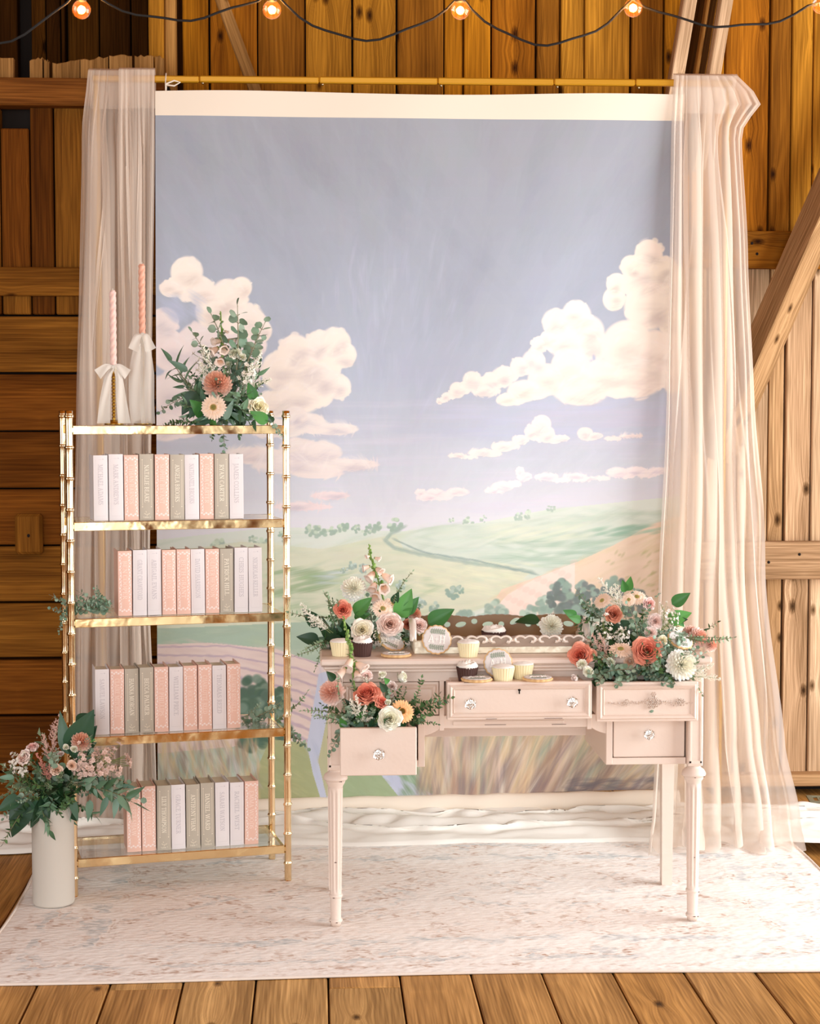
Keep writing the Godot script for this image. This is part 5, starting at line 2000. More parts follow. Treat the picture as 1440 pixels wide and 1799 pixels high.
func build_desk() -> void:
	rng.seed = 61
	var o := thing("writing_desk", "distressed blush-painted writing desk with fluted front legs and open drawers full of flowers", "desk", DESK)
	var mb := mbd()
	mb.box(Vector3(0.5575, 0.7545, -4.935), Vector3(1.097, 0.019, 0.475), 0.005)
	obj("desktop", mb, M.paint, o)
	mb = mbd()
	mb.box(Vector3(0.5575, 0.7395, -4.933), Vector3(1.080, 0.011, 0.455), 0.004)
	mb.box(Vector3(0.5575, 0.7300, -4.931), Vector3(1.066, 0.008, 0.440), 0.002)
	obj("top_moulding", mb, M.paint, o)
	# carcass
	mb = mbd()
	mb.box(Vector3(0.5575, 0.600, -5.118), Vector3(1.05, 0.256, 0.012))
	for s: float in [-1.0, 1.0]:
		var X := func(v: float) -> float: return 0.5575 + s * v
		mb.box(Vector3(X.call(0.518), 0.590, -4.92), Vector3(0.012, 0.273, 0.39), 0.001)
		mb.box(Vector3(X.call(0.262), 0.5265, -4.93), Vector3(0.012, 0.146, 0.37), 0.001)
		mb.box(Vector3(X.call(0.39), 0.459, -4.93), Vector3(0.262, 0.010, 0.37), 0.001)
		mb.box(Vector3(X.call(0.36), 0.5935, -4.93), Vector3(0.31, 0.008, 0.37))
		# front frame of the pedestal
		mb.box(Vector3(X.call(0.2655), 0.5275, -4.7405), Vector3(0.018, 0.142, 0.016), 0.001)
		mb.box(Vector3(X.call(0.370), 0.4635, -4.7418), Vector3(0.2278, 0.0186, 0.016), 0.001)
		mb.box(Vector3(X.call(0.2085), 0.642, -4.7425), Vector3(0.013, 0.172, 0.017), 0.001)
	mb.box(Vector3(0.5575, 0.712, -4.741), Vector3(0.97, 0.032, 0.016), 0.001)
	obj("body", mb, M.paint, o)
	# arched apron between the pedestals, thin, with a raised strip
	mb = mbd()
	var poly := PackedVector2Array()
	poly.append_array([Vector2(0.286, 0.598), Vector2(0.286, 0.548)])
	for k in 9:
		var a := PI / 2 * k / 8.0
		poly.append(Vector2(0.286 + 0.055 * sin(a) + 0.005, 0.562 - 0.020 * cos(a) * cos(a)))
	for k in 9:
		var a := PI / 2 * (8 - k) / 8.0
		poly.append(Vector2(0.829 - 0.055 * sin(a) - 0.005, 0.562 - 0.020 * cos(a) * cos(a)))
	poly.append_array([Vector2(0.829, 0.548), Vector2(0.829, 0.598)])
	mb.prism(poly, -4.752, -4.738, 0.001)
	mb.box(Vector3(0.5375, 0.577, -4.7375), Vector3(0.315, 0.013, 0.006), 0.002)
	obj("apron", mb, M.paint, o)
	mb = mbd()
	mb.box(Vector3(0.5575, 0.500, -5.10), Vector3(0.52, 0.06, 0.012), 0.001)
	obj("back_rail", mb, M.paint, o)
	# legs
	for s: float in [-1.0, 1.0]:
		var lx := 0.5575 + s * 0.5065
		mb = mbd()
		mb.box(Vector3(lx, 0.590, -4.733), Vector3(0.042, 0.276, 0.044), 0.002)
		# framed panel on the face of the block
		for q: Array in [[Vector3(lx - 0.015, 0.585, -4.7105), Vector3(0.007, 0.25, 0.005)], [Vector3(lx + 0.015, 0.585, -4.7105), Vector3(0.007, 0.25, 0.005)], [Vector3(lx, 0.463, -4.7105), Vector3(0.037, 0.010, 0.005)], [Vector3(lx, 0.708, -4.7105), Vector3(0.037, 0.010, 0.005)]]:
			mb.box(q[0], q[1], 0.0012)
		var at := Vector3(lx, 0, -4.733)
		mb.lathe([Vector2(0.020, 0.453), Vector2(0.0185, 0.449), Vector2(0.0185, 0.446), Vector2(0.022, 0.444), Vector2(0.030, 0.438), Vector2(0.0335, 0.431), Vector2(0.0345, 0.427), Vector2(0.0335, 0.423), Vector2(0.028, 0.420), Vector2(0.0275, 0.417), Vector2(0.0265, 0.413), Vector2(0.0215, 0.405), Vector2(0.0205, 0.400)], 28, at)
		var rows := []
		for i in 19:
			var t := i / 18.0
			var y := lerpf(0.400, 0.098, t)
			var fl := 0.17 * smoothstep(0.0, 0.05, t) * smoothstep(1.0, 0.95, t)
			var row := PackedVector3Array()
			for j in 73:
				var a := TAU * j / 72.0
				var g := pow(0.5 + 0.5 * cos(9.0 * a), 1.6)
				row.append(at + Vector3(sin(a), 0, cos(a)) * lerpf(0.0208, 0.0165, t) * (1.0 - fl * g) + Vector3(0, y, 0))
			rows.append(row)
		mb.patch(rows, true)
		mb.lathe([Vector2(0.0165, 0.098), Vector2(0.019, 0.096), Vector2(0.0195, 0.092), Vector2(0.018, 0.088), Vector2(0.0160, 0.086), Vector2(0.0148, 0.028), Vector2(0.018, 0.026), Vector2(0.0195, 0.022), Vector2(0.018, 0.018), Vector2(0.0152, 0.016), Vector2(0.0140, 0.006), Vector2(0.0, 0.006)], 28, at)
		var leg := obj("leg", mb, M.paint, o)
		# worn spots on the turned rings
		mb = mbd()
		for q in 7:
			var a := rr(-1.1, 1.1)
			var y: float = [0.4215, 0.4215, 0.0895, 0.0205, 0.4205, 0.0195, 0.19][q]
			var r: float = [0.0312, 0.0312, 0.0188, 0.0190, 0.0302, 0.0187, 0.0170][q]
			mb.ball(at + Vector3(sin(a) * r, y, cos(a) * r), Vector3(rr(0.002, 0.005), 0.0012, 0.0012), 6, 4)
		obj("worn_paint", mb, M.chip, leg)
		mb = mbd()
		var bx := 0.5575 + s * 0.5075
		var lo := 0.0155
		var hi := 0.0195
		var c := []
		for yy: Array in [[0.470, hi], [0.006, lo]]:
			var e: float = yy[1]
			c.append([Vector3(bx - e, yy[0], -5.104 + e), Vector3(bx + e, yy[0], -5.104 + e), Vector3(bx + e, yy[0], -5.104 - e), Vector3(bx - e, yy[0], -5.104 - e)])
		for i in 4:
			var j := (i + 1) % 4
			mb.face([c[0][i], c[0][j], c[1][j], c[1][i]], (c[0][i] + c[0][j]) * 0.5 - Vector3(bx, 0.47, -5.104))
		mb.face(c[1], Vector3.DOWN)
		obj("leg", mb, M.paint, o)
	# drawers
	var d := drawer(o, 0.072, 0.341, 0.601, 0.694, -4.737, 0.34, true)
	knob(d, Vector3(0.2065, 0.648, -4.737) - DESK)
	d = drawer(o, 0.061, 0.265, 0.481, 0.609, -4.50, 0.36, false)
	knob(d, Vector3(0.1635, 0.5415, -4.50) - DESK)
	d = drawer(o, 0.3535, 0.751, 0.610, 0.7135, -4.60, 0.40, true)
	knob(d, Vector3(0.416, 0.657, -4.60) - DESK)
	knob(d, Vector3(0.695, 0.659, -4.60) - DESK)
	mb = mbd()
	mb.lathe([Vector2(0.0, 0.0006), Vector2(0.0038, 0.0005), Vector2(0.0038, 0.0)], 14)
	for k in mb.v.size(): mb.v[k] = Vector3(mb.v[k].x + DESK.x, -(mb.v[k].z + DESK.z), mb.v[k].y + DESK.y)
	for k in mb.n.size(): mb.n[k] = Vector3(0, 0, 1)
	for k in mb.v.size(): mb.v[k] += Vector3(0.551, 0.692, -4.5985) - DESK - Vector3(0, 0, 0.0)
	mb.box(Vector3(0.551, 0.686, -4.5985), Vector3(0.0034, 0.010, 0.0012))
	obj("keyhole", mb, M.gap, d)
	mb = mbd()
	mb.box(Vector3(0.552, 0.7035, -4.735), Vector3(0.366, 0.007, 0.225), 0.001)
	obj("liner_board", mb, M.paint, d)
	d = drawer(o, 0.766, 1.047, 0.599, 0.7085, -4.61, 0.38, true)
	# a spray of rhinestones across the front of that drawer
	mb = mbd()
	for q in 150:
		var t := rr(0, 1)
		var x := lerpf(0.797, 1.03, t)
		var big := exp(-pow((t - 0.52) * 12.0, 2.0)) * 0.017 + exp(-pow((t - 0.21) * 11.0, 2.0)) * 0.008 + exp(-pow((t - 0.83) * 9.0, 2.0)) * 0.010 + 0.0022
		mb.gem(Vector3(x, 0.652 + rr(-1, 1) * big, -4.6085 + rr(0.0, 0.004)), rr(0.0014, 0.0032), 1.0)
	obj("rhinestone_trim", mb, M.silver, d)
	for q: Array in [[0.845, 0.652], [0.913, 0.660], [0.929, 0.660], [0.913, 0.646], [0.929, 0.646], [0.990, 0.652], [1.002, 0.655], [0.922, 0.675]]:
		mb = mbd()
		for k in 7:
			var a := TAU * k / 6.0
			var off := Vector3(cos(a), sin(a), 0) * 0.0052 if k < 6 else Vector3.ZERO
			mb.gem(Vector3(q[0], q[1], -4.604) + off, 0.0033, 0.9)
		obj("rhinestone_flower", mb, M.silver, d)
	d = drawer(o, 0.836, 1.039, 0.474, 0.588, -4.739, 0.34, false)
	knob(d, Vector3(0.935, 0.541, -4.739) - DESK)
	# thin worn lines where the paint has rubbed through
	mb = mbd()
	for q: Array in [[0.012, 0.7455, -4.698, 0.05], [0.40, 0.7125, -4.6005, 0.04], [0.46, 0.6125, -4.5995, 0.03], [0.62, 0.6125, -4.5995, 0.05], [0.47, 0.5715, -4.734, 0.06], [0.66, 0.571, -4.734, 0.04], [0.80, 0.7445, -4.6975, 0.03]]:
		mb.box(Vector3(q[0] + q[3] * 0.5, q[1], q[2]), Vector3(q[3], 0.0011, 0.0012))
	obj("worn_paint", mb, M.chip, o)


# ------------------------------------------------------------------ sweets and tray
func cupcake(at: Vector3, wrap: String, top: String, r: float, label: String, turn := 0.0) -> void:
	var o := thing("cupcake", label, "cupcake", at, turn, "cupcakes on the desk")
	var mb := MB.new()
	var h := 0.040
	var rows := []
	for i in 7:
		var t := i / 6.0
		var row := PackedVector3Array()
		for j in 97:
			var a := TAU * j / 96.0
			var rad := lerpf(r, r * 0.77, t) * (1.0 + 0.035 * cos(24.0 * a))
			row.append(Vector3(sin(a) * rad, lerpf(h, 0.0, t), cos(a) * rad))
		rows.append(row)
	mb.patch(rows, true)
	mb.lathe([Vector2(r * 0.77, 0.0002), Vector2(0.0, 0.0002)], 24)
	obj("paper_case", mb, M[wrap], o)
	mb = MB.new()
	var f := FastNoiseLite.new()
	f.seed = int(at.x * 1000)
	f.frequency = 1.0
	rows = []
	var lumps := top != "smooth"
	for i in 15:
		var t := i / 14.0
		var row := PackedVector3Array()
		for j in 49:
			var a := TAU * j / 48.0
			var rad := r * 1.0 * sin(PI * 0.5 * minf(1.0, t * 1.12)) if t < 0.9 else r * lerpf(1.0, 0.94, (t - 0.9) * 10)
			var y := h - 0.001 + (0.017 if lumps else 0.010) * cos(PI * 0.5 * t)
			if lumps: y += 0.0045 * f.get_noise_2d(sin(a) * rad * 130.0, cos(a) * rad * 130.0) * (1.0 - t * 0.4) + 0.0028 * sin(t * 11.0 + a * 2.0)
			else: y += 0.0012 * f.get_noise_2d(sin(a) * rad * 60.0, cos(a) * rad * 60.0)
			row.append(Vector3(sin(a) * rad, y, cos(a) * rad))
		rows.append(row)
	mb.patch(rows, true)
	obj("frosting", mb, M.icing, o)


func cookie_meshes() -> Array:
	var out := []
	var k := 96
	var b := MB.new()
	var rows := []
	for q: Vector2 in [Vector2(0.0, 0.0088), Vector2(0.7, 0.0088), Vector2(0.94, 0.0082), Vector2(1.0, 0.006), Vector2(1.0, 0.0028), Vector2(0.95, 0.0006), Vector2(0.9, 0.0), Vector2(0.0, 0.0)]:
		var row := PackedVector3Array()
		for j in k + 1:
			var a := TAU * j / k
			var r := 0.0425 * q.x * (1.0 + 0.055 * absf(sin(8.0 * a)) - 0.03)
			row.append(Vector3(sin(a) * r, q.y, cos(a) * r))
		rows.append(row)
	b.patch(rows, true)
	out.append(b.mesh())
	b = MB.new()
	rows = []
	for q: Vector2 in [Vector2(0.0, 0.0108), Vector2(0.82, 0.0106), Vector2(0.9, 0.0098), Vector2(0.92, 0.0086)]:
		var row := PackedVector3Array()
		for j in k + 1:
			var a := TAU * j / k
			var r := 0.0425 * q.x * (1.0 + 0.055 * absf(sin(8.0 * a)) - 0.03)
			row.append(Vector3(sin(a) * r, q.y, cos(a) * r))
		rows.append(row)
	b.patch(rows, true)
	out.append(b.mesh())
	# two little printed sprigs
	for s: float in [-1.0, 1.0]:
		b = MB.new()
		b.tube([Vector3(-0.022, 0.0112, s * 0.021), Vector3(0.0, 0.0112, s * 0.024), Vector3(0.023, 0.0112, s * 0.020)], 0.0006, 4)
		for i in 7:
			var x := -0.019 + i * 0.006
			for q: float in [-1.0, 1.0]:
				leaf_into(b, Vector3(x, 0.0112, s * (0.0235 - absf(x) * 0.06)), Vector3(0.5, 0, q).normalized(), Vector3.UP, 0.0095, 0.0028, 0.0, 0.05, Color.WHITE, 0.5, 2, 4)
		out.append(b.mesh())
	return out


var cookie_m := []


func cookie(at: Vector3, turn: Basis, label: String, size := 1.0) -> void:
	if cookie_m.is_empty(): cookie_m = cookie_meshes()
	var o := thing("cookie", label, "cookie", at, 0, "iced monogram cookies")
	o.basis = turn
	for k in 4:
		obj(["biscuit", "icing", "icing_sprig", "icing_sprig"][k], cookie_m[k], [M.biscuit, M.sugar, M.icing_leaf, M.icing_leaf][k], o).scale = Vector3.ONE * size
	var t := TextMesh.new()
	t.text = "A+H"
	var font := SystemFont.new()
	font.font_names = PackedStringArray(["Droid Serif"])
	t.font = font
	t.font_size = 48
	t.pixel_size = 0.00056
	t.depth = 0.0012
	t.curve_step = 2.0
	var l := obj("icing_lettering", t, M.icing_letter, o)
	l.transform = Transform3D(Basis(Vector3(0.9, 0, 0), Vector3(0, 0, -1.15), Vector3(0, 1, 0)) * Basis.from_scale(Vector3.ONE * size), Vector3(0, 0.0112 * size, 0))


func build_tray() -> void:
	rng.seed = 17
	var at := Vector3(0.525, 0.7645, -4.95)
	var o := thing("ornate_tray", "carved gilt wooden tray with a pierced back rail and scrollwork front on the desk", "tray", at)
	var x0 := 0.275
	var x1 := 0.775
	var zf := -4.792
	var zb := -5.01
	var mk := func() -> MB:
		var m := MB.new()
		m.xf.origin = -at
		return m
	var mb: MB = mk.call()
	mb.box(Vector3((x0 + x1) * 0.5, 0.7695, (zf + zb) * 0.5), Vector3(x1 - x0 - 0.006, 0.010, zf - zb - 0.006), 0.002)
	obj("base", mb, M.gilt, o)
	mb = mk.call()
	var poly := PackedVector2Array()
	poly.append_array([Vector2(x0, 0.765), Vector2(x1, 0.765)])
	for k in 41:
		var t := 1.0 - k / 40.0
		poly.append(Vector2(lerpf(x0, x1, t), 0.800 + 0.003 * sin(t * 40.0)))
	mb.prism(poly, zf - 0.012, zf, 0.002)
	obj("front_rail", mb, M.gilt, o)
	mb = mk.call()
	poly = PackedVector2Array([Vector2(x0 + 0.04, 0.784), Vector2(x1 - 0.01, 0.784)])
	for k in 61:
		var t := 1.0 - k / 60.0
		poly.append(Vector2(lerpf(x0 + 0.04, x1 - 0.01, t), 0.810 + 0.007 * sin(PI * fmod(t * 4.0, 1.0))))
	mb.prism(poly, zf - 0.008, zf + 0.003, 0.001)
	obj("crest_panel", mb, M.crest, o)
	# scrollwork: S curves and leaves in relief along the front rail
	mb = mk.call()
	for k in 13:
		var cx := lerpf(x0 + 0.055, x1 - 0.03, k / 12.0)
		var s := 1.0 if k % 2 else -1.0
		var path := []
		for i in 15:
			var t := i / 14.0
			var a := t * 4.6 + 0.4
			var r := lerpf(0.019, 0.005, t)
			path.append(Vector3(cx + s * cos(a) * r, 0.803 + sin(a) * r * 0.72, zf + 0.004 + 0.003 * t))
		var rad := []
		for i in 15: rad.append(lerpf(0.0034, 0.0052, i / 14.0))
		mb.tube(path, rad, 7)
		for q in 4:
			mb.ball(Vector3(cx - s * (0.012 + q * 0.006), 0.806 - q * 0.003 + rr(-0.002, 0.002), zf + 0.004), Vector3(0.006, 0.0032, 0.003), 7, 5)
	obj("scrollwork", mb, M.scroll, o)
	# pierced back rail: taller, scalloped top, openings cut through
	var cs := CSGPolygon3D.new()
	poly = PackedVector2Array()
	poly.append_array([Vector2(x0, 0.765), Vector2(x1 + 0.02, 0.765)])
	for k in 73:
		var t := 1.0 - k / 72.0
		poly.append(Vector2(lerpf(x0, x1 + 0.02, t), 0.842 + 0.008 * sin(PI * fmod(t * 3.0, 1.0)) + 0.0018 * absf(sin(t * 75.0))))
	cs.polygon = poly
	cs.depth = 0.012
	var root := CSGCombiner3D.new()
	root.add_child(cs)
	for k in 12:
		var hole := CSGSphere3D.new()
		hole.radius = 1.0
		hole.radial_segments = 16
		hole.rings = 10
		hole.operation = CSGShape3D.OPERATION_SUBTRACTION
		hole.scale = Vector3(0.010 + 0.007 * (k % 2), 0.0085, 0.03)
		hole.position = Vector3(lerpf(x0 + 0.03, x1 - 0.03, k / 11.0), 0.826 + (0.005 if k % 3 == 1 else -0.004), -0.006)
		hole.rotation.z = [0.5, -0.3, 0.0, 0.2, -0.2, 0.1, -0.4][k % 7]
		root.add_child(hole)
	root.name = "back_rail"
	root.material_override = M.tray_wood
	o.add_child(root)
	root.position = Vector3(0, 0, zb + 0.012) - at
	for s in 2:
		var x: float = [x0 + 0.004, x1 - 0.004][s]
		mb = mk.call()
		mb.box(Vector3(x, 0.784, (zf + zb) * 0.5), Vector3(0.010, 0.034, zf - zb - 0.02), 0.002)
		obj("end_rail", mb, M.gilt, o)
		mb = mk.call()
		var path := []
		for i in 17:
			var a := PI * i / 16.0
			path.append(Vector3(x + (0.004 if s else -0.004), 0.795 + 0.052 * sin(a), -4.90 + 0.06 * cos(a)))
		mb.tube(path, 0.008, 8, 1.3)
		obj("handle", mb, M.scroll, o)


func build_sweets() -> void:
	rng.seed = 23
	var d := 0.7645
	cupcake(Vector3(0.068, d, -4.775), "yellow_paper", "smooth", 0.031, "pale yellow cupcake at the left end of the desktop")
	cupcake(Vector3(0.128, d, -4.765), "brown_paper", "lumps", 0.029, "chocolate cupcake with white frosting at the left end of the desktop beside a yellow one")
	cupcake(Vector3(0.424, d, -4.738), "yellow_paper", "smooth", 0.031, "yellow cupcake on the desktop in front of the gilt tray")
	cupcake(Vector3(0.512, 0.775, -4.90), "brown_paper", "lumps", 0.036, "chocolate cupcake with tall white frosting standing inside the gilt tray")
	var f := 0.7075
	cupcake(Vector3(0.414, f, -4.66), "brown_paper", "lumps", 0.030, "chocolate cupcake with white frosting in the open centre drawer")
	cupcake(Vector3(0.512, f, -4.645), "yellow_paper", "smooth", 0.031, "yellow cupcake in the open centre drawer, the nearer of two")
	cupcake(Vector3(0.572, f, -4.70), "yellow_paper", "smooth", 0.031, "yellow cupcake in the open centre drawer, set back to the right of the other")
	var flat := Basis.IDENTITY
	cookie(Vector3(0.222, d, -4.755), flat, "scalloped iced cookie lying flat on the desktop left of the gilt tray", 1.0)
	cookie(Vector3(0.437, 0.7138, -4.628), Basis(Vector3.RIGHT, 0.02), "scalloped iced cookie lying on the left rim of the open centre drawer", 1.0)
	cookie(Vector3(0.605, 0.7138, -4.628), Basis(Vector3.RIGHT, 0.02), "scalloped iced cookie lying on the right rim of the open centre drawer", 0.97)
	cookie(Vector3(0.336, 0.8085, -4.762), Basis(Vector3.BACK, -0.12) * Basis(Vector3.RIGHT, 1.25), "scalloped monogram cookie standing against the left of the gilt tray", 0.98)
	cookie(Vector3(0.503, 0.7505, -4.70), Basis(Vector3.BACK, 0.1) * Basis(Vector3.RIGHT, 1.3), "scalloped monogram cookie standing behind the cupcakes of the centre drawer", 0.95)
	cookie(Vector3(0.212, 0.7885, -4.87), Basis(Vector3.BACK, -0.45) * Basis(Vector3.RIGHT, 0.55), "scalloped iced cookie tilted against the flowers behind the flat cookie at left", 0.95)
	cookie(Vector3(1.035, 0.795, -4.80), Basis(Vector3.BACK, -0.3) * Basis(Vector3.RIGHT, 0.55), "scalloped iced cookie propped among the flowers at the right end of the desk", 0.9)
func build_flowers() -> void:
	rng.seed = 404
	var a := thing("flower_arrangement", "pyramid of peach and cream flowers on the top of the gold shelf", "flowers", Vector3(-0.4600, 1.4100, -5.2700))
	green(a, ["small", "willow", "round", "seeded"], Vector3(-0.2788, 1.4639, -5.2700), Vector3(0.06, 0.02, 0.03), 26, 0.11, Vector3(0, 0.5, 0.35), 1)
	green(a, ["leaf_dark", "leaf_grey", "leaf"], Vector3(-0.2860, 1.4465, -5.2400), Vector3(0.08, 0.008, 0.02), 12, 0.085, Vector3(0, 0.25, 0.6), 1)
	foxglove(a, [Vector3(-0.2739, 1.4204, -5.2700), Vector3(-0.2768, 1.5075, -5.2700), Vector3(-0.2831, 1.6118, -5.2700), Vector3(-0.2879, 1.6812, -5.2700), Vector3(-0.2891, 1.7539, -5.2700)], [[Vector3(-0.3130, 1.6336, -5.2500), Vector3(-0.7, -0.5, 0.6), 1], [Vector3(-0.2779, 1.6402, -5.2400), Vector3(0, -0.5, 0.9), 1], [Vector3(-0.2902, 1.6022, -5.2400), Vector3(-0.15, -0.4, 0.9), 1.05], [Vector3(-0.2545, 1.6635, -5.2600), Vector3(0.9, -0.2, 0.4), 0.9], [Vector3(-0.3047, 1.6634, -5.2600), Vector3(-0.8, -0.1, 0.4), 0.85], [Vector3(-0.2717, 1.6929, -5.2600), Vector3(0.6, -0.3, 0.5), 0.4]], 0.0340)
	bloom(a, "wax_white", Vector3(-0.2960, 1.4901, -5.2700), Vector3(-0.337, 0.934, 0.123), 0.1629)
	bloom(a, "astilbe_white", Vector3(-0.3046, 1.5075, -5.2700), Vector3(-0.180, 0.949, 0.260), 0.1539)
	bloom(a, "astilbe_white", Vector3(-0.3185, 1.5075, -5.2700), Vector3(-0.396, 0.792, 0.464), 0.1079)
	bloom(a, "astilbe_white", Vector3(-0.2526, 1.4901, -5.2700), Vector3(0.584, 0.789, 0.190), 0.1577)
	bloom(a, "astilbe_white", Vector3(-0.2440, 1.4814, -5.2700), Vector3(0.439, 0.820, 0.367), 0.1363)
	bloom(a, "astilbe_white", Vector3(-0.2492, 1.4814, -5.2700), Vector3(0.733, 0.571, 0.369), 0.1355)
	bloom(a, "wax_white", Vector3(-0.2526, 1.4901, -5.2700), Vector3(0.586, 0.664, 0.465), 0.1290)
	bloom(a, "ranunculus", Vector3(-0.2474, 1.6251, -5.2500), Vector3(0.1, 0.5, 0.8), 0.0262)
	bloom(a, "dahlia", Vector3(-0.1840, 1.6345, -5.2700), Vector3(0.3, 0.6, 0.7), 0.0228)
	bloom(a, "bud_cream", Vector3(-0.2245, 1.6144, -5.2400), Vector3(0.1, 0.3, 0.9), 0.0175)
	bloom(a, "bud_cream", Vector3(-0.2654, 1.5942, -5.2600), Vector3(-0.2, 0.3, 0.9), 0.0158)
	bloom(a, "mum_coral", Vector3(-0.2976, 1.5309, -5.2100), Vector3(-0.1, 0.55, 0.8), 0.0469)
	bloom(a, "gerbera_peach", Vector3(-0.3082, 1.4620, -5.1800), Vector3(-0.12, 0.18, 1), 0.0397)
	bloom(a, "rose_yellow", Vector3(-0.1773, 1.4620, -5.2000), Vector3(0.35, 0.35, 0.85), 0.0399)
	bloom(a, "round", Vector3(-0.2612, 1.5075, -5.2700), Vector3(0.026, 0.999, -0.043), 0.2335)
	bloom(a, "round", Vector3(-0.2525, 1.5075, -5.2700), Vector3(0.155, 0.987, -0.039), 0.2540)
	bloom(a, "round", Vector3(-0.2490, 1.5075, -5.2700), Vector3(0.348, 0.936, -0.044), 0.2271)
	bloom(a, "round", Vector3(-0.2612, 1.4988, -5.2700), Vector3(0.216, 0.975, -0.053), 0.1877)
	bloom(a, "round", Vector3(-0.2959, 1.5075, -5.2700), Vector3(-0.178, 0.983, -0.052), 0.1913)
	bloom(a, "willow", Vector3(-0.3310, 1.4552, -5.2700), Vector3(-0.618, 0.778, 0.112), 0.1779)
	bloom(a, "leaf_grey", Vector3(-0.3894, 1.5730, -5.2500), Vector3(-0.853, 0.503, 0.140), 0.0714, Vector3(0, 0.25, 1))
	bloom(a, "seeded", Vector3(-0.3309, 1.4639, -5.2700), Vector3(-0.564, 0.702, 0.434), 0.1151)
	bloom(a, "willow", Vector3(-0.3385, 1.4465, -5.2500), Vector3(-0.834, 0.270, 0.482), 0.0831)
	bloom(a, "round", Vector3(-0.3567, 1.5074, -5.2700), Vector3(-0.973, -0.167, 0.158), 0.1264)
	bloom(a, "willow", Vector3(-0.3549, 1.4639, -5.2400), Vector3(-0.607, -0.519, 0.602), 0.0664)
	bloom(a, "leaf_dark", Vector3(-0.3500, 1.4862, -5.2200), Vector3(-0.484, -0.826, 0.291), 0.0688, Vector3(0, 0.25, 1))
	bloom(a, "leaf_dark", Vector3(-0.3625, 1.5104, -5.2300), Vector3(-0.534, -0.812, 0.235), 0.0850, Vector3(0, 0.25, 1))
	bloom(a, "leaf_grey", Vector3(-0.3319, 1.4294, -5.2000), Vector3(-0.947, -0.196, 0.256), 0.0781, Vector3(0, 0.9, 0.4))
	bloom(a, "leaf", Vector3(-0.1854, 1.4861, -5.1900), Vector3(-0.329, 0.927, 0.181), 0.0553, Vector3(0, 0.25, 1))
	bloom(a, "leaf_grey", Vector3(-0.2743, 1.4243, -5.1800), Vector3(0.374, 0.917, 0.141), 0.0709, Vector3(0, 0.25, 1))
	bloom(a, "leaf_grey", Vector3(-0.2149, 1.4208, -5.1900), Vector3(-0.803, 0.515, 0.300), 0.0667, Vector3(0, 0.25, 1))
	bloom(a, "leaf", Vector3(-0.1460, 1.4174, -5.1800), Vector3(-0.786, 0.534, 0.312), 0.0642, Vector3(0, 0.25, 1))
	bloom(a, "leaf_dark", Vector3(-0.1294, 1.4173, -5.2000), Vector3(-0.537, 0.650, 0.538), 0.0372, Vector3(0, 0.25, 1))
	bloom(a, "leaf_grey", Vector3(-0.3124, 1.5098, -5.1700), Vector3(0.524, -0.766, 0.373), 0.0268, Vector3(0, 0.25, 1))
	bloom(a, "small", Vector3(-0.3876, 1.4173, -5.2100), Vector3(-0.992, 0.070, 0.101), 0.0991)
	bloom(a, "small", Vector3(-0.3519, 1.4174, -5.1900), Vector3(-0.988, 0.101, 0.117), 0.0855)
	bloom(a, "round", Vector3(-0.2334, 1.4898, -5.2300), Vector3(0.664, 0.238, 0.709), 0.0705)
	bloom(a, "round", Vector3(-0.1281, 1.4176, -5.1500), Vector3(0.339, -0.923, 0.181), 0.0553)
	var b := thing("flower_arrangement", "loose bouquet of astilbe and hanging eucalyptus in the tall floor vase", "flowers", Vector3(-0.7750, 0.3000, -5.0000))
	green(b, ["small", "seeded", "leaf_dark", "round"], Vector3(-0.7734, 0.3472, -5.0000), Vector3(0.035, 0.02, 0.035), 30, 0.13, Vector3(0, 0.45, 0.3), 1)
	green(b, ["small", "leaf_dark", "willow"], Vector3(-0.7707, 0.3180, -4.9800), Vector3(0.05, 0.01, 0.02), 20, 0.1, Vector3(0, -0.1, 0.5), 1)
	bloom(b, "leaf_dark", Vector3(-0.7180, 0.4413, -4.9900), Vector3(0.614, 0.772, 0.165), 0.1214, Vector3(0, 0.25, 1))
	bloom(b, "leaf_dark", Vector3(-0.7179, 0.4497, -4.9900), Vector3(0.447, 0.885, 0.134), 0.1494, Vector3(0, 0.25, 1))
	bloom(b, "leaf_grey", Vector3(-0.7261, 0.4498, -4.9900), Vector3(-0.181, 0.971, 0.154), 0.1300, Vector3(0, 0.25, 1))
	bloom(b, "leaf_dark", Vector3(-0.7130, 0.4413, -4.9900), Vector3(0.799, 0.550, 0.243), 0.0823, Vector3(0, 0.25, 1))
	bloom(b, "leaf_dark", Vector3(-0.7050, 0.5435, -5.0000), Vector3(0.882, 0.357, 0.308), 0.0650, Vector3(0, 0.25, 1))
	bloom(b, "leaf", Vector3(-0.7044, 0.4969, -4.9800), Vector3(0.943, -0.001, 0.332), 0.0603, Vector3(0, 0.25, 1))
	bloom(b, "astilbe_pink", Vector3(-0.7775, 0.4147, -5.0000), Vector3(0.068, 0.998, 0.000), 0.1466)
	bloom(b, "astilbe_pink", Vector3(-0.7745, 0.4104, -4.9800), Vector3(-0.180, 0.984, 0.000), 0.1025)
	bloom(b, "astilbe_coral", Vector3(-0.7754, 0.3561, -4.9600), Vector3(-0.191, 0.966, 0.176), 0.1135)
	bloom(b, "astilbe_coral", Vector3(-0.7704, 0.3666, -4.9500), Vector3(-0.061, 0.906, 0.420), 0.0715)
	bloom(b, "rose_blush", Vector3(-0.8462, 0.4476, -4.9500), Vector3(-0.6, 0.5, 0.7), 0.0281)
	bloom(b, "rose_pink", Vector3(-0.8280, 0.4694, -4.9900), Vector3(-0.2, 0.8, 0.5), 0.0216)
	bloom(b, "mum_coral", Vector3(-0.6850, 0.4886, -4.9700), Vector3(0.2, 0.7, 0.6), 0.0331)
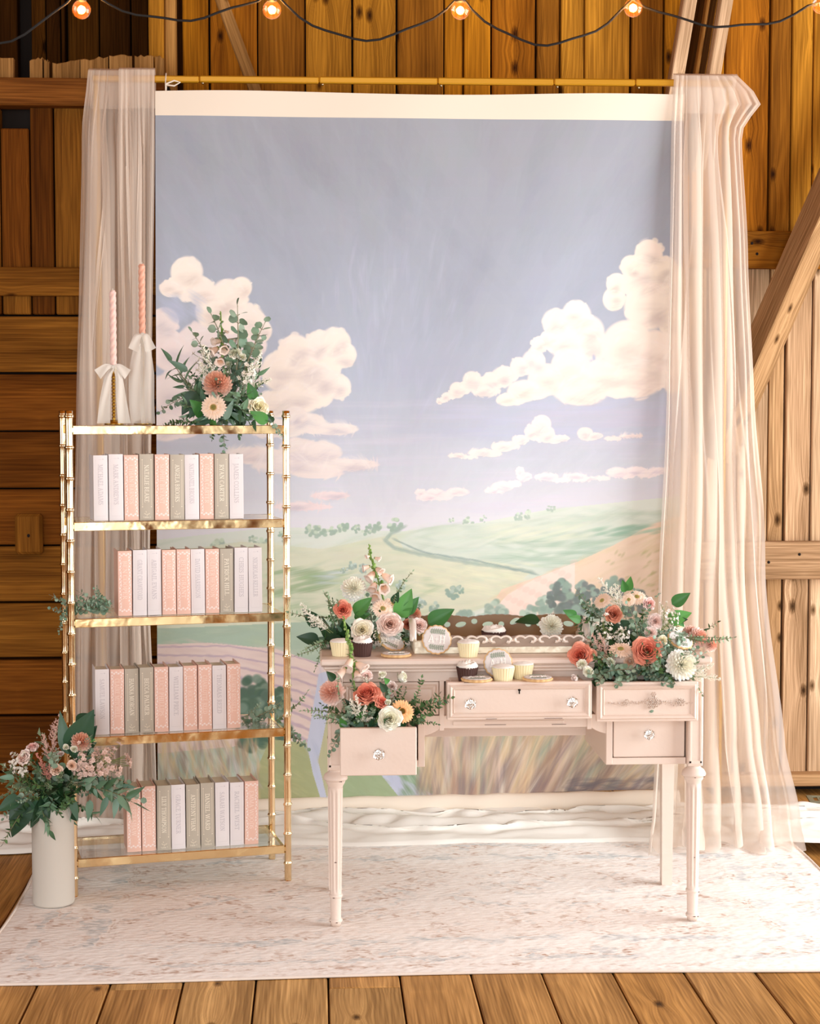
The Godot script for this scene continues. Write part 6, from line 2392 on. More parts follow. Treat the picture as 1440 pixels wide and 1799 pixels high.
	bloom(b, "bud_cream", Vector3(-0.7023, 0.4746, -4.9400), Vector3(0, 0.4, 0.9), 0.0148)
	bloom(b, "bud_cream", Vector3(-0.7266, 0.4779, -4.9500), Vector3(0, 0.4, 0.9), 0.0132)
	bloom(b, "rose_peach", Vector3(-0.7506, 0.4178, -4.9200), Vector3(0.1, 0.5, 0.8), 0.0213)
	bloom(b, "rose_peach", Vector3(-0.7080, 0.4285, -4.9300), Vector3(0.2, 0.3, 0.9), 0.0181)
	bloom(b, "bud_blush", Vector3(-0.7430, 0.4561, -4.9600), Vector3(0, 0.5, 0.8), 0.0132)
	bloom(b, "wax_white", Vector3(-0.8226, 0.3796, -4.9700), Vector3(-0.721, 0.661, 0.208), 0.0961)
	bloom(b, "wax_white", Vector3(-0.8391, 0.3714, -4.9700), Vector3(-0.318, 0.943, 0.096), 0.1037)
	bloom(b, "wax_pink", Vector3(-0.7173, 0.3728, -4.9800), Vector3(0.575, 0.754, 0.319), 0.1254)
	bloom(b, "wax_pink", Vector3(-0.7173, 0.3728, -4.9800), Vector3(0.820, 0.478, 0.314), 0.1273)
	bloom(b, "wax_pink", Vector3(-0.7173, 0.3728, -4.9800), Vector3(0.824, 0.513, 0.240), 0.1667)
	bloom(b, "wax_pink", Vector3(-0.7173, 0.3728, -4.9800), Vector3(0.803, 0.558, 0.209), 0.1918)
	bloom(b, "wax_pink", Vector3(-0.7173, 0.3728, -4.9800), Vector3(0.691, 0.577, 0.435), 0.0919)
	bloom(b, "round", Vector3(-0.7077, 0.3698, -4.9700), Vector3(0.983, 0.086, 0.160), 0.1876)
	bloom(b, "round", Vector3(-0.7124, 0.3761, -4.9800), Vector3(0.936, 0.296, 0.191), 0.1574)
	bloom(b, "round", Vector3(-0.7202, 0.3685, -5.0000), Vector3(0.619, 0.773, 0.135), 0.1476)
	bloom(b, "small", Vector3(-0.7093, 0.3593, -4.9800), Vector3(0.971, 0.123, 0.203), 0.1480)
	bloom(b, "willow", Vector3(-0.7078, 0.3648, -4.9700), Vector3(0.986, 0.025, 0.168), 0.1788)
	bloom(b, "leaf_grey", Vector3(-0.7136, 0.3291, -4.9500), Vector3(0.290, -0.948, 0.133), 0.0755, Vector3(0.2, 0.1, 1))
	bloom(b, "leaf_grey", Vector3(-0.6596, 0.3234, -4.9500), Vector3(-0.062, -0.988, 0.142), 0.0704, Vector3(0.2, 0.1, 1))
	bloom(b, "leaf_grey", Vector3(-0.6102, 0.3312, -4.9500), Vector3(-0.333, -0.929, 0.161), 0.0621, Vector3(0.2, 0.1, 1))
	bloom(b, "leaf_grey", Vector3(-0.5824, 0.3275, -4.9500), Vector3(-0.123, -0.979, 0.160), 0.0625, Vector3(0.2, 0.1, 1))
	bloom(b, "leaf_grey", Vector3(-0.5609, 0.3373, -4.9500), Vector3(-0.234, -0.954, 0.187), 0.0536, Vector3(0.2, 0.1, 1))
	bloom(b, "leaf_grey", Vector3(-0.6477, 0.3568, -4.9500), Vector3(0.369, -0.881, 0.297), 0.0337, Vector3(0.2, 0.1, 1))
	bloom(b, "leaf_grey", Vector3(-0.5656, 0.3641, -4.9500), Vector3(0.967, -0.115, 0.230), 0.0435, Vector3(0.2, 0.1, 1))
	bloom(b, "round", Vector3(-0.8230, 0.3461, -4.9700), Vector3(-0.805, -0.356, 0.474), 0.1054)
	bloom(b, "seeded", Vector3(-0.8244, 0.3607, -4.9800), Vector3(-0.959, -0.005, 0.284), 0.1056)
	bloom(b, "leaf_grey", Vector3(-0.8745, 0.3951, -4.9400), Vector3(-0.917, 0.063, 0.393), 0.0509, Vector3(0, 0.25, 1))
	bloom(b, "round", Vector3(-0.8018, 0.3442, -4.9400), Vector3(-0.664, -0.315, 0.678), 0.0590)
	bloom(b, "leaf_dark", Vector3(-0.8167, 0.3254, -4.9500), Vector3(0.369, -0.803, 0.467), 0.0642, Vector3(0, 0.25, 1))
	bloom(b, "leaf_dark", Vector3(-0.8363, 0.3307, -4.9500), Vector3(-0.394, -0.886, 0.244), 0.1229, Vector3(0, 0.25, 1))
	bloom(b, "leaf_dark", Vector3(-0.7954, 0.3302, -4.9500), Vector3(0.316, -0.827, 0.466), 0.0644, Vector3(0, 0.25, 1))
	bloom(b, "leaf_dark", Vector3(-0.8445, 0.3258, -4.9500), Vector3(-0.602, -0.687, 0.407), 0.0737, Vector3(0, 0.25, 1))
	bloom(b, "leaf_dark", Vector3(-0.8607, 0.3343, -4.9500), Vector3(-0.799, -0.450, 0.398), 0.0753, Vector3(0, 0.25, 1))
	bloom(b, "small", Vector3(-0.8362, 0.3340, -4.9500), Vector3(-0.468, -0.873, 0.140), 0.1426)
	bloom(b, "fine", Vector3(-0.8181, 0.3444, -4.9400), Vector3(-0.721, 0.379, 0.580), 0.0690)
	var c := thing("flower_arrangement", "flowers with white dahlia and tall peach foxglove at the left end of the desktop", "flowers", Vector3(0.1700, 0.7645, -4.9700))
	green(c, ["fine", "round", "small"], Vector3(0.1560, 0.7809, -4.9700), Vector3(0.12, 0.015, 0.03), 30, 0.11, Vector3(0, 0.5, 0.3), 1)
	green(c, ["leaf_dark", "leaf", "leaf_grey"], Vector3(0.0727, 0.7815, -4.9700), Vector3(0.06, 0.01, 0.02), 14, 0.085, Vector3(-0.4, 0.3, 0.4), 1)
	foxglove(c, [Vector3(0.2241, 0.7679, -5.0000), Vector3(0.2040, 0.8693, -5.0000), Vector3(0.1790, 0.9620, -5.0000), Vector3(0.1623, 1.0125, -5.0000), Vector3(0.1540, 1.0595, -5.0000)], [[Vector3(0.1562, 0.9667, -4.9700), Vector3(-0.5, -0.6, 0.6), 1], [Vector3(0.1642, 0.9360, -4.9600), Vector3(-0.3, -0.5, 0.8), 1], [Vector3(0.1954, 0.9368, -4.9500), Vector3(0.1, -0.25, 1), 1.05], [Vector3(0.1721, 0.9120, -4.9500), Vector3(-0.2, -0.4, 0.9), 1.1], [Vector3(0.2095, 0.9631, -4.9700), Vector3(0.8, -0.5, 0.3), 1], [Vector3(0.1846, 0.9849, -4.9700), Vector3(0.5, -0.3, 0.7), 0.8], [Vector3(0.1419, 0.9917, -4.9900), Vector3(-0.9, -0.3, 0.3), 0.65], [Vector3(0.1803, 1.0183, -4.9900), Vector3(0.8, -0.2, 0.4), 0.5], [Vector3(0.1486, 1.0251, -4.9900), Vector3(-0.8, -0.1, 0.5), 0.4], [Vector3(0.1784, 0.8897, -4.9400), Vector3(0, -0.2, 1), 1.05]], 0.0360)
	bloom(c, "dahlia", Vector3(0.1077, 0.9346, -4.9600), Vector3(-0.1, 0.5, 0.85), 0.0397)
	bloom(c, "rose_coral", Vector3(0.0750, 0.8796, -4.8900), Vector3(-0.15, 0.35, 0.9), 0.0310)
	bloom(c, "rose_cream", Vector3(0.1279, 0.8267, -4.8500), Vector3(0.05, 0.3, 0.95), 0.0372)
	bloom(c, "rose_blush", Vector3(0.2085, 0.8400, -4.8700), Vector3(0.08, 0.25, 0.95), 0.0422)
	bloom(c, "gerbera_peach", Vector3(0.1905, 0.8798, -4.9100), Vector3(0.1, 0.55, 0.8), 0.0311)
	bloom(c, "gerbera_peach", Vector3(0.2219, 0.8883, -4.9500), Vector3(0.3, 0.8, 0.5), 0.0281)
	bloom(c, "mum_coral", Vector3(0.2851, 0.8596, -4.9500), Vector3(0.3, 0.6, 0.7), 0.0215)
	bloom(c, "ranunculus_pink", Vector3(0.2950, 0.8282, -4.9200), Vector3(0.1, 0.4, 0.9), 0.0295)
	bloom(c, "rose_dark", Vector3(0.2641, 0.8321, -4.9300), Vector3(0, 0.3, 0.9), 0.0197)
	bloom(c, "leaf", Vector3(0.1084, 0.8659, -4.9200), Vector3(0.683, 0.675, 0.280), 0.0715, Vector3(0, 0.25, 1))
	bloom(c, "leaf", Vector3(0.1084, 0.8543, -4.9200), Vector3(0.883, 0.265, 0.388), 0.0516, Vector3(0, 0.25, 1))
	bloom(c, "leaf", Vector3(0.2371, 0.8535, -4.9200), Vector3(0.381, 0.899, 0.216), 0.0925, Vector3(0, 0.25, 1))
	bloom(c, "leaf", Vector3(0.2569, 0.8650, -4.9200), Vector3(0.558, 0.767, 0.317), 0.0631, Vector3(0, 0.25, 1))
	bloom(c, "leaf", Vector3(0.2503, 0.8584, -4.9200), Vector3(0.617, 0.618, 0.487), 0.0411, Vector3(0, 0.25, 1))
	bloom(c, "leaf", Vector3(0.3231, 0.8346, -4.9200), Vector3(0.828, 0.512, 0.227), 0.0880, Vector3(0, 0.25, 1))
	bloom(c, "leaf_dark", Vector3(0.0062, 0.8302, -4.9200), Vector3(-0.632, 0.724, 0.277), 0.0722, Vector3(0, 0.25, 1))
	bloom(c, "leaf_dark", Vector3(0.0061, 0.7887, -4.9200), Vector3(-0.929, 0.219, 0.299), 0.0670, Vector3(0, 0.25, 1))
	bloom(c, "leaf_dark", Vector3(0.0555, 0.7967, -4.9200), Vector3(-0.767, 0.561, 0.311), 0.0643, Vector3(0, 0.25, 1))
	bloom(c, "leaf_dark", Vector3(0.0720, 0.7883, -4.9200), Vector3(-0.917, 0.148, 0.371), 0.0540, Vector3(0, 0.25, 1))
	bloom(c, "leaf_dark", Vector3(0.2206, 0.8950, -4.9200), Vector3(0.359, 0.811, 0.461), 0.0433, Vector3(0, 0.25, 1))
	bloom(c, "leaf_grey", Vector3(0.0720, 0.8131, -4.9200), Vector3(-0.406, 0.683, 0.607), 0.0329, Vector3(0, 0.25, 1))
	bloom(c, "astilbe_white", Vector3(0.0388, 0.8140, -4.8900), Vector3(-0.754, 0.635, 0.169), 0.1186)
	bloom(c, "astilbe_white", Vector3(0.0469, 0.8152, -4.8800), Vector3(-0.752, 0.560, 0.347), 0.0864)
	bloom(c, "fine", Vector3(0.0555, 0.8133, -4.9200), Vector3(-0.755, 0.593, 0.280), 0.1428)
	bloom(c, "fine", Vector3(0.0556, 0.8298, -4.9200), Vector3(-0.444, 0.820, 0.361), 0.1107)
	bloom(c, "fine", Vector3(0.0638, 0.8381, -4.9200), Vector3(-0.296, 0.902, 0.313), 0.1276)
	bloom(c, "fine", Vector3(0.0390, 0.7968, -4.9200), Vector3(-0.684, -0.630, 0.369), 0.1083)
	bloom(c, "fine", Vector3(0.0308, 0.7886, -4.9200), Vector3(-0.420, -0.792, 0.442), 0.0905)
	bloom(c, "fine", Vector3(0.0473, 0.7967, -4.9200), Vector3(-0.892, -0.252, 0.375), 0.1067)
	bloom(c, "fine", Vector3(0.2206, 0.8950, -4.9200), Vector3(0.260, 0.889, 0.376), 0.1065)
	bloom(c, "fine", Vector3(0.0721, 0.8546, -4.9200), Vector3(-0.202, 0.852, 0.483), 0.0829)
	bloom(c, "small", Vector3(0.0722, 0.8451, -4.9300), Vector3(-0.797, 0.363, 0.483), 0.0828)
	bloom(c, "small", Vector3(0.0724, 0.8521, -4.9400), Vector3(-0.649, 0.693, 0.314), 0.0636)
	bloom(c, "wax_white", Vector3(0.1876, 0.7818, -4.8400), Vector3(-0.315, 0.873, 0.373), 0.0536)
	bloom(c, "wax_white", Vector3(0.1815, 0.7756, -4.8500), Vector3(0.420, 0.789, 0.448), 0.0447)
	bloom(c, "small", Vector3(0.2778, 0.7964, -4.9100), Vector3(-0.733, -0.044, 0.679), 0.0589)
	bloom(c, "round", Vector3(0.2629, 0.7792, -4.9400), Vector3(0.189, 0.800, 0.569), 0.0527)
	bloom(c, "fine", Vector3(0.3289, 0.7605, -4.8100), Vector3(0.990, -0.033, 0.137), 0.0729)
	var d := thing("flower_arrangement", "flowers with orange gerbera and coral rose in the open lower left drawer", "flowers", Vector3(0.1630, 0.5000, -4.6200))
	green(d, ["small", "round", "fine", "leaf_dark"], Vector3(0.1596, 0.6079, -4.6000), Vector3(0.08, 0.012, 0.05), 34, 0.085, Vector3(0, 0.7, 0.3), 1)
	green(d, ["round", "leaf_grey", "small"], Vector3(0.1275, 0.6094, -4.5600), Vector3(0.08, 0.006, 0.01), 12, 0.06, Vector3(0, 0.6, 0.5), 1)
	foxglove(d, [Vector3(0.1162, 0.6177, -4.6000), Vector3(0.1014, 0.7035, -4.6200), Vector3(0.0942, 0.7709, -4.6400), Vector3(0.0852, 0.8323, -4.6500), Vector3(0.0744, 0.8888, -4.6500)], [[Vector3(0.0860, 0.7583, -4.6200), Vector3(-0.35, -0.8, 0.5), 1.1], [Vector3(0.0643, 0.7366, -4.6200), Vector3(-0.6, -0.7, 0.3), 1], [Vector3(0.1232, 0.7549, -4.6200), Vector3(0.7, -0.4, 0.5), 1.05], [Vector3(0.1107, 0.7300, -4.6200), Vector3(0.2, -0.6, 0.7), 0.9]], 0.0340)
	bloom(d, "mum_peach", Vector3(0.0405, 0.6919, -4.5800), Vector3(-0.4, 0.45, 0.8), 0.0382)
	bloom(d, "rose_coral", Vector3(0.1356, 0.6849, -4.5700), Vector3(-0.2, 0.75, 0.6), 0.0427)
	bloom(d, "rose_coral", Vector3(0.1701, 0.6679, -4.5500), Vector3(0.5, 0.6, 0.6), 0.0258)
	bloom(d, "gerbera_orange", Vector3(0.2278, 0.6460, -4.5400), Vector3(0.25, 0.4, 0.9), 0.0333)
	bloom(d, "ranunculus", Vector3(0.1929, 0.6302, -4.5100), Vector3(-0.05, 0.45, 0.9), 0.0406)
	bloom(d, "bud_cream", Vector3(0.1779, 0.7294, -4.6300), Vector3(-0.1, 0.8, 0.5), 0.0170)
	bloom(d, "bud_cream", Vector3(0.2329, 0.7227, -4.6400), Vector3(0.9, 0.25, 0.3), 0.0217)
	bloom(d, "bud_blush", Vector3(0.2034, 0.7026, -4.6100), Vector3(0, 0.4, 0.9), 0.0200)
	bloom(d, "bud_blush", Vector3(0.2014, 0.6809, -4.6000), Vector3(0, -0.5, 0.8), 0.0107)
	bloom(d, "bud_cream", Vector3(0.1896, 0.6710, -4.5400), Vector3(0.2, 0.5, 0.8), 0.0121)
	bloom(d, "ranunculus_pink", Vector3(0.1359, 0.7282, -4.6300), Vector3(0, 0.5, 0.8), 0.0201)
	bloom(d, "wax_white", Vector3(0.1442, 0.6907, -4.6000), Vector3(-0.125, 0.969, -0.214), 0.0467)
	bloom(d, "astilbe_white", Vector3(0.1147, 0.6193, -4.5400), Vector3(-0.415, 0.816, 0.402), 0.0746)
	bloom(d, "astilbe_white", Vector3(0.1147, 0.6193, -4.5400), Vector3(-0.086, 0.918, 0.386), 0.0776)
	bloom(d, "astilbe_white", Vector3(0.1147, 0.6193, -4.5400), Vector3(0.305, 0.822, 0.481), 0.0623)
	bloom(d, "astilbe_white", Vector3(0.1147, 0.6193, -4.5400), Vector3(0.323, 0.413, 0.851), 0.0352)
	bloom(d, "astilbe_white", Vector3(0.1147, 0.6193, -4.5400), Vector3(0.685, 0.410, 0.602), 0.0498)
	bloom(d, "small", Vector3(0.2448, 0.6164, -4.6000), Vector3(0.755, 0.639, 0.147), 0.1357)
	bloom(d, "small", Vector3(0.2448, 0.6118, -4.6000), Vector3(0.777, 0.602, 0.185), 0.1081)
	bloom(d, "small", Vector3(0.2448, 0.6039, -4.6000), Vector3(0.941, 0.292, 0.173), 0.1156)
	bloom(d, "small", Vector3(0.2526, 0.6007, -4.6000), Vector3(0.907, 0.328, 0.265), 0.0755)
	bloom(d, "small", Vector3(0.2402, 0.6274, -4.6000), Vector3(0.625, 0.757, 0.191), 0.1046)
	bloom(d, "small", Vector3(0.2216, 0.6510, -4.6000), Vector3(0.541, 0.760, 0.361), 0.0553)
	bloom(d, "small", Vector3(0.2216, 0.6432, -4.6000), Vector3(0.773, 0.564, 0.291), 0.0687)
	bloom(d, "fine", Vector3(0.0740, 0.6143, -4.5700), Vector3(-0.867, 0.399, 0.298), 0.1006)
	bloom(d, "fine", Vector3(0.0740, 0.6236, -4.5700), Vector3(-0.825, 0.503, 0.257), 0.1166)
	bloom(d, "fine", Vector3(0.0663, 0.6081, -4.5700), Vector3(-0.695, 0.372, 0.615), 0.0488)
	bloom(d, "fine", Vector3(0.0664, 0.6298, -4.5700), Vector3(-0.888, 0.153, 0.434), 0.0691)
	bloom(d, "fine", Vector3(0.0634, 0.6701, -4.5700), Vector3(-0.272, 0.895, 0.353), 0.0849)
	bloom(d, "fine", Vector3(0.0741, 0.6576, -4.5700), Vector3(-0.493, -0.598, 0.631), 0.0475)
	bloom(d, "leaf_dark", Vector3(0.0479, 0.7322, -4.5400), Vector3(-0.543, 0.668, 0.509), 0.0393, Vector3(0, 0.25, 1))
	bloom(d, "leaf_grey", Vector3(0.0842, 0.6073, -4.5400), Vector3(-0.721, 0.545, 0.428), 0.0468, Vector3(0, 0.25, 1))
	bloom(d, "leaf_grey", Vector3(0.1269, 0.6069, -4.5400), Vector3(-0.873, 0.270, 0.405), 0.0493, Vector3(0, 0.25, 1))
	bloom(d, "leaf", Vector3(0.0735, 0.6043, -4.5400), Vector3(-0.300, 0.780, 0.550), 0.0364, Vector3(0, 0.25, 1))
	bloom(d, "leaf", Vector3(0.1086, 0.6225, -4.5400), Vector3(0.459, 0.723, 0.516), 0.0387, Vector3(0, 0.25, 1))
	bloom(d, "leaf_dark", Vector3(0.1498, 0.6066, -4.5400), Vector3(-0.248, 0.760, 0.601), 0.0333, Vector3(0, 0.25, 1))
	bloom(d, "leaf_dark", Vector3(0.1851, 0.7003, -4.5400), Vector3(-0.435, 0.718, 0.544), 0.0368, Vector3(0, 0.25, 1))
	bloom(d, "leaf", Vector3(0.1912, 0.7233, -4.5400), Vector3(-0.366, 0.571, 0.735), 0.0272, Vector3(0, 0.25, 1))
	var e := thing("flower_arrangement", "large spill of coral roses and white dahlia at the right end of the desk", "flowers", Vector3(0.9100, 0.6600, -4.8000))
	green(e, ["small", "round", "fine", "leaf_dark"], Vector3(0.9407, 0.7499, -4.8500), Vector3(0.13, 0.02, 0.05), 40, 0.11, Vector3(0, 0.6, 0.35), 1)
	green(e, ["round", "round", "small"], Vector3(0.9001, 0.7171, -4.6800), Vector3(0.13, 0.008, 0.03), 30, 0.095, Vector3(0, 0.75, 0.6), 0.75)
	green(e, ["leaf_dark", "small"], Vector3(0.8799, 0.7077, -4.7000), Vector3(0.13, 0.006, 0.03), 18, 0.065, Vector3(0, 0.5, 0.5), 1)
	bloom(e, "astilbe_white", Vector3(0.8818, 0.8741, -4.8500), Vector3(-0.639, 0.769, 0.000), 0.1224)
	bloom(e, "astilbe_white", Vector3(0.8782, 0.8683, -4.8300), Vector3(-0.403, 0.909, 0.109), 0.0915)
	bloom(e, "astilbe_white", Vector3(0.8818, 0.8741, -4.8500), Vector3(-0.113, 0.994, 0.000), 0.0779)
	bloom(e, "gerbera_peach", Vector3(0.8171, 0.9080, -4.8300), Vector3(-0.5, 0.6, 0.55), 0.0274)
	bloom(e, "gerbera_peach", Vector3(0.9195, 0.9151, -4.8500), Vector3(0, 0.75, 0.6), 0.0307)
	bloom(e, "gerbera_peach", Vector3(0.8908, 0.9120, -4.8200), Vector3(-0.2, 0.4, 0.8), 0.0209)
	bloom(e, "rose_dark", Vector3(0.8433, 0.8721, -4.8000), Vector3(0.05, 0.35, 0.9), 0.0304)
	bloom(e, "rose_pink", Vector3(0.9465, 0.8997, -4.8100), Vector3(0.2, 0.5, 0.8), 0.0240)
	bloom(e, "ranunculus_pink", Vector3(0.9610, 0.8530, -4.7900), Vector3(0.1, 0.2, 1), 0.0287)
	bloom(e, "ranunculus_pink", Vector3(0.9462, 0.8218, -4.7800), Vector3(-0.1, 0.2, 1), 0.0223)
	bloom(e, "rose_cream", Vector3(1.0318, 0.8393, -4.8300), Vector3(0.5, 0.3, 0.8), 0.0274)
	bloom(e, "mum_peach", Vector3(1.0950, 0.8010, -4.8300), Vector3(0.35, 0.4, 0.85), 0.0306)
	bloom(e, "mum_peach", Vector3(1.1293, 0.7807, -4.8200), Vector3(0.6, 0.3, 0.7), 0.0225)
	bloom(e, "mum_peach", Vector3(1.0784, 0.8104, -4.8600), Vector3(0.1, 0.6, 0.7), 0.0243)
	bloom(e, "rose_coral", Vector3(0.9156, 0.7840, -4.6800), Vector3(0, 0.3, 0.95), 0.0484)
	bloom(e, "rose_coral", Vector3(0.7353, 0.7698, -4.7000), Vector3(-0.45, 0.35, 0.8), 0.0407)
	bloom(e, "mum_coral", Vector3(0.7624, 0.7742, -4.6900), Vector3(0.1, 0.5, 0.85), 0.0188)
	bloom(e, "gerbera_peach", Vector3(0.8473, 0.7849, -4.7000), Vector3(-0.1, 0.85, 0.5), 0.0345)
	bloom(e, "rose_peach", Vector3(0.8732, 0.7527, -4.7000), Vector3(-0.2, 0.1, 1), 0.0251)
	bloom(e, "dahlia", Vector3(1.0011, 0.7547, -4.6150), Vector3(0.22, 0.2, 0.95), 0.0462)
	bloom(e, "ranunculus", Vector3(0.7323, 0.7502, -4.6600), Vector3(-0.2, 0.6, 0.7), 0.0186)
	bloom(e, "ranunculus", Vector3(0.7435, 0.7356, -4.6300), Vector3(0, 0.3, 0.95), 0.0185)
	bloom(e, "bud_cream", Vector3(0.8117, 0.7559, -4.6600), Vector3(-0.1, 0.4, 0.9), 0.0186)
	bloom(e, "rose_yellow", Vector3(0.9724, 0.8058, -4.7400), Vector3(0.1, 0.4, 0.9), 0.0174)
	bloom(e, "bud_blush", Vector3(0.7074, 0.7186, -4.6200), Vector3(-0.9, 0, 0.4), 0.0154)
	bloom(e, "wax_white", Vector3(0.8373, 0.7608, -4.7800), Vector3(-0.372, 0.924, 0.086), 0.1159)
	bloom(e, "wax_white", Vector3(0.8373, 0.7608, -4.7800), Vector3(-0.297, 0.947, 0.127), 0.0788)
	bloom(e, "wax_white", Vector3(0.8536, 0.7688, -4.7800), Vector3(0.234, 0.964, 0.124), 0.0804)
	bloom(e, "wax_white", Vector3(0.8373, 0.7689, -4.7800), Vector3(0.703, 0.700, 0.128), 0.0780)
	bloom(e, "wax_white", Vector3(0.9755, 0.8248, -4.7800), Vector3(0.317, 0.941, 0.119), 0.0840)
	bloom(e, "wax_white", Vector3(0.9755, 0.8248, -4.7800), Vector3(0.681, 0.721, 0.125), 0.0801)
	bloom(e, "wax_white", Vector3(0.8292, 0.7608, -4.7800), Vector3(-0.639, 0.755, 0.150), 0.0668)
	bloom(e, "wax_white", Vector3(0.8454, 0.7770, -4.7800), Vector3(0.284, 0.938, 0.201), 0.0499)
	bloom(e, "astilbe_pink", Vector3(0.8109, 0.7502, -4.7200), Vector3(-0.565, 0.825, 0.000), 0.0861)
	bloom(e, "astilbe_pink", Vector3(0.8206, 0.7519, -4.7300), Vector3(-0.366, 0.923, 0.117), 0.0853)
	bloom(e, "round", Vector3(0.9118, 0.7941, -4.7700), Vector3(-0.005, 0.996, -0.091), 0.1096)
	bloom(e, "round", Vector3(0.9170, 0.7927, -4.7800), Vector3(0.038, 0.994, 0.101), 0.0993)
	bloom(e, "round", Vector3(0.8902, 0.8494, -4.8500), Vector3(-0.107, 0.994, 0.000), 0.0829)
	bloom(e, "round", Vector3(0.9613, 0.8073, -4.7900), Vector3(0.439, 0.532, 0.724), 0.0552)
	bloom(e, "round", Vector3(0.9724, 0.9148, -4.8500), Vector3(0.708, 0.706, 0.000), 0.0232)
	bloom(e, "leaf", Vector3(1.0138, 0.8993, -4.8100), Vector3(0.768, 0.554, 0.321), 0.0623, Vector3(0, 0.25, 1))
	bloom(e, "leaf", Vector3(1.0011, 0.8535, -4.8100), Vector3(0.901, 0.339, 0.273), 0.0734, Vector3(0, 0.25, 1))
	bloom(e, "leaf", Vector3(1.0141, 0.8698, -4.8100), Vector3(0.680, -0.613, 0.403), 0.0497, Vector3(0, 0.25, 1))
	bloom(e, "leaf", Vector3(0.8855, 0.9392, -4.8100), Vector3(0.126, 0.892, 0.434), 0.0460, Vector3(0, 0.25, 1))
	bloom(e, "leaf", Vector3(0.8790, 0.9360, -4.8100), Vector3(-0.252, 0.838, 0.484), 0.0413, Vector3(0, 0.25, 1))
	bloom(e, "leaf_dark", Vector3(0.8584, 0.8381, -4.8100), Vector3(0.828, 0.341, 0.446), 0.0449, Vector3(0, 0.25, 1))
	bloom(e, "leaf", Vector3(0.7387, 0.8651, -4.8100), Vector3(-0.767, 0.476, 0.430), 0.0465, Vector3(0, 0.25, 1))
	bloom(e, "leaf", Vector3(0.7519, 0.8552, -4.8100), Vector3(-0.835, 0.291, 0.467), 0.0428, Vector3(0, 0.25, 1))
	bloom(e, "leaf_dark", Vector3(0.8420, 0.8464, -4.8100), Vector3(0.782, -0.463, 0.417), 0.0479, Vector3(0, 0.25, 1))
	bloom(e, "leaf", Vector3(1.0177, 0.8370, -4.8100), Vector3(0.121, 0.880, 0.459), 0.0436, Vector3(0, 0.25, 1))
	bloom(e, "leaf_dark", Vector3(1.0307, 0.8533, -4.8100), Vector3(0.750, 0.177, 0.637), 0.0314, Vector3(0, 0.25, 1))
	bloom(e, "round", Vector3(0.8241, 0.8498, -4.8500), Vector3(-0.783, 0.595, 0.182), 0.1097)
	bloom(e, "small", Vector3(0.8077, 0.8417, -4.8500), Vector3(-0.958, 0.199, 0.204), 0.0978)
	bloom(e, "round", Vector3(0.8240, 0.8663, -4.8500), Vector3(-0.690, 0.675, 0.260), 0.0768)
	bloom(e, "small", Vector3(0.8076, 0.8582, -4.8500), Vector3(-0.857, 0.431, 0.281), 0.0711)
	bloom(e, "fine", Vector3(1.0361, 0.8161, -4.7200), Vector3(0.851, -0.221, 0.477), 0.1259)
	bloom(e, "fine", Vector3(1.0361, 0.8161, -4.7200), Vector3(0.788, 0.107, 0.607), 0.0989)
	bloom(e, "astilbe_white", Vector3(1.0291, 0.7033, -4.7200), Vector3(0.810, 0.156, 0.565), 0.1062)
	bloom(e, "astilbe_white", Vector3(1.0290, 0.7114, -4.7200), Vector3(0.745, 0.293, 0.599), 0.1002)
	bloom(e, "fine", Vector3(1.0209, 0.7195, -4.7200), Vector3(0.353, -0.044, 0.935), 0.1284)
	bloom(e, "round", Vector3(0.9319, 0.7235, -4.7200), Vector3(-0.032, -0.390, 0.920), 0.1304)
	bloom(e, "round", Vector3(0.9481, 0.7169, -4.7200), Vector3(-0.088, -0.267, 0.960), 0.1250)
	bloom(e, "round", Vector3(0.9157, 0.7365, -4.7200), Vector3(0.070, -0.175, 0.982), 0.1222)
	bloom(e, "round", Vector3(0.9719, 0.7683, -4.7200), Vector3(0.174, 0.371, 0.912), 0.0658)
	var g1 := thing("eucalyptus_sprig", "eucalyptus sprigs lying at the left end of the third shelf and hanging past the posts", "greenery", Vector3(-0.6600, 0.8400, -5.1300))
	bloom(g1, "round", Vector3(-0.6402, 0.8510, -5.1300), Vector3(-0.858, 0.464, 0.221), 0.0907)
	bloom(g1, "round", Vector3(-0.6148, 0.8560, -5.1300), Vector3(-0.835, 0.501, 0.229), 0.0873)
	bloom(g1, "round", Vector3(-0.6148, 0.8509, -5.1300), Vector3(-0.957, 0.174, 0.234), 0.0853)
	bloom(g1, "round", Vector3(-0.6908, 0.8565, -5.1300), Vector3(-0.968, -0.144, 0.204), 0.0981)
	bloom(g1, "round", Vector3(-0.6316, 0.8596, -5.1300), Vector3(-0.563, 0.774, 0.288), 0.0694)
	bloom(g1, "round", Vector3(-0.7076, 0.8600, -5.1300), Vector3(-0.882, 0.423, 0.210), 0.0954)
	bloom(g1, "round", Vector3(-0.7414, 0.8568, -5.1300), Vector3(-0.570, -0.770, 0.287), 0.0697)
	bloom(g1, "round", Vector3(-0.6231, 0.8664, -5.1300), Vector3(-0.653, 0.628, 0.422), 0.0474)
	bloom(g1, "round", Vector3(-0.6148, 0.8492, -5.1300), Vector3(-0.968, 0.177, 0.176), 0.1137)
	bloom(g1, "round", Vector3(-0.6130, 0.8594, -5.1300), Vector3(-0.859, 0.476, 0.188), 0.1063)
	bloom(g1, "small", Vector3(-0.6232, 0.8526, -5.1300), Vector3(-0.873, 0.406, 0.270), 0.0740)
	bloom(g1, "round", Vector3(-0.6096, 0.8663, -5.1300), Vector3(-0.825, 0.496, 0.270), 0.0742)
	bloom(g1, "round", Vector3(-0.6739, 0.8530, -5.1300), Vector3(-0.959, 0.155, 0.236), 0.0847)
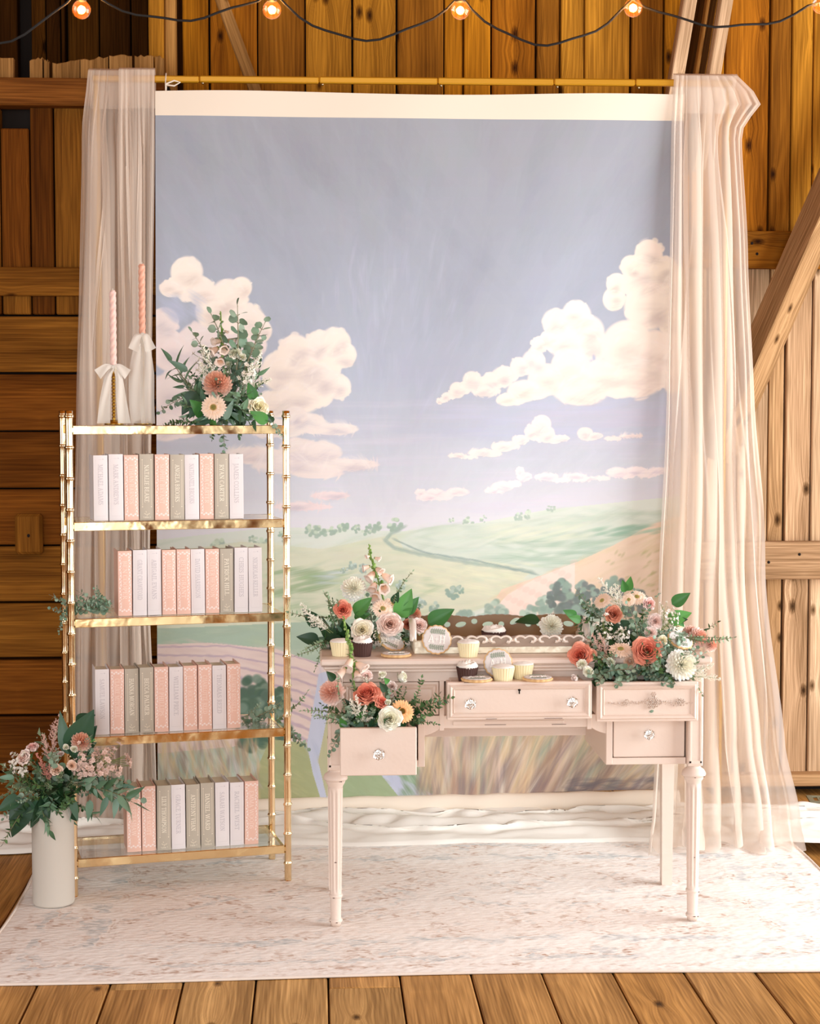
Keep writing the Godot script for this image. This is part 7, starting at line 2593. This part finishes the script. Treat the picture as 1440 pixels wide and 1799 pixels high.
	var g2 := thing("eucalyptus_sprig", "eucalyptus sprigs at the right end of the fourth shelf reaching past the gold post", "greenery", Vector3(-0.1700, 0.4850, -5.3300))
	bloom(g2, "round", Vector3(-0.2261, 0.4568, -5.3300), Vector3(0.656, 0.740, 0.146), 0.1372)
	bloom(g2, "round", Vector3(-0.2261, 0.4568, -5.3300), Vector3(0.902, 0.406, 0.144), 0.1389)
	bloom(g2, "round", Vector3(-0.2173, 0.4531, -5.3300), Vector3(0.971, 0.171, 0.167), 0.1198)
	bloom(g2, "round", Vector3(-0.2261, 0.4604, -5.3300), Vector3(0.767, 0.605, 0.213), 0.0940)
	bloom(g2, "round", Vector3(-0.1371, 0.4649, -5.3300), Vector3(0.959, -0.232, 0.165), 0.1210)
	bloom(g2, "fine", Vector3(-0.1370, 0.4739, -5.3300), Vector3(0.878, 0.458, 0.140), 0.1426)
	bloom(g2, "round", Vector3(-0.1193, 0.4557, -5.3300), Vector3(0.901, -0.371, 0.224), 0.0892)
	bloom(g2, "round", Vector3(-0.2349, 0.4749, -5.3300), Vector3(0.601, 0.754, 0.264), 0.0757)
	bloom(g2, "round", Vector3(-0.2262, 0.4496, -5.3300), Vector3(0.980, 0.027, 0.199), 0.1005)
	tag(bloom(self, "dahlia", Vector3(0.6795, 0.8280, -4.9000), Vector3(0.05, 0.5, 0.85), 0.038), "single white dahlia bloom resting in the gilt tray on the desk", "flower")
	tag(bloom(self, "leaf_dark", Vector3(0.6581, 0.8338, -4.9900), Vector3(-0.9, 0.1, 0.1), 0.075, Vector3(0.1, 0.7, 0.6)), "loose green leaf lying over the back rail of the gilt tray", "leaf")
func build_vase() -> void:
	var o := thing("floor_vase", "tall matte cream cylinder vase on the rug at the left front of the gold shelf", "vase", Vector3(-0.775, 0.006, -5.0))
	var mb := MB.new()
	mb.lathe([Vector2(0.0, 0.02), Vector2(0.050, 0.02), Vector2(0.0565, 0.03), Vector2(0.0575, 0.285), Vector2(0.0585, 0.2925), Vector2(0.0605, 0.2925), Vector2(0.0612, 0.289), Vector2(0.0612, 0.008), Vector2(0.0585, 0.002), Vector2(0.054, 0.0), Vector2(0.0, 0.0)], 48)
	obj("body", mb, M.vase, o)
